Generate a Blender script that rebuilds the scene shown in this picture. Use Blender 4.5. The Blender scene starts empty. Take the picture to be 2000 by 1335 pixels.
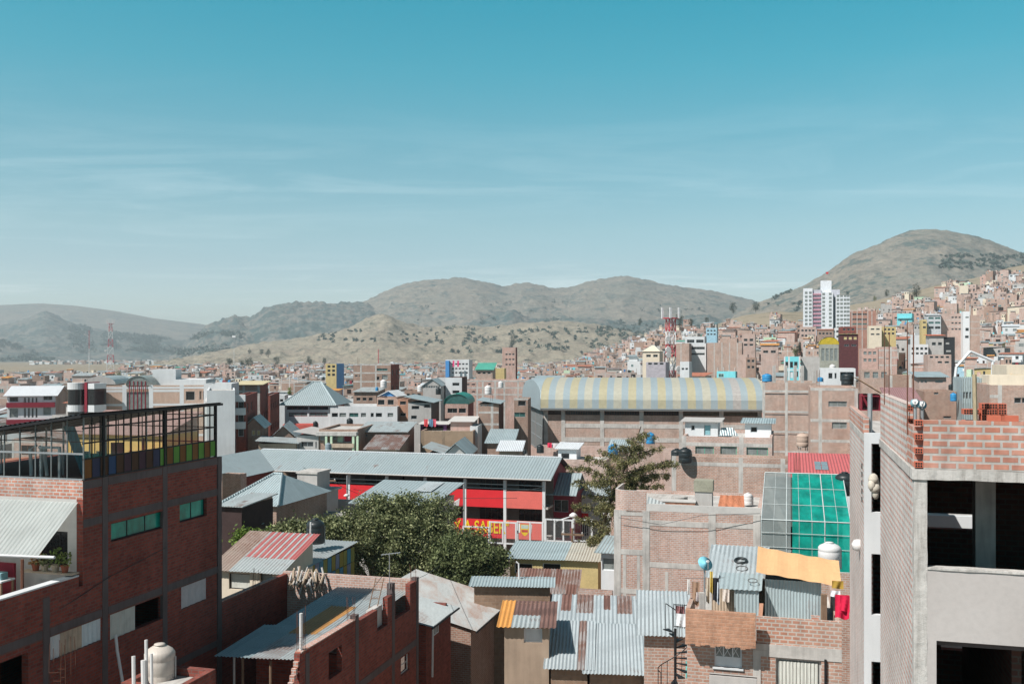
import bpy, math, random
import numpy as np
from mathutils import Vector, Matrix, noise
R = random.Random(7)
SC = bpy.context.scene
COL = SC.collection
F, HX, HY, EYE = 1944.0, 1000.0, 695.0, 20.0      # focal length (px of the 2000 px wide frame), horizon, eye height
ROT = -math.atan(0.279)                           # street grid
rad = math.radians

def P(px, py, d):
    return Vector(((px - HX) * d / F, d, EYE - (py - HY) * d / F))

# ---------------------------------------------------------------- materials
MATS = {}
class N:
    def __init__(s, name):
        s.m = bpy.data.materials.new(name); s.m.use_nodes = True
        s.t = s.m.node_tree; s.t.nodes.clear()
        s.out = s.t.nodes.new('ShaderNodeOutputMaterial')
    def n(s, typ, **kw):
        x = s.t.nodes.new('ShaderNode' + typ)
        for k, v in kw.items():
            if k in x.inputs: x.inputs[k].default_value = v
            else: setattr(x, k, v)
        return x
    def l(s, a, b): s.t.links.new(a, b)
    def val(s, op, a, b=None):
        x = s.n('Math', operation=op)
        for i, v in enumerate((a, b)):
            if v is None: continue
            if isinstance(v, (int, float)): x.inputs[i].default_value = v
            else: s.l(v, x.inputs[i])
        return x.outputs[0]
    def noise(s, vec, scale, detail=4, rough=.55, sc=None):
        if sc:
            mp = s.n('Mapping'); mp.inputs['Scale'].default_value = sc; s.l(vec, mp.inputs['Vector']); vec = mp.outputs[0]
        x = s.n('TexNoise', Scale=scale, Detail=detail, Roughness=rough); s.l(vec, x.inputs['Vector']); return x.outputs['Fac']
    def ramp(s, fac, stops):
        x = s.n('ValToRGB'); e = x.color_ramp.elements
        while len(e) < len(stops): e.new(.5)
        for i, (p, c) in enumerate(stops):
            e[i].position = p; e[i].color = (*c, 1) if not isinstance(c, (int, float)) else (c, c, c, 1)
        s.l(fac, x.inputs[0]); return x.outputs[0]
    def mix(s, fac, a, b, mode='MIX'):
        x = s.n('MixRGB', blend_type=mode)
        for i, v in ((0, fac), (1, a), (2, b)):
            if isinstance(v, (int, float)): x.inputs[i].default_value = v
            elif isinstance(v, tuple): x.inputs[i].default_value = (*v, 1)
            else: s.l(v, x.inputs[i])
        return x.outputs[0]
    def bsdf(s, col, rough=.85, metal=0., bump=None, bd=.02, bs=.6, spec=.3, **kw):
        b = s.n('BsdfPrincipled', Roughness=rough, Metallic=metal)
        b.inputs['Specular IOR Level'].default_value = spec
        for k, v in kw.items(): b.inputs[k].default_value = v
        if isinstance(col, tuple): b.inputs['Base Color'].default_value = (*col, 1)
        else: s.l(col, b.inputs['Base Color'])
        if bump is not None:
            x = s.n('Bump', Strength=bs, Distance=bd); s.l(bump, x.inputs['Height']); s.l(x.outputs[0], b.inputs['Normal'])
        s.l(b.outputs[0], s.out.inputs[0]); return b
    def uv(s): return s.n('TexCoord').outputs['UV']
    def ob(s): return s.n('TexCoord').outputs['Object']

def plain(key, c, rough=.8, var=.18, scale=1.2, bump=.0, metal=0., streak=False, spec=.3):
    if key in MATS: return MATS[key]
    k = N(key); v = k.uv()
    a = k.noise(v, scale, 5, .6, (1, 1, 1)); b = k.noise(v, scale * 7, 3, .6)
    if streak: b = k.noise(v, scale * 2.5, 4, .6, (3, .25, 1))
    f = k.val('ADD', k.val('MULTIPLY', a, .6), k.val('MULTIPLY', b, .4))
    lo = tuple(x * (1 - 2 * var) for x in c); hi = tuple(min(.9, x * (1 + var)) for x in c)
    col = k.ramp(f, [(.3, lo), (.55, c), (.75, hi)])
    k.bsdf(col, rough, metal, b if bump else None, bump or .01, spec=spec)
    MATS[key] = k.m; return k.m

def brick(key, c1, c2, mort, w=.25, h=.11, ms=.016, stain=.35, var=.2):
    if key in MATS: return MATS[key]
    k = N(key); v = k.uv()
    t = k.n('TexBrick'); k.l(v, t.inputs['Vector'])
    t.inputs['Color1'].default_value = (*c1, 1); t.inputs['Color2'].default_value = (*c2, 1); t.inputs['Mortar'].default_value = (*mort, 1)
    t.inputs['Scale'].default_value = 1; t.inputs['Brick Width'].default_value = w; t.inputs['Row Height'].default_value = h
    t.inputs['Mortar Size'].default_value = ms; t.inputs['Mortar Smooth'].default_value = .2; t.inputs['Bias'].default_value = -.1
    a = k.noise(v, .55, 6, .65); b = k.noise(v, 5., 3, .6); e = k.noise(v, .3, 5, .7); c = k.noise(v, 1.2, 4, .6, (2.5, .3, 1))
    col = k.mix(k.ramp(a, [(.42, 0.), (.7, stain)]), t.outputs['Color'], mort)
    g = k.val('ADD', k.val('MULTIPLY', b, .5), k.val('MULTIPLY', c, .5))
    col = k.mix(1., col, k.ramp(g, [(.25, (1 - var * 1.6,) * 3), (.6, (1., 1., 1.)), (.8, (1 + var * .4,) * 3)]), 'MULTIPLY')
    col = k.mix(1., col, k.ramp(e, [(.32, (.78, .77, .76)), (.5, (1., 1., 1.)), (.68, (1.1, 1.09, 1.08))]), 'MULTIPLY')
    k.bsdf(col, .92, 0, k.val('MULTIPLY', t.outputs['Fac'], -1.), .012, .5, .2)
    MATS[key] = k.m; return k.m

def corr(key, c, rust=0., period=.2, metal=.25, rough=.5, rc=(.19, .085, .055), bumpd=.03, sheet=.8, sv=.14):
    if key in MATS: return MATS[key]
    k = N(key); v = k.uv()
    sp = k.n('SeparateXYZ'); k.l(v, sp.inputs[0]); u, w = sp.outputs[0], sp.outputs[1]
    wave = k.val('SINE', k.val('MULTIPLY', u, 2 * math.pi / period))
    cb = k.n('CombineXYZ'); k.l(k.val('FLOOR', k.val('DIVIDE', u, sheet)), cb.inputs[0]); k.l(k.val('FLOOR', k.val('DIVIDE', w, 2.2)), cb.inputs[1])
    wn = k.n('TexWhiteNoise'); wn.noise_dimensions = '2D'; k.l(cb.outputs[0], wn.inputs['Vector'])
    a = k.noise(v, .9, 6, .65, (1.3, .45, 1)); b = k.noise(v, 6., 4, .6, (1.6, .3, 1))
    col = k.mix(1., c, k.ramp(wn.outputs['Value'], [(0., (1 - sv,) * 3), (1., (1 + sv * .5,) * 3)]), 'MULTIPLY')
    col = k.mix(1., col, k.ramp(b, [(.3, (.84,) * 3), (.65, (1.04,) * 3)]), 'MULTIPLY')
    if rust > 0:
        f = k.val('ADD', k.val('ADD', k.val('MULTIPLY', a, .72), k.val('MULTIPLY', b, .28)), k.val('MULTIPLY', k.val('SUBTRACT', wn.outputs['Value'], .5), .22))
        col = k.mix(k.ramp(f, [(max(.05, .68 - rust * .35), 0.), (min(.98, .80 - rust * .25), .9)]), col, rc)
    k.bsdf(col, rough, metal, wave if bumpd else None, bumpd, .8, .4)
    MATS[key] = k.m; CORRP[k.m.name] = (key, c, rust, period, metal, rough, rc, 0, sheet, sv); return k.m
CORRP = {}
def flatm(m):
    """the same sheet material without wave bump, for sheets whose waves are modelled"""
    if m.name not in CORRP: return m
    a = CORRP[m.name]; return m if a[0].endswith('_modelled') else corr(a[0] + '_modelled', *a[1:])

def glass(key, c, trans=.75, rough=.05):
    if key in MATS: return MATS[key]
    k = N(key)
    tr = k.n('BsdfTransparent'); tr.inputs[0].default_value = (*c, 1)
    gl = k.n('BsdfGlossy', Roughness=rough); gl.inputs[0].default_value = (.8, .85, .85, 1)
    mx = k.n('MixShader'); fr = k.n('LayerWeight', Blend=.25)
    k.l(k.val('MINIMUM', k.val('ADD', k.val('MULTIPLY', fr.outputs['Fresnel'], .8), 1 - trans), 1.), mx.inputs[0])
    k.l(tr.outputs[0], mx.inputs[1]); k.l(gl.outputs[0], mx.inputs[2]); k.l(mx.outputs[0], k.out.inputs[0])
    MATS[key] = k.m; return k.m

def translucent(key, c, tfac=.45, op=.7, rough=.35, vr=.2):
    """thin plastic sheet: diffuse + translucent, partly see-through"""
    if key in MATS: return MATS[key]
    k = N(key); v = k.uv()
    a = k.noise(v, 1.4, 5, .6, (1, .6, 1))
    col = k.mix(1., c, k.ramp(a, [(.3, (1 - vr,) * 3), (.7, (1 + vr * .5,) * 3)]), 'MULTIPLY')
    b = k.n('BsdfPrincipled', Roughness=rough); k.l(col, b.inputs['Base Color'])
    t = k.n('BsdfTranslucent'); k.l(col, t.inputs[0])
    m1 = k.n('MixShader', Fac=tfac); k.l(b.outputs[0], m1.inputs[1]); k.l(t.outputs[0], m1.inputs[2])
    tr = k.n('BsdfTransparent'); tr.inputs[0].default_value = (*[min(1, x * 1.6 + .1) for x in c], 1)
    m2 = k.n('MixShader', Fac=op); k.l(tr.outputs[0], m2.inputs[1]); k.l(m1.outputs[0], m2.inputs[2]); k.l(m2.outputs[0], k.out.inputs[0])
    MATS[key] = k.m; return k.m

def leafmat(key, c1, c2, c3, tr=.25):
    if key in MATS: return MATS[key]
    k = N(key); v = k.ob()
    g = k.n('NewGeometry').outputs['Random Per Island']
    a = k.noise(v, .7, 3, .6)
    col = k.ramp(k.val('ADD', k.val('MULTIPLY', g, .6), k.val('MULTIPLY', a, .4)), [(.2, c1), (.5, c2), (.85, c3)])
    b = k.n('BsdfPrincipled', Roughness=.6); k.l(col, b.inputs['Base Color']); b.inputs['Specular IOR Level'].default_value = .25
    t = k.n('BsdfTranslucent'); k.l(col, t.inputs[0])
    m = k.n('MixShader', Fac=tr); k.l(b.outputs[0], m.inputs[1]); k.l(t.outputs[0], m.inputs[2]); k.l(m.outputs[0], k.out.inputs[0])
    MATS[key] = k.m; return k.m

# base palette (real-world albedo)
MORT = (.42, .39, .36)
BR_LIT = brick('brick_pale', (.49, .285, .215), (.375, .205, .15), (.48, .44, .395), stain=.38)
BR_RED = brick('brick_red', (.31, .075, .052), (.20, .045, .035), (.17, .105, .09), stain=.16, ms=.014)
BR_ORG = brick('brick_orange', (.60, .265, .185), (.49, .20, .14), (.52, .49, .455), w=.26, h=.118, ms=.021, stain=.42, var=.3)
BR_PINK = brick('brick_pink', (.53, .325, .26), (.43, .245, .19), (.53, .49, .455), stain=.40)
BR_SIDE = brick('brick_mortared', (.58, .33, .28), (.52, .28, .23), (.58, .56, .53), h=.125, ms=.038, stain=.5)
BR_BROWN = brick('brick_brown', (.36, .20, .145), (.28, .145, .105), (.39, .335, .285), stain=.4)
ADOBE = brick('adobe', (.33, .22, .15), (.27, .175, .12), (.30, .22, .165), w=.4, h=.2, ms=.02, stain=.5)
CONC = plain('concrete', (.49, .465, .435), .9, .24, .9, .01, streak=True)
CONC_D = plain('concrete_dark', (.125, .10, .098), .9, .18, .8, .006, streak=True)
PLAS = plain('plaster_beige', (.52, .50, .475), .9, .1, .5)
PLAS_W = plain('plaster_white', (.61, .62, .625), .85, .08, .5, streak=True)
PLAS_G = plain('plaster_grey', (.43, .41, .39), .9, .12, .6, streak=True)
CREAM = plain('plaster_cream', (.66, .57, .45), .9, .08, .5, streak=True)
YEL = plain('paint_yellow', (.54, .42, .20), .8, .12)
GOLD = plain('paint_ochre', (.55, .36, .12), .8, .1)
WHITE = plain('white_paint', (.70, .71, .72), .6, .04)
REDP = plain('red_paint', (.62, .022, .03), .65, .06, 1.)
REDF = plain('faded_red_paint', (.66, .14, .115), .7, .08, 1.)
MAROON = plain('maroon_paint', (.22, .02, .035), .6, .1)
GRN = plain('green_paint', (.10, .40, .26), .7, .1)
PALEG = plain('pale_green_paint', (.50, .62, .45), .8, .1)
TURQ = plain('turquoise_paint', (.18, .58, .63), .7, .08)
BLUE = plain('blue_paint', (.06, .22, .48), .6, .1)
BLACKP = plain('black_plastic', (.018, .024, .026), .45, .1, spec=.5)
BLUEP = plain('blue_plastic', (.035, .25, .50), .4, .1, spec=.5)
BEIGEP = plain('beige_plastic', (.56, .50, .44), .5, .12, spec=.4)
WHITEP = plain('white_plastic', (.66, .64, .625), .5, .06, spec=.4)
DARKM = plain('dark_metal', (.025, .025, .027), .55, .1, metal=.3)
GALV = plain('galvanised_steel', (.42, .44, .45), .45, .1, metal=.6)
RUSTM = plain('rusty_steel', (.16, .07, .045), .8, .2, metal=.2)
WOOD = plain('weathered_wood', (.23, .15, .10), .85, .25, 2., streak=True)
WOODP = plain('pale_wood', (.46, .36, .27), .85, .2, 2., streak=True)
DARK = plain('dark_interior', (.02, .019, .018), .9, .1)
CURT = plain('curtain', (.55, .55, .50), .9, .12, 2.5, streak=True)
ZINC = corr('zinc_sheet', (.40, .475, .49), .08)
ZINC2 = corr('zinc_sheet_worn', (.46, .50, .50), .34)
RUSTZ = corr('rusty_sheet', (.45, .44, .43), .95)
RUSTR = corr('rust_red_sheet', (.22, .115, .09), .12, sv=.35, rc=(.42, .36, .33))
ORGS = corr('orange_sheet', (.66, .30, .07), .0, metal=0)
REDS = corr('red_roof_sheet', (.56, .125, .12), .0, metal=0, sv=.05)
WHTS = corr('white_sheet', (.66, .68, .70), .0, metal=0, sv=.05)
GRNS = corr('green_sheet', (.09, .38, .28), .0, metal=0, sv=.1)
SCHOOLZ = corr('school_roof_sheet', (.35, .415, .43), .06, period=.3, sv=.05, sheet=1.1)
TILE = corr('clay_tile', (.42, .16, .10), .0, period=.25, metal=0, rough=.85)
PANE = glass('window_glass', (.35, .42, .42), .55)
CLEAR = glass('clear_glass', (.86, .9, .88), .93)
PANE_D = plain('dark_pane', (.018, .022, .024), .12, .2, spec=.6)
PANE_G = plain('green_pane', (.05, .14, .13), .15, .25, spec=.6)
PANE_C = plain('curtained_pane', (.22, .24, .23), .3, .3, 2., streak=True, spec=.5)
PAL = dict(brick=BR_LIT, red=BR_RED, orange=BR_ORG, pink=BR_PINK, brown=BR_BROWN, adobe=ADOBE, conc=CONC, grey=PLAS_G, white=PLAS_W, cream=CREAM, beige=PLAS, yellow=YEL,
           turq=TURQ, maroon=MAROON, green=GRN, blue=BLUE, zinc=ZINC, worn=ZINC2, rust=RUSTZ, whites=WHTS, reds=REDS, greens=GRNS, oranges=ORGS, tile=TILE)

# ---------------------------------------------------------------- mesh building
class MB:
    def __init__(s): s.v = []; s.f = []; s.mi = []; s.mats = []
    def m(s, mat):
        if mat not in s.mats: s.mats.append(mat)
        return s.mats.index(mat)
    def face(s, pts, mat):
        i = len(s.v); s.v.extend(tuple(p) for p in pts); s.f.append(tuple(range(i, i + len(pts)))); s.mi.append(s.m(mat)); return s
    def box(s, x0, x1, y0, y1, z0, z1, mat, M=None):
        c = [(x0, y0, z0), (x1, y0, z0), (x1, y1, z0), (x0, y1, z0), (x0, y0, z1), (x1, y0, z1), (x1, y1, z1), (x0, y1, z1)]
        return s.hexa(c, mat, M)
    def hexa(s, c, mat, M=None):
        if M is not None: c = [M @ Vector(p) for p in c]
        i = len(s.v); s.v.extend(tuple(p) for p in c); k = s.m(mat)
        for q in ((0, 3, 2, 1), (4, 5, 6, 7), (0, 1, 5, 4), (1, 2, 6, 5), (2, 3, 7, 6), (3, 0, 4, 7)):
            s.f.append(tuple(i + j for j in q)); s.mi.append(k)
        return s
    def slab(s, pts, th, mat, under=None):
        """plate under the polygon pts (counter-clockwise from above), thickness th downwards"""
        n = len(pts); lo = [Vector(p) - Vector((0, 0, th)) for p in pts]
        s.face(pts, mat); s.face(lo[::-1], under or mat)
        for i in range(n): j = (i + 1) % n; s.face([pts[i], lo[i], lo[j], pts[j]], under or mat)
        return s
    def tube(s, pts, r, mat, seg=6, r2=None):
        pts = [Vector(p) for p in pts]; n = len(pts); i0 = len(s.v); k = s.m(mat)
        for i, p in enumerate(pts):
            t = (pts[min(i + 1, n - 1)] - pts[max(i - 1, 0)]).normalized()
            a = t.cross(Vector((0, 0, 1)) if abs(t.z) < .9 else Vector((1, 0, 0))).normalized(); b = t.cross(a)
            q = r if r2 is None else r + (r2 - r) * i / (n - 1)
            for j in range(seg):
                w = 2 * math.pi * j / seg; s.v.append(tuple(p + (a * math.cos(w) + b * math.sin(w)) * q))
        for i in range(n - 1):
            for j in range(seg):
                a = i0 + i * seg + j; b = i0 + i * seg + (j + 1) % seg
                s.f.append((a, b, b + seg, a + seg)); s.mi.append(k)
        s.f.append(tuple(i0 + j for j in range(seg))[::-1]); s.mi.append(k)
        s.f.append(tuple(i0 + (n - 1) * seg + j for j in range(seg))); s.mi.append(k)
        return s
    def lathe(s, prof, mat, seg=20, c=(0, 0, 0), M=None):
        i0 = len(s.v); k = s.m(mat)
        for r, z in prof:
            for j in range(seg):
                w = 2 * math.pi * j / seg; p = Vector((r * math.cos(w), r * math.sin(w), z))
                if M is not None: p = M @ p
                s.v.append(tuple(p + Vector(c)))
        for i in range(len(prof) - 1):
            for j in range(seg):
                a = i0 + i * seg + j; b = i0 + i * seg + (j + 1) % seg
                s.f.append((a, b, b + seg, a + seg)); s.mi.append(k)
        s.f.append(tuple(i0 + j for j in range(seg))[::-1]); s.mi.append(k)
        s.f.append(tuple(i0 + (len(prof) - 1) * seg + j for j in range(seg))); s.mi.append(k)
        return s
    def wall(s, ax, c, a0, a1, z0, z1, th, mat, ops=(), inner=None):
        """wall along local ax ('x' or 'y') whose face lies at the other coordinate = c, thickness th (signed, inwards), with real openings (a0,a1,z0,z1)"""
        inner = inner or mat
        A = sorted({a0, a1, *[min(max(o[i], a0), a1) for o in ops for i in (0, 1)]}); Z = sorted({z0, z1, *[min(max(o[i], z0), z1) for o in ops for i in (2, 3)]})
        def pt(a, b, z): return (a, b, z) if ax == 'x' else (b, a, z)
        na, nz = len(A) - 1, len(Z) - 1
        sol = [[not any(o[0] - 1e-6 <= (A[i] + A[i + 1]) / 2 <= o[1] + 1e-6 and o[2] - 1e-6 <= (Z[j] + Z[j + 1]) / 2 <= o[3] + 1e-6 for o in ops) for j in range(nz)] for i in range(na)]
        flip = (th < 0) != (ax == 'y')
        def q(pts, m): s.face(pts[::-1] if flip else pts, m)
        d = c + th
        for i in range(na):
            for j in range(nz):
                if not sol[i][j]: continue
                p, r, u, w = A[i], A[i + 1], Z[j], Z[j + 1]
                q([pt(p, c, u), pt(r, c, u), pt(r, c, w), pt(p, c, w)], mat)
                q([pt(r, d, u), pt(p, d, u), pt(p, d, w), pt(r, d, w)], inner)
                if i == 0 or not sol[i - 1][j]: q([pt(p, d, u), pt(p, c, u), pt(p, c, w), pt(p, d, w)], mat)
                if i == na - 1 or not sol[i + 1][j]: q([pt(r, c, u), pt(r, d, u), pt(r, d, w), pt(r, c, w)], mat)
                if j == 0 or not sol[i][j - 1]: q([pt(p, d, u), pt(r, d, u), pt(r, c, u), pt(p, c, u)], mat)
                if j == nz - 1 or not sol[i][j + 1]: q([pt(p, c, w), pt(r, c, w), pt(r, d, w), pt(p, d, w)], mat)
        return s
    def mesh(s, name, smooth=False):
        me = bpy.data.meshes.new(name)
        me.from_pydata(s.v, [], s.f)
        for m in s.mats: me.materials.append(m)
        if s.mi: me.polygons.foreach_set('material_index', s.mi)
        boxuv(me)
        if smooth: me.polygons.foreach_set('use_smooth', [True] * len(me.polygons))
        me.update(); return me
    def build(s, name, parent=None, smooth=False, loc=None):
        o = bpy.data.objects.new(name, s.mesh(name, smooth)); COL.objects.link(o)
        if parent is not None: o.parent = parent
        if loc is not None: o.location = loc
        return o

def boxuv(me):
    """UVs in metres: u horizontal along the face, v up the face"""
    nl = len(me.loops)
    if not nl: return
    co = np.empty(len(me.vertices) * 3, dtype=np.float64); me.vertices.foreach_get('co', co); co = co.reshape(-1, 3)
    vi = np.empty(nl, dtype=np.int64); me.loops.foreach_get('vertex_index', vi)
    nf = len(me.polygons); st = np.empty(nf, dtype=np.int64); tot = np.empty(nf, dtype=np.int64)
    me.polygons.foreach_get('loop_start', st); me.polygons.foreach_get('loop_total', tot)
    nr = np.empty(nf * 3); me.polygons.foreach_get('normal', nr); nr = nr.reshape(-1, 3)
    fi = np.repeat(np.arange(nf), tot); n = nr[fi]; p = co[vi]
    t = np.stack([-n[:, 1], n[:, 0], np.zeros(nl)], 1); ln = np.linalg.norm(t, axis=1)
    flat = ln < .05; t[flat] = (1, 0, 0); ln[flat] = 1; t /= ln[:, None]
    b = np.cross(n, t); b[flat] = (0, 1, 0)
    uv = np.stack([(p * t).sum(1), (p * b).sum(1)], 1).astype(np.float32)
    l = me.uv_layers.new(name='uv'); l.data.foreach_set('uv', uv.ravel())

def tag(o, label=None, cat=None, group=None, kind=None):
    if label: o['label'] = label
    if cat: o['category'] = cat
    if group: o['group'] = group
    if kind or cat: o['kind'] = kind or 'thing'
    return o

def empty(name, loc, rz=0., label=None, cat=None, group=None):
    o = bpy.data.objects.new(name, None); COL.objects.link(o); o.location = loc; o.rotation_euler = (0, 0, rz); o.empty_display_size = .5
    return tag(o, label, cat, group)

def kids(o): return [c for c in o.children]
def copy_tree(o, parent=None):
    c = o.copy(); COL.objects.link(c)
    if parent is not None: c.parent = parent
    for ch in kids(o): copy_tree(ch, c)
    return c

def corrugated(mb, p0, p1, p2, p3, mat, pitch=.2, amp=.022, cols=None, rows=1, sag=0.):
    """real corrugated sheeting: p0->p1 along the eave, p3->p2 along the ridge; cols: list of (u0,u1,v0,v1,material) patches"""
    mat = flatm(mat); cols = [(*c[:4], flatm(c[4])) for c in cols] if cols else None; p0, p1, p2, p3 = map(Vector, (p0, p1, p2, p3)); L = (p1 - p0).length; n = max(4, int(L / pitch)); ns = n * 6
    nr = (p1 - p0).cross(p3 - p0).normalized(); vs = [0., 1.] if rows == 1 and not cols else sorted({i / max(rows, 1) for i in range(rows + 1)} | {c[k] for c in (cols or []) for k in (2, 3)})
    i0 = len(mb.v)
    for v in vs:
        for i in range(ns + 1):
            u = i / ns; p = (p0 * (1 - u) + p1 * u) * (1 - v) + (p3 * (1 - u) + p2 * u) * v
            w = amp * math.cos(u * n * 2 * math.pi) + .02 * noise.noise(Vector((u * L * .6, v * 3, L)))
            mb.v.append(tuple(p + nr * w - Vector((0, 0, sag * math.sin(v * math.pi)))))
    for r in range(len(vs) - 1):
        for i in range(ns):
            u = (i + .5) / ns; v = (vs[r] + vs[r + 1]) / 2; m = mat
            for c in (cols or []):
                if c[0] <= u < c[1] and c[2] <= v < c[3]: m = c[4]
            a = i0 + r * (ns + 1) + i; mb.f.append((a, a + 1, a + ns + 2, a + ns + 1)); mb.mi.append(mb.m(m))
    return mb

# ---------------------------------------------------------------- buildings
def pipe_thing(name, pts, r, mat, label, cat, group=None):
    return tag(MB().tube(pts, r, mat).build(name), label, cat, group)

HEROES = []
class B:
    """a building with its own frame: local x along its front to the right, local y into depth, z from the ground"""
    def __init__(s, name, label, cat, px, d, rot=ROT, group=None, z0=0.):
        s.o = P(px, 0, d); s.o.z = z0; s.z0 = z0; s.rot = rot
        s.ex = Vector((math.cos(rot), math.sin(rot), 0)); s.ey = Vector((-math.sin(rot), math.cos(rot), 0))
        s.root = empty(name, s.o, rot, label, cat, group)
    def w(s, x, y, z=0): return s.o + s.ex * x + s.ey * y + Vector((0, 0, z - s.z0)) if True else None
    def fx(s, px, y=0.):
        k = (px - HX) / F; o = s.o + s.ey * y
        return (k * o.y - o.x) / (s.ex.x - k * s.ex.y)
    def sy(s, px, x=0.):
        k = (px - HX) / F; o = s.o + s.ex * x
        return (k * o.y - o.x) / (s.ey.x - k * s.ey.y)
    def z(s, py, x=0., y=0.):
        """local z (above z0) that shows at row py over local (x, y)"""
        return EYE - (py - HY) * (s.o + s.ex * x + s.ey * y).y / F - s.z0
    def loc(s, px, py, y=0.):
        x = s.fx(px, y); return x, s.z(py, x, y)
    def part(s, name, mb, smooth=False, parent=None): return mb.build(name, parent or s.root, smooth)
    def world(s, x, y, z): return s.o + s.ex * x + s.ey * y + Vector((0, 0, z))

def window(parent, x0, x1, z0, z1, y, th, pane=None, frame=None, nx=2, nz=1, ax='x', name='window', sub=True, fw=.05, c=0.):
    """one window: frame with bars, its pane a sub-part; set th inside the wall face"""
    pane = pane or PANE_D; frame = frame or GALV
    mb = MB(); s = 1 if th >= 0 else -1
    a, b = sorted((y + th, y + th + s * fw))
    def bx(m, p, q, u, v, a, b, mat):
        if ax == 'x': m.box(p, q, a, b, u, v, mat)
        else: m.box(a, b, p, q, u, v, mat)
    bx(mb, x0, x1, z0, z0 + fw, a, b, frame); bx(mb, x0, x1, z1 - fw, z1, a, b, frame)
    bx(mb, x0, x0 + fw, z0 + fw, z1 - fw, a, b, frame); bx(mb, x1 - fw, x1, z0 + fw, z1 - fw, a, b, frame)
    for i in range(1, nx):
        p = x0 + (x1 - x0) * i / nx; bx(mb, p - fw * .4, p + fw * .4, z0 + fw, z1 - fw, a + .004, b - .004, frame)
    for j in range(1, nz):
        q = z0 + (z1 - z0) * j / nz
        for i in range(nx):
            p0 = x0 + (x1 - x0) * i / nx + (fw if i == 0 else fw * .4); p1 = x0 + (x1 - x0) * (i + 1) / nx - (fw if i == nx - 1 else fw * .4)
            bx(mb, p0, p1, q - fw * .35, q + fw * .35, a + .008, b - .008, frame)
    pm = MB() if sub else mb
    a2, b2 = (a + .02, a + .03)
    bx(pm, x0 + fw * .5, x1 - fw * .5, z0 + fw * .5, z1 - fw * .5, a2, b2, pane)
    o = mb.build(name, parent)
    if sub: pm.build('pane', o)
    return o

def blk(name, label, cat, px0, px1, py, d, depth=9., mat=BR_LIT, rot=None, wins=(), cols=(), beams=(), pane=PANE_D, frame=None, roof=None, side=None, para=.0, z0=0., group=None,
        sidewins=0, cw=.32, cmat=None, zb=None, backz=None, sub=False, over=.35):
    """box building from the picture columns of its front and the row of its top, at its real distance and depth"""
    if rot is None: rot = ROT if d < 105 or px0 > 1031 else rad(8.) if px0 < 556 else rad(-4.)
    b = B(name, label, cat, px0, d, rot, group, z0); W = b.fx(px1); H = b.z(py, W / 2, 0); b.W, b.H, b.D = W, H, depth
    ops = []
    for wn in wins:
        x0, zt = b.loc(wn[0], wn[2]); x1, zb_ = b.loc(wn[1], wn[3]); ops.append((x0, x1, max(.05, zb_), min(zt, H - .1)))
    side = side or mat; cmat = cmat or CONC
    z_low = 0 if zb is None else zb
    mb = MB(); t = .2
    mb.wall('x', 0., 0., W, z_low, H, t, mat, ops, DARK)
    mb.wall('x', depth, 0., W, z_low, H, -t, side, (), side)
    sw = []
    if sidewins:
        ns = max(1, int(H / 3.)); k = max(1, int(depth / 3.2)); sx = W if (b.o.x + b.ex.x * W) < 0.279 * b.o.y else 0
        for i in range(ns):
            for j in range(k):
                if R.random() < sidewins: y0 = depth * (j + .3) / k; sw.append((y0, y0 + 1.3, i * H / ns + 1., i * H / ns + 2.1))
    mb.wall('y', 0., t, depth - t, z_low, H, t, side, sw if (sidewins and sx == 0) else (), side)
    mb.wall('y', W, t, depth - t, z_low, H, -t, side, sw if (sidewins and sx) else (), side)
    b.part('wall', mb); HEROES.append((b.o.copy(), b.ex.copy(), b.ey.copy(), W, depth, H + z0))
    for o, wn in zip(ops, wins):
        pn = wn[4] if len(wn) > 4 and wn[4] is not None else pane
        if pn == 'void': continue
        ww = o[1] - o[0]
        window(b.root, o[0], o[1], o[2], o[3], 0., .1, pn, frame, max(1, int(round(ww / .9))), 1, sub=sub)
    for q in sw:
        window(b.root, q[0], q[1], q[2], q[3], sx, -.1 if sx else .1, pane, frame, 2, 1, ax='y', sub=False)
    zs = sorted(b.z(k, W / 2, 0) for k in beams)
    cx = []
    for k in cols:
        x = b.fx(k); x = min(max(x, cw / 2), W - cw / 2); cx.append(x)
        MB().box(x - cw / 2, x + cw / 2, -.012, .1, z_low, H + .003, cmat).build('column', b.root)
    for zz in zs:
        xs = [0.] + sorted(cx) + [W]; m2 = MB()
        for i in range(len(xs) - 1):
            p = xs[i] + (cw / 2 if xs[i] in cx else 0); q = xs[i + 1] - (cw / 2 if xs[i + 1] in cx else 0)
            if q - p > .05 and not any(o[2] < zz + .12 and o[3] > zz - .12 and o[0] < q and o[1] > p for o in ops): m2.box(p, q, -.009, .1, zz - .13, zz + .13, cmat)
        if m2.f: m2.build('beam', b.root)
    if roof is None:
        zr = H - max(para, .25); MB().box(t, W - t, t, depth - t, zr - .15, zr, CONC).build('roof', b.root)
    else: roofit(b, roof, over)
    return b

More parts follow.
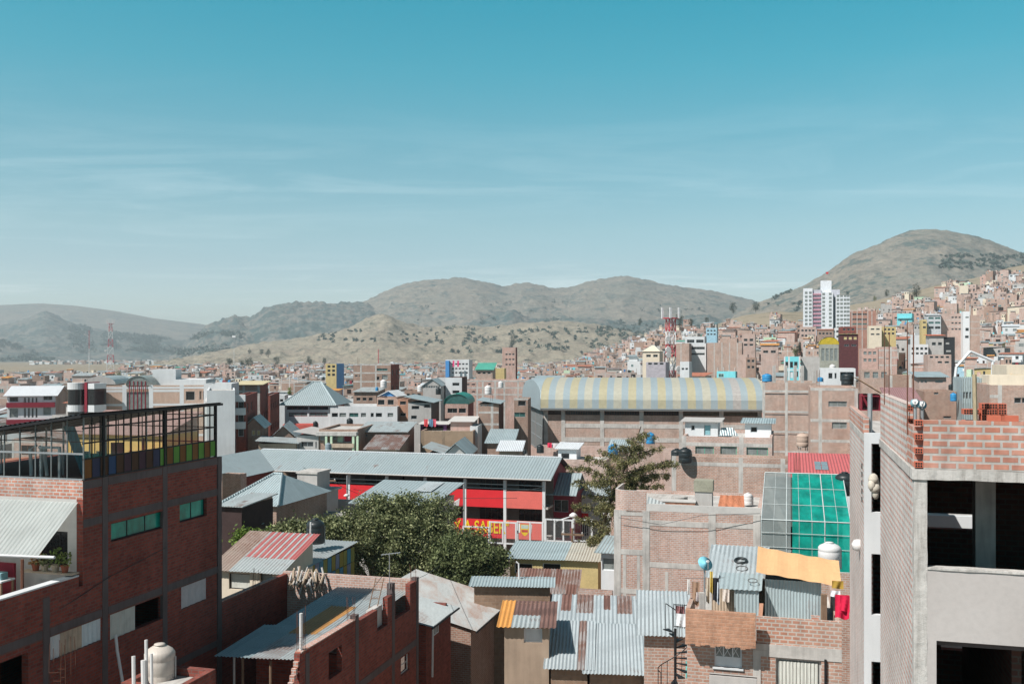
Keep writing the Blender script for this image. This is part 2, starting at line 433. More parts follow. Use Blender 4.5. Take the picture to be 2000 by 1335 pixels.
def MB_one(mb, i, root):
    q = MB(); q.face([mb.v[k] for k in mb.f[i]], mb.mats[mb.mi[i]]); q.build('gable', root)
def roofit(b, roof, over=.35):
    W, H, D = b.W, b.H, b.D; kind, mat, rise = roof[:3]; mb = MB(); e = over
    if kind == 'mono':      # falls to the front
        mb.slab([(-e, -e, H + .05), (W + e, -e, H + .05), (W + e, D + e, H + rise), (-e, D + e, H + rise)], .06, mat)
        fill = MB(); 
        for x in (.02, W - .02): fill.face([(x, .05, H - .02), (x, D - .05, H - .02), (x, D - .05, H + rise * .95)], b.sidemat if hasattr(b, 'sidemat') else BR_LIT)
        [MB_one(fill, i, b.root) for i in range(len(fill.f))]
    elif kind == 'monoback':
        mb.slab([(-e, -e, H + rise), (W + e, -e, H + rise), (W + e, D + e, H + .05), (-e, D + e, H + .05)], .06, mat)
    elif kind == 'monor':   # falls to the right
        mb.slab([(-e, -e, H + rise), (W + e, -e, H + .05), (W + e, D + e, H + .05), (-e, D + e, H + rise)], .06, mat)
    elif kind == 'gable':   # ridge along x
        mb.slab([(-e, -e, H - .1), (W + e, -e, H - .1), (W + e, D / 2, H + rise), (-e, D / 2, H + rise)], .07, mat)
        mb.slab([(-e, D / 2, H + rise), (W + e, D / 2, H + rise), (W + e, D + e, H - .1), (-e, D + e, H - .1)], .07, mat)
        g = MB()
        for x in (.0, W): g.face([(x, 0, H - .02), (x, D, H - .02), (x, D / 2, H + rise - .15)], roof[3] if len(roof) > 3 else BR_LIT)
        [MB_one(g, i, b.root) for i in range(len(g.f))]
    elif kind == 'gabley':  # ridge along y, gable to the front
        mb.slab([(-e, -e, H - .1), (W / 2, -e, H + rise), (W / 2, D + e, H + rise), (-e, D + e, H - .1)], .07, mat)
        mb.slab([(W / 2, -e, H + rise), (W + e, -e, H - .1), (W + e, D + e, H - .1), (W / 2, D + e, H + rise)], .07, mat)
        g = MB(); m = roof[3] if len(roof) > 3 else BR_LIT
        for y in (.0, D): g.face([(0, y, H - .02), (W, y, H - .02), (W / 2, y, H + rise - .15)], m)
        [MB_one(g, i, b.root) for i in range(len(g.f))]
    elif kind == 'hip':
        k = min(W, D) * .42; r0, r1 = (k, W - k)
        c = [(-e, -e, H), (W + e, -e, H), (W + e, D + e, H), (-e, D + e, H)]; a, z = (r0, D / 2, H + rise), (r1, D / 2, H + rise)
        mb.face([c[0], c[1], z, a], mat); mb.face([c[1], c[2], z], mat); mb.face([c[2], c[3], a, z], mat); mb.face([c[3], c[0], a], mat)
        mb.face([c[0], c[3], c[2], c[1]], DARK)
        rd = MB()
        for p, q in ((c[0], a), (c[1], z), (a, z)): rd.tube([Vector(p) + Vector((0, 0, .04)), Vector(q) + Vector((0, 0, .04))], .1, ZINC)
        rd.build('ridge_cap', b.root)
    elif kind == 'vault':   # axis along y, arch to the front
        n = 14; pts = [(W / 2 - (W / 2 + e) * math.cos(math.pi * i / n), H + rise * math.sin(math.pi * i / n)) for i in range(n + 1)]
        for i in range(n):
            (x0, z0), (x1, z1) = pts[i], pts[i + 1]; mb.face([(x0, -e, z0), (x1, -e, z1), (x1, D + e, z1), (x0, D + e, z0)], mat)
        g = MB(); gm = roof[3] if len(roof) > 3 else PANE_C
        for y in (0., D): g.face([(x, y, z - .05) for x, z in (pts if y == 0 else pts[::-1])], gm)
        [MB_one(g, i, b.root) for i in range(len(g.f))]
    elif kind == 'vaultx':  # axis along x
        n = 14; pts = [(D / 2 - (D / 2 + e) * math.cos(math.pi * i / n), H + rise * math.sin(math.pi * i / n)) for i in range(n + 1)]
        for i in range(n):
            (y0, z0), (y1, z1) = pts[i], pts[i + 1]; mb.face([(-e, y0, z0), (W + e, y0, z0), (W + e, y1, z1), (-e, y1, z1)], mat)
        g = MB(); gm = roof[3] if len(roof) > 3 else PANE_C
        for x in (0., W): g.face([(x, y, z - .05) for y, z in pts], gm)
        [MB_one(g, i, b.root) for i in range(len(g.f))]
    mb.build('roof', b.root)

# ---------------------------------------------------------------- small things
def tank(px, py, d, h, mat, label, kind='closed', stand=0., group='rooftop water tanks', zbase=None, wide=.36):
    """plastic water tank whose base shows at (px, py)"""
    p = P(px, py, d)
    if zbase is not None: p.z = zbase
    r = h * wide; t = empty('water_tank', p, 0, label, 'water tank', group)
    b = MB(); z = stand
    prof = [(r * .96, z), (r, z + .03), (r, z + h * .30), (r * .975, z + h * .32), (r, z + h * .34), (r, z + h * .62), (r * .975, z + h * .64), (r, z + h * .66), (r, z + h * .78), (r * .86, z + h * .85), (r * .5, z + h * .93), (r * .34, z + h * .94), (r * .34, z + h * .965)]
    b.lathe(prof, mat, 22).build('body', t, True)
    MB().lathe([(r * .37, z + h * .966), (r * .37, z + h * .985), (r * .2, z + h)], mat, 18).build('lid', t, True)
    if stand > .01:
        for a in range(4):
            w = math.pi / 4 + a * math.pi / 2; MB().tube([(r * .8 * math.cos(w), r * .8 * math.sin(w), 0), (r * .8 * math.cos(w), r * .8 * math.sin(w), stand)], .05, CONC).build('leg', t)
        MB().box(-r * .85, r * .85, -r * .85, r * .85, stand - .06, stand - .002, CONC).build('platform', t)
    MB().tube([(r + .03, 0, z + h * .7), (r + .03, 0, -.1 if stand < .01 else 0)], .025, GALV).build('pipe', t)
    return t

def dish(px, py, d, r, mat, label, az=-40, el=35, group='satellite dishes', post=.9):
    p = P(px, py, d); t = empty('satellite_dish', p - Vector((0, 0, post)), 0, label, 'satellite dish', group)
    M = Matrix.Translation((0, 0, post)) @ Matrix.Rotation(rad(az), 4, 'Z') @ Matrix.Rotation(rad(90 - el), 4, 'X')
    prof = [(.02, 0)] + [(r * i / 6, .28 * r * (i / 6) ** 2) for i in range(1, 7)]
    m = MB(); m.lathe(prof, mat, 24, M=M); m.lathe([(a, b - .03) for a, b in prof[::-1]], mat, 24, M=M); m.build('reflector', t, True)
    MB().tube([(0, 0, -.4), (0, 0, post * .97)], .03, GALV).build('post', t)
    a = M @ Vector((0, -r * .95, .2 * r)); c = M @ Vector((0, -.1 * r, r * .95))
    MB().tube([a, c], .018, GALV).build('feed_arm', t)
    MB().tube([c, M @ Vector((0, -.05 * r, r * .72))], .05, WHITEP).build('receiver', t)
    return t

def rebar(px, py, d, n=4, h=1.2, label=None, zbase=None, w=.24):
    p = P(px, py, d)
    if zbase is not None: p.z = zbase
    m = MB()
    for i in range(n):
        x = (i % 2 - .5) * w; y = (i // 2 - .5) * w; hh = h * R.uniform(.75, 1.); bx, by = R.uniform(-.05, .05), R.uniform(-.05, .05)
        m.tube([(x, y, -.3), (x + bx * .3, y, hh * .5), (x + bx, y + by, hh)], .009 if d < 45 else .014, RUSTM, 5)
    for k in range(2): 
        zz = .15 + .25 * k; m.tube([(-w / 2, -w / 2, zz), (w / 2, -w / 2, zz), (w / 2, w / 2, zz), (-w / 2, w / 2, zz), (-w / 2, -w / 2, zz)], .006, RUSTM, 4)
    return tag(m.build('rebar_bundle', loc=p), label, 'rebar', 'rebar sticking out of unfinished columns')
# ---------------------------------------------------------------- setting: terrain, hills, sky, sun, camera
def interp(x, pts):
    if x <= pts[0][0]: return pts[0][1]
    for (a, b), (c, d) in zip(pts, pts[1:]):
        if x <= c:
            t = (x - a) / (c - a); return b + (d - b) * t
    return pts[-1][1]
def smooth(t): t = min(1., max(0., t)); return t * t * (3 - 2 * t)

RIDGE_G = [(1050, 712), (1180, 690), (1300, 655), (1400, 632), (1470, 612), (1520, 604), (1600, 606), (1700, 586), (1800, 563), (1900, 540), (2000, 518), (2150, 492), (2400, 460)]
def terrain(x, y):
    """height of the ground"""
    if y < 1: return 0.
    px = HX + F * x / y
    zr = EYE - (interp(px, RIDGE_G) - HY) * 1150. / F
    if px < 1050: zr = 0
    zr = max(0., zr) * smooth((px - 1050) / 150.)
    t = (y - 230) / (1150. - 230)
    if t <= 0: z = 0.
    elif t <= 1: z = zr * (.35 * t + .65 * t * t * (1.6 - .6 * t))
    else: z = zr * max(0., 1 - (t - 1) * 1.2)
    return z

def grass_mat(key, c1, c2, dark, scrub, rock, sc, amount=.5):
    k = N(key); v = k.ob()
    a = k.noise(v, sc, 8, .62); b = k.noise(v, sc * 4.3, 6, .65); c = k.noise(v, sc * 22, 4, .6); e = k.noise(v, sc * 1.7, 7, .7, (1, 1, 2.2))
    col = k.mix(k.ramp(a, [(.35, 0.), (.65, 1.)]), c1, c2)
    col = k.mix(k.ramp(e, [(.50, 0.), (.58, .85)]), col, rock)
    f2 = k.noise(v, sc * 7, 9, .78, (1, 1, 2.5)); f3 = k.noise(v, sc * 30, 6, .75, (1, 1, 3))
    col = k.mix(1., col, k.ramp(f2, [(.34, (.62, .66, .66)), (.5, (1., 1., 1.)), (.66, (1.18, 1.14, 1.08))]), 'MULTIPLY'); col = k.mix(1., col, k.ramp(f3, [(.38, (.60, .65, .64)), (.5, (1., 1., 1.)), (.62, (1.2, 1.17, 1.12))]), 'MULTIPLY')
    g = k.val('ADD', k.val('MULTIPLY', b, .6), k.val('MULTIPLY', c, .4))
    col = k.mix(k.ramp(g, [(1.02 - amount, 0.), (1.08 - amount, .9)]), col, dark)
    col = k.mix(k.ramp(c, [(.35, .2), (.6, 0.)]), col, scrub)
    k.bsdf(col, 1., 0, k.val('ADD', k.val('ADD', k.val('MULTIPLY', b, .7), c), k.val('MULTIPLY', f2, 1.2)), 7. / (sc * 400), .6, .0)
    return k.m
HILLM = grass_mat('hill_grass_rock', (.25, .22, .185), (.215, .20, .175), (.075, .105, .10), (.16, .16, .13), (.19, .19, .165), .0022, .50)
HILLR = grass_mat('rocky_slope', (.205, .19, .17), (.175, .17, .155), (.05, .085, .085), (.12, .14, .12), (.155, .165, .15), .003, .55)
GOLDM = grass_mat('golden_grass', (.31, .27, .21), (.265, .235, .185), (.085, .09, .07), (.19, .165, .125), (.26, .22, .175), .006, .47)

def make_ground():
    k = N('ground_soil'); v = k.ob(); a = k.noise(v, .05, 8, .6); b = k.noise(v, .8, 5, .6)
    sp = k.n('SeparateXYZ'); k.l(v, sp.inputs[0])
    far = k.ramp(k.val('DIVIDE', sp.outputs[1], 4000.), [(.04, 0.), (.16, 1.)])
    near = k.mix(a, (.17, .145, .125), (.26, .225, .19)); gold = k.mix(k.ramp(k.noise(v, .004, 7, .6), [(.35, 0.), (.65, 1.)]), (.31, .26, .19), (.25, .215, .165))
    gold = k.mix(k.ramp(k.noise(v, .03, 6, .75), [(.52, 0.), (.62, .75)]), gold, (.13, .12, .085)); gold = k.mix(k.ramp(k.noise(v, .25, 5, .7), [(.5, 0.), (.66, .6)]), gold, (.20, .17, .12))
    k.bsdf(k.mix(far, near, gold), 1., 0, b, .03, .3, .0)
    vs, fs = [(0, 0, 0)], []
    ang = [rad(a) for a in list(np.arange(-180, -44, 8.)) + list(np.arange(-40, 40.1, .5)) + list(np.arange(48, 180, 8.))]
    rs = [15, 60, 120, 170] + list(np.arange(200, 1500, 35)) + [1600, 1750, 1900, 2100, 2400, 2800, 3400, 4200, 5200, 6500, 8200, 10500]
    for r in rs:
        for a in ang:
            x, y = r * math.sin(a), r * math.cos(a); z = terrain(x, y)
            if z > 3: z += 2.5 * noise.fractal(Vector((x * .012, y * .012, 1)), 1., 2., 4)
            vs.append((x, y, z))
    n = len(ang)
    for j in range(n): fs.append((0, 1 + (j + 1) % n, 1 + j))
    for i in range(len(rs) - 1):
        for j in range(n):
            a = 1 + i * n + j; b = 1 + i * n + (j + 1) % n; fs.append((a, b, b + n, a + n))
    me = bpy.data.meshes.new('ground'); me.from_pydata(vs, [], fs); me.materials.append(k.m); me.polygons.foreach_set('use_smooth', [True] * len(fs))
    o = bpy.data.objects.new('ground', me); COL.objects.link(o); tag(o, kind='structure')
make_ground()

HILLS = {}
def hill(name, ridge, Yr, run, mat, base=0., amp=1., back=None, nscale=1., gp=1.25, rough=.5, step=4, rows=64, rock=0.):
    """a range of hills: its crest follows ridge (picture column, row) at distance Yr, and it falls over `run` metres towards the town"""
    back = back or run * .8; px0, px1 = ridge[0][0], ridge[-1][0]; n = int((px1 - px0) / step) + 1; vs, fs = [], []
    ys = [Yr - run * (1 - i / rows) for i in range(rows + 1)] + [Yr + back * (i + 1) / 8 for i in range(8)]
    def hz(px, y):
        # smoothed crest
        zr = sum(EYE - (interp(px + q, ridge) - HY) * Yr / F for q in (-8, -4, 0, 4, 8)) / 5 - base
        x = (px - HX) * y / F
        t = (y - (Yr - run)) / run if y <= Yr else 1 - (y - Yr) / back
        t = max(0., min(1., t)); g = (t * t * (3 - 2 * t)) ** .5 * (.55 + .45 * t) if gp == 0 else smooth(t) * .5 + .5 * t ** gp
        z = base + max(0., zr) * g
        nv = Vector((x * .0016 * nscale, y * .0016 * nscale, 3.1))
        z += amp * noise.hetero_terrain(nv, rough + .4, 2.1, 7, .6) * (z - base) * .11 * (1.15 - g if y < Yr else .2)
        z += amp * 16 * (abs(noise.fractal(nv * 2.6, 1., 2., 4)) - .3) * min(1, t * 4) * (1 - t) * 1.3
        z += amp * 8. * noise.fractal(nv * 10, .85, 2.2, 6) * min(1, t * 5) * (1 if y < Yr else 0)
        if rock: z += rock * abs(noise.fractal(nv * 14, .8, 2.2, 4)) * min(1, t * 3)
        return x, y, z
    HILLS[name] = (hz, px0, px1, Yr, run)
    for y in ys:
        for i in range(n): vs.append(hz(px0 + i * step, y))
    for j in range(len(ys) - 1):
        for i in range(n - 1):
            a = j * n + i; fs.append((a, a + 1, a + n + 1, a + n))
    x0 = [a * n for a in range(len(ys))]
    me = bpy.data.meshes.new('hill'); me.from_pydata(vs, [], fs); me.materials.append(mat); me.polygons.foreach_set('use_smooth', [True] * len(fs))
    o = bpy.data.objects.new('hill', me); COL.objects.link(o); tag(o, kind='structure')
    return o
hill('far_left', [(-400, 640), (-200, 610), (-60, 601), (0, 597), (80, 593), (150, 597), (220, 607), (300, 622), (370, 630), (400, 634), (450, 652), (520, 690), (580, 712)], 7200, 2400, HILLM, amp=.5)
hill('tree_slope', [(-400, 690), (-200, 668), (-60, 650), (0, 640), (40, 630), (65, 619), (88, 610), (105, 616), (140, 634), (190, 645), (250, 655), (330, 664), (400, 668), (450, 690), (520, 712)], 5200, 1500, HILLR, amp=.9, rock=14)
hill('low_left', [(-400, 640), (-160, 650), (-40, 655), (0, 664), (40, 676), (80, 690), (130, 709)], 4200, 900, HILLR, amp=.7)
hill('rocky_mid', [(330, 712), (370, 672), (395, 646), (420, 632), (440, 627), (458, 620), (478, 628), (496, 625), (512, 611), (530, 602), (548, 598), (580, 596), (640, 597), (705, 597), (730, 600), (800, 640), (900, 700)], 4300, 1500, HILLR, amp=.8, rock=20)
hill('central', [(560, 690), (640, 640), (690, 602), (715, 590), (742, 577), (770, 565), (795, 556), (830, 550), (862, 549), (890, 546), (915, 547), (945, 553), (985, 564), (1012, 559), (1030, 557), (1052, 561), (1083, 569), (1110, 567), (1150, 556), (1190, 549), (1225, 543), (1255, 549), (1290, 557), (1340, 564), (1380, 569), (1430, 580), (1470, 590), (1540, 612), (1640, 660), (1750, 705)], 4700, 1900, HILLM, amp=.75, rock=9)
hill('golden', [(300, 712), (360, 700), (420, 688), (480, 677), (540, 668), (600, 661), (655, 650), (690, 640), (715, 626), (740, 616), (762, 619), (790, 636), (830, 642), (880, 637), (940, 641), (1000, 637), (1050, 631), (1100, 630), (1160, 637), (1230, 650), (1290, 662), (1350, 680), (1420, 712)], 2700, 950, GOLDM, amp=1., nscale=1.6, rock=4.)
hill('knobs', [(800, 700), (880, 640), (930, 628), (960, 624), (984, 614), (996, 605), (1005, 611), (1030, 624), (1080, 630), (1150, 624), (1230, 634), (1300, 625), (1380, 617), (1440, 640), (1500, 700)], 3600, 900, HILLR, amp=.9, nscale=1.4, rock=10)
hill('right_hill', [(1340, 690), (1420, 630), (1460, 606), (1490, 591), (1520, 580), (1555, 569), (1600, 545), (1635, 522), (1662, 501), (1690, 491), (1715, 482), (1745, 468), (1775, 459), (1810, 454), (1850, 456), (1890, 464), (1930, 475), (1980, 493), (2050, 522), (2130, 548), (2300, 590), (2500, 650)], 2700, 1150, HILLM, amp=.8, nscale=1.5, rock=4)

# sky
SUN_AZ, SUN_EL = 53., 50.                        # from the left rear; angle from straight behind the camera
sd = Vector((-math.sin(rad(SUN_AZ)) * math.cos(rad(SUN_EL)), -math.cos(rad(SUN_AZ)) * math.cos(rad(SUN_EL)), math.sin(rad(SUN_EL))))   # towards the sun
sun = bpy.data.lights.new('sun', 'SUN'); sun.energy = 4.3; sun.angle = rad(.53); sun.color = (1., .965, .92)
so = bpy.data.objects.new('sun', sun); COL.objects.link(so); so.rotation_euler = sd.to_track_quat('Z', 'Y').to_euler()
w = bpy.data.worlds.new('World'); SC.world = w; w.use_nodes = True
k = N.__new__(N); k.m = None; k.t = w.node_tree; k.t.nodes.clear(); k.out = k.t.nodes.new('ShaderNodeOutputWorld')
sky = k.n('TexSky'); sky.sky_type = 'NISHITA'; sky.sun_disc = False; sky.sun_elevation = rad(SUN_EL)
sky.sun_rotation = math.atan2(sd.x, sd.y); sky.altitude = 3800; sky.air_density = 1.; sky.dust_density = .6; sky.ozone_density = 1.
gen = k.n('TexCoord').outputs['Generated']; sp = k.n('SeparateXYZ'); k.l(gen, sp.inputs[0])
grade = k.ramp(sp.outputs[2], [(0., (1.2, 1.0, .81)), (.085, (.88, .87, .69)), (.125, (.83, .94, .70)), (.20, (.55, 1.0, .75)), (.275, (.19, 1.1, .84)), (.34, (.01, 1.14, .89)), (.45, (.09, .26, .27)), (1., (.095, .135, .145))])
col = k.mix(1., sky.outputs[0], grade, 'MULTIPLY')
# cirrus: streaks on a high sheet of air
zc = k.val('MAXIMUM', sp.outputs[2], .03); cx = k.val('DIVIDE', sp.outputs[0], zc); cy = k.val('DIVIDE', sp.outputs[1], zc)
cv = k.n('CombineXYZ'); k.l(cx, cv.inputs[0]); k.l(cy, cv.inputs[1])
mp = k.n('Mapping'); mp.inputs['Rotation'].default_value = (0, 0, rad(-18)); mp.inputs['Scale'].default_value = (.34, .62, 1); mp.inputs['Location'].default_value = (1.3, .4, 0); k.l(cv.outputs[0], mp.inputs['Vector'])
n1 = k.n('TexNoise', Scale=1.5, Detail=10, Roughness=.68, Distortion=.9); k.l(mp.outputs[0], n1.inputs['Vector'])
n2 = k.n('TexNoise', Scale=.28, Detail=3, Roughness=.5); k.l(mp.outputs[0], n2.inputs['Vector'])
cl = k.val('MULTIPLY', k.ramp(n1.outputs['Fac'], [(.47, 0.), (.74, 1.)]), k.ramp(n2.outputs['Fac'], [(.40, 0.), (.62, 1.)]))
cl = k.val('MULTIPLY', cl, k.ramp(sp.outputs[2], [(.01, .1), (.06, .46), (.13, .26), (.22, .10), (.29, 0.)]))
col = k.mix(cl, col, (9.2, 9.6, 9.6))
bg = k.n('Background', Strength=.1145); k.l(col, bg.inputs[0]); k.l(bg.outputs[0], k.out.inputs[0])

# air
def haze():
    m = bpy.data.materials.new('haze'); m.use_nodes = True; t = m.node_tree; t.nodes.clear()
    o = t.nodes.new('ShaderNodeOutputMaterial'); v = t.nodes.new('ShaderNodeVolumePrincipled')
    v.inputs['Color'].default_value = (.84, .93, .97, 1); v.inputs['Density'].default_value = HAZE; v.inputs['Anisotropy'].default_value = .2
    t.links.new(v.outputs[0], o.inputs['Volume'])
    ob = MB().box(-10700, 10700, -10700, 10700, -1.2, 425, m).build('haze'); tag(ob, kind='stuff')
HAZE = 1.5e-4
if HAZE: haze()

cam = bpy.data.cameras.new('camera'); co = bpy.data.objects.new('camera', cam); COL.objects.link(co)
cam.sensor_width = 36.; cam.lens = 36. * F / 2000.; cam.shift_x = 0; cam.shift_y = (HY - 667.5) / 2000.
cam.clip_start = .5; cam.clip_end = 40000; co.location = (0, 0, EYE); co.rotation_euler = (rad(90), 0, 0); SC.camera = co
SC.view_settings.view_transform = "Standard"; SC.view_settings.look = "None"; SC.view_settings.exposure = .64; SC.view_settings.gamma = 1
SC.cycles.volume_bounces = 0; SC.cycles.max_bounces = 6; SC.cycles.transparent_max_bounces = 12; SC.cycles.diffuse_bounces = 3
# ---------------------------------------------------------------- near buildings
def yb(mb, x0, x1, y0, y1, z0, z1, m): return mb.box(x0, x1, y0, y1, z0, z1, m)

def rough_slab(x0, x1, y0, y1, z0, z1, m, step=.12, amp=.009):
    """a cast concrete box with slightly wandering faces and edges"""
    mb = MB(); nx, ny, nz = [max(1, int((b_ - a_) / step)) for a_, b_ in ((x0, x1), (y0, y1), (z0, z1))]; nx, ny, nz = min(nx, 60), min(ny, 60), min(nz, 90)
    def q(u, v, w):
        p = Vector((x0 + (x1 - x0) * u, y0 + (y1 - y0) * v, z0 + (z1 - z0) * w)); n = noise.noise_vector(p * 3.1) + .6 * noise.noise_vector(p * 9.); return p + n * amp
    for a, b_, f in ((nx, nz, lambda s, t: (s, 0, t)), (nx, nz, lambda s, t: (1 - s, 1, t)), (ny, nz, lambda s, t: (1, s, t)), (ny, nz, lambda s, t: (0, 1 - s, t)), (nx, ny, lambda s, t: (s, t, 1)), (nx, ny, lambda s, t: (s, 1 - t, 0))):
        for i in range(a):
            for j in range(b_): mb.face([q(*f(i / a, j / b_)), q(*f((i + 1) / a, j / b_)), q(*f((i + 1) / a, (j + 1) / b_)), q(*f(i / a, (j + 1) / b_))], m)
    return mb
def rough_concrete():
    k = N('cast_concrete'); v = k.ob(); a = k.noise(v, 1.3, 7, .7); b = k.noise(v, 14, 6, .7); c = k.noise(v, 2.5, 5, .65, (4, 4, .35)); d = k.noise(v, 60, 3, .6)
    col = k.ramp(a, [(.3, (.40, .38, .355)), (.55, (.54, .515, .485)), (.75, (.62, .60, .57))]); col = k.mix(1., col, k.ramp(c, [(.35, (.72, .71, .70)), (.55, (1., 1., 1.))]), 'MULTIPLY'); col = k.mix(1., col, k.ramp(b, [(.3, (.8, .8, .8)), (.5, (1., 1., 1.)), (.7, (1.06, 1.06, 1.06))]), 'MULTIPLY')
    k.bsdf(col, .95, 0, k.val('ADD', b, k.val('MULTIPLY', d, .5)), .012, .7, .15); return k.m
ROUGHC = rough_concrete()
# ---- brick building with a glasshouse on top (left)
def left_building():
    b = B('brick_building', 'dark red brick building with a glasshouse storey of coloured lower panes on top', 'building', 162, 33.)
    X0, Y0, Y1, ZT, ZS = -7., -13., 8., 12.75, 15.87
    def sw(p0, p1, zt, zb): return (b.sy(p0), b.sy(p1), zb, zt)
    ops = {'g1': sw(217, 322, 14.22, 13.58), 'g2': sw(351, 404, 14.3, 13.6), 'c1': sw(215, 320, 11.08, 10.2), 'c2': sw(354, 404, 11.1, 10.25), 'p1': sw(98, 198, 11.1, 10.35), 'v1': (-3.6, -2.45, 9.3, 10.9)}
    mb = MB()
    lo = [ops[k] for k in ('c1', 'c2', 'p1', 'v1')]; hi = [ops[k] for k in ('g1', 'g2')]
    mb.wall('y', 0., Y0, Y1, 0., 12.4, -.25, BR_RED, lo, DARK); mb.wall('y', 0., .0, Y1, 12.4, ZS, -.25, BR_RED, hi, DARK)
    mb.wall('x', Y1, X0, -.25, 0., ZS, -.25, BR_RED); mb.wall('x', Y0, X0, -.25, 0., 11.5, .25, BR_RED)
    mb.wall('y', X0, Y0 + .25, Y1 - .25, 0., ZS, .25, BR_RED)
    b.part('wall', mb)
    fw = MB(); fw.wall('x', 0., X0 + .25, -.25, 11.5, 15.25, .2, PLAS, [(b.fx(75), b.fx(132), 12.95, 14.15)]); b.part('front_wall', fw)
    MB().wall('x', -.004, X0 + .25, -.002, 15.25, ZS, .2, BR_ORG).build('brick_course', b.root)
    MB().box(X0 + .25, -.25, Y0 + .25, 0., 11.3, 11.5, CONC).build('terrace_floor', b.root)
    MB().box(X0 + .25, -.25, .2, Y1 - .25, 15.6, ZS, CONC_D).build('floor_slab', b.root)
    MB().box(-.26, .0, Y0, -.2, 12.4, ZT, BR_RED).build('terrace_parapet', b.root)
    MB().box(-.30, .03, Y0, -.22, ZT, ZT + .05, PLAS_W).build('coping', b.root)
    for px, zt in ((90, 12.4), (205, ZS), (322, ZS), (429, ZS)):
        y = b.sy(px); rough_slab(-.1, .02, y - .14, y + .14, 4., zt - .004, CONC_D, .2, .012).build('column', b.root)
    ys = [Y0, b.sy(90) - .17, b.sy(90) + .17, b.sy(205) - .17, b.sy(205) + .17, b.sy(322) - .17, b.sy(322) + .17, b.sy(429) - .17]
    for z in (8.28, 11.27, 14.45, 15.7):
        for a, c in zip(ys[::2], ys[1::2]):
            if z > 12: a = max(a, .02)
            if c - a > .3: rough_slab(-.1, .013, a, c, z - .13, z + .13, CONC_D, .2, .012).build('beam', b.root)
    window(b.root, *ops['g1'], 0., -.12, PANE_GR, DARKM, 3, 1, 'y'); window(b.root, *ops['g2'], 0., -.12, PANE_GR, DARKM, 2, 1, 'y')
    window(b.root, b.fx(75), b.fx(132), 12.95, 14.15, 0., .1, PANE_D, DARKM, 3, 1)
    # boards and curtains hung in the unglazed openings
    def hang(name, o, f0, f1, m, x=-.06, drop=.0):
        a = o[0] + (o[1] - o[0]) * f0; c = o[0] + (o[1] - o[0]) * f1; q = MB(); n = 14
        for i in range(n):
            u, v = a + (c - a) * i / n, a + (c - a) * (i + 1) / n; w0, w1 = x + .02 * math.sin(i * 1.9), x + .02 * math.sin(i * 1.9 + 1.9)
            q.face([(w0, u, o[2] + drop), (w1, v, o[2] + drop), (w1, v, o[3]), (w0, u, o[3])], m)
        q.build(name, b.root)
    hang('curtain', ops['c1'], 0., .46, CURT, drop=-.1); hang('paper_screen', ops['c2'], 0., 1., plain('paper', (.55, .50, .50), .9, .1), drop=.0)
    hang('board', ops['p1'], 0., .2, PLAS_W); hang('board', ops['p1'], .2, .62, WOODP); hang('board', ops['p1'], .62, 1., plain('board_white', (.60, .66, .68), .8, .06))
    # glasshouse
    G = empty('glasshouse', (0, 0, 0)); G.parent = b.root
    zt = lambda x: 18.06 + .15 * x
    cols = dict(a=(.34, .15, .03), n=(.05, .07, .17), d=(.13, .06, .03), b=(.03, .12, .30), p=(.11, .05, .09), g=(.20, .50, .09))
    seq = 'andbdpdpdngagagagag'; yy = [.05]; 
    for i in range(len(seq)): yy.append(.05 + (Y1 - .1) * (i + 1) / len(seq))
    for i, c in enumerate(seq):
        tm = translucent('pane_' + c, cols[c], .5, .9); MB().box(-.03, -.015, yy[i] + .02, yy[i + 1] - .02, ZS + .06, 16.55, tm).build('coloured_pane', G)
    f = MB()
    for y in yy: f.box(-.045, 0., y - .012, y + .012, ZS + .05, 18.02, DARKM)
    for z in (ZS + .02, 16.57, 17.1, 17.6, 18.02): f.box(-.04, .005, 0., Y1, z - .025, z + .025, DARKM)
    for y in (b.sy(203), b.sy(322), Y1 - .05): f.box(-.08, .02, y - .05, y + .05, ZS, 18.04, DARKM)
    f.build('side_frame', G)
    MB().face([(-.02, .0, 16.6), (-.02, Y1, 16.6), (-.02, Y1, 18.), (-.02, 0., 18.)], CLEAR).build('side_glazing', G)
    f = MB(); n = 11; xs = [X0 + (-X0) * i / n for i in range(n + 1)]
    for x in xs: f.box(x - .018, x + .018, .01, .055, ZS, zt(x), plain('grey_frame', (.16, .18, .18), .5))
    for z in (ZS + .03, 16.75): f.box(X0, 0., .005, .06, z - .03, z + .03, GALV)
    for z in (17.15, 17.5): f.box(X0, 0., .008, .05, z - .012, z + .012, DARKM)
    f.build('front_frame', G)
    MB().face([(X0, .03, ZS), (0., .03, ZS), (0., .03, zt(0)), (X0, .03, zt(X0))], CLEAR).build('front_glazing', G)
    f = MB()
    for i in range(12): f.box(X0 + 7 * i / 12 - .012, X0 + 7 * i / 12 + .012, Y1 - .06, Y1 - .02, ZS, zt(X0 + 7 * i / 12), DARKM)
    for z in (16.5, 17.1, 17.6): f.box(X0, 0., Y1 - .06, Y1 - .02, z - .02, z + .02, DARKM)
    for y in (1.0, 3.2, 5.6): f.tube([(X0, y, zt(X0) - .1), (-.05, y, zt(0) - .1)], .03, DARKM, 5); f.tube([(-1.6, y, ZS), (-1.6, y, zt(-1.6) - .1)], .035, GALV, 5); f.tube([(-4.2, y, ZS), (-4.2, y, zt(-4.2) - .1)], .035, GALV, 5)
    f.build('rear_frame', G)
    rf = MB(); corrugated(rf, (-7.3, -.25, zt(-7.3) + .02), (.12, -.25, zt(.12) + .02), (.12, Y1 + .2, zt(.12) + .02), (-7.3, Y1 + .2, zt(-7.3) + .02), corr('black_sheet', (.03, .032, .034), 0, metal=0), .2, .02)
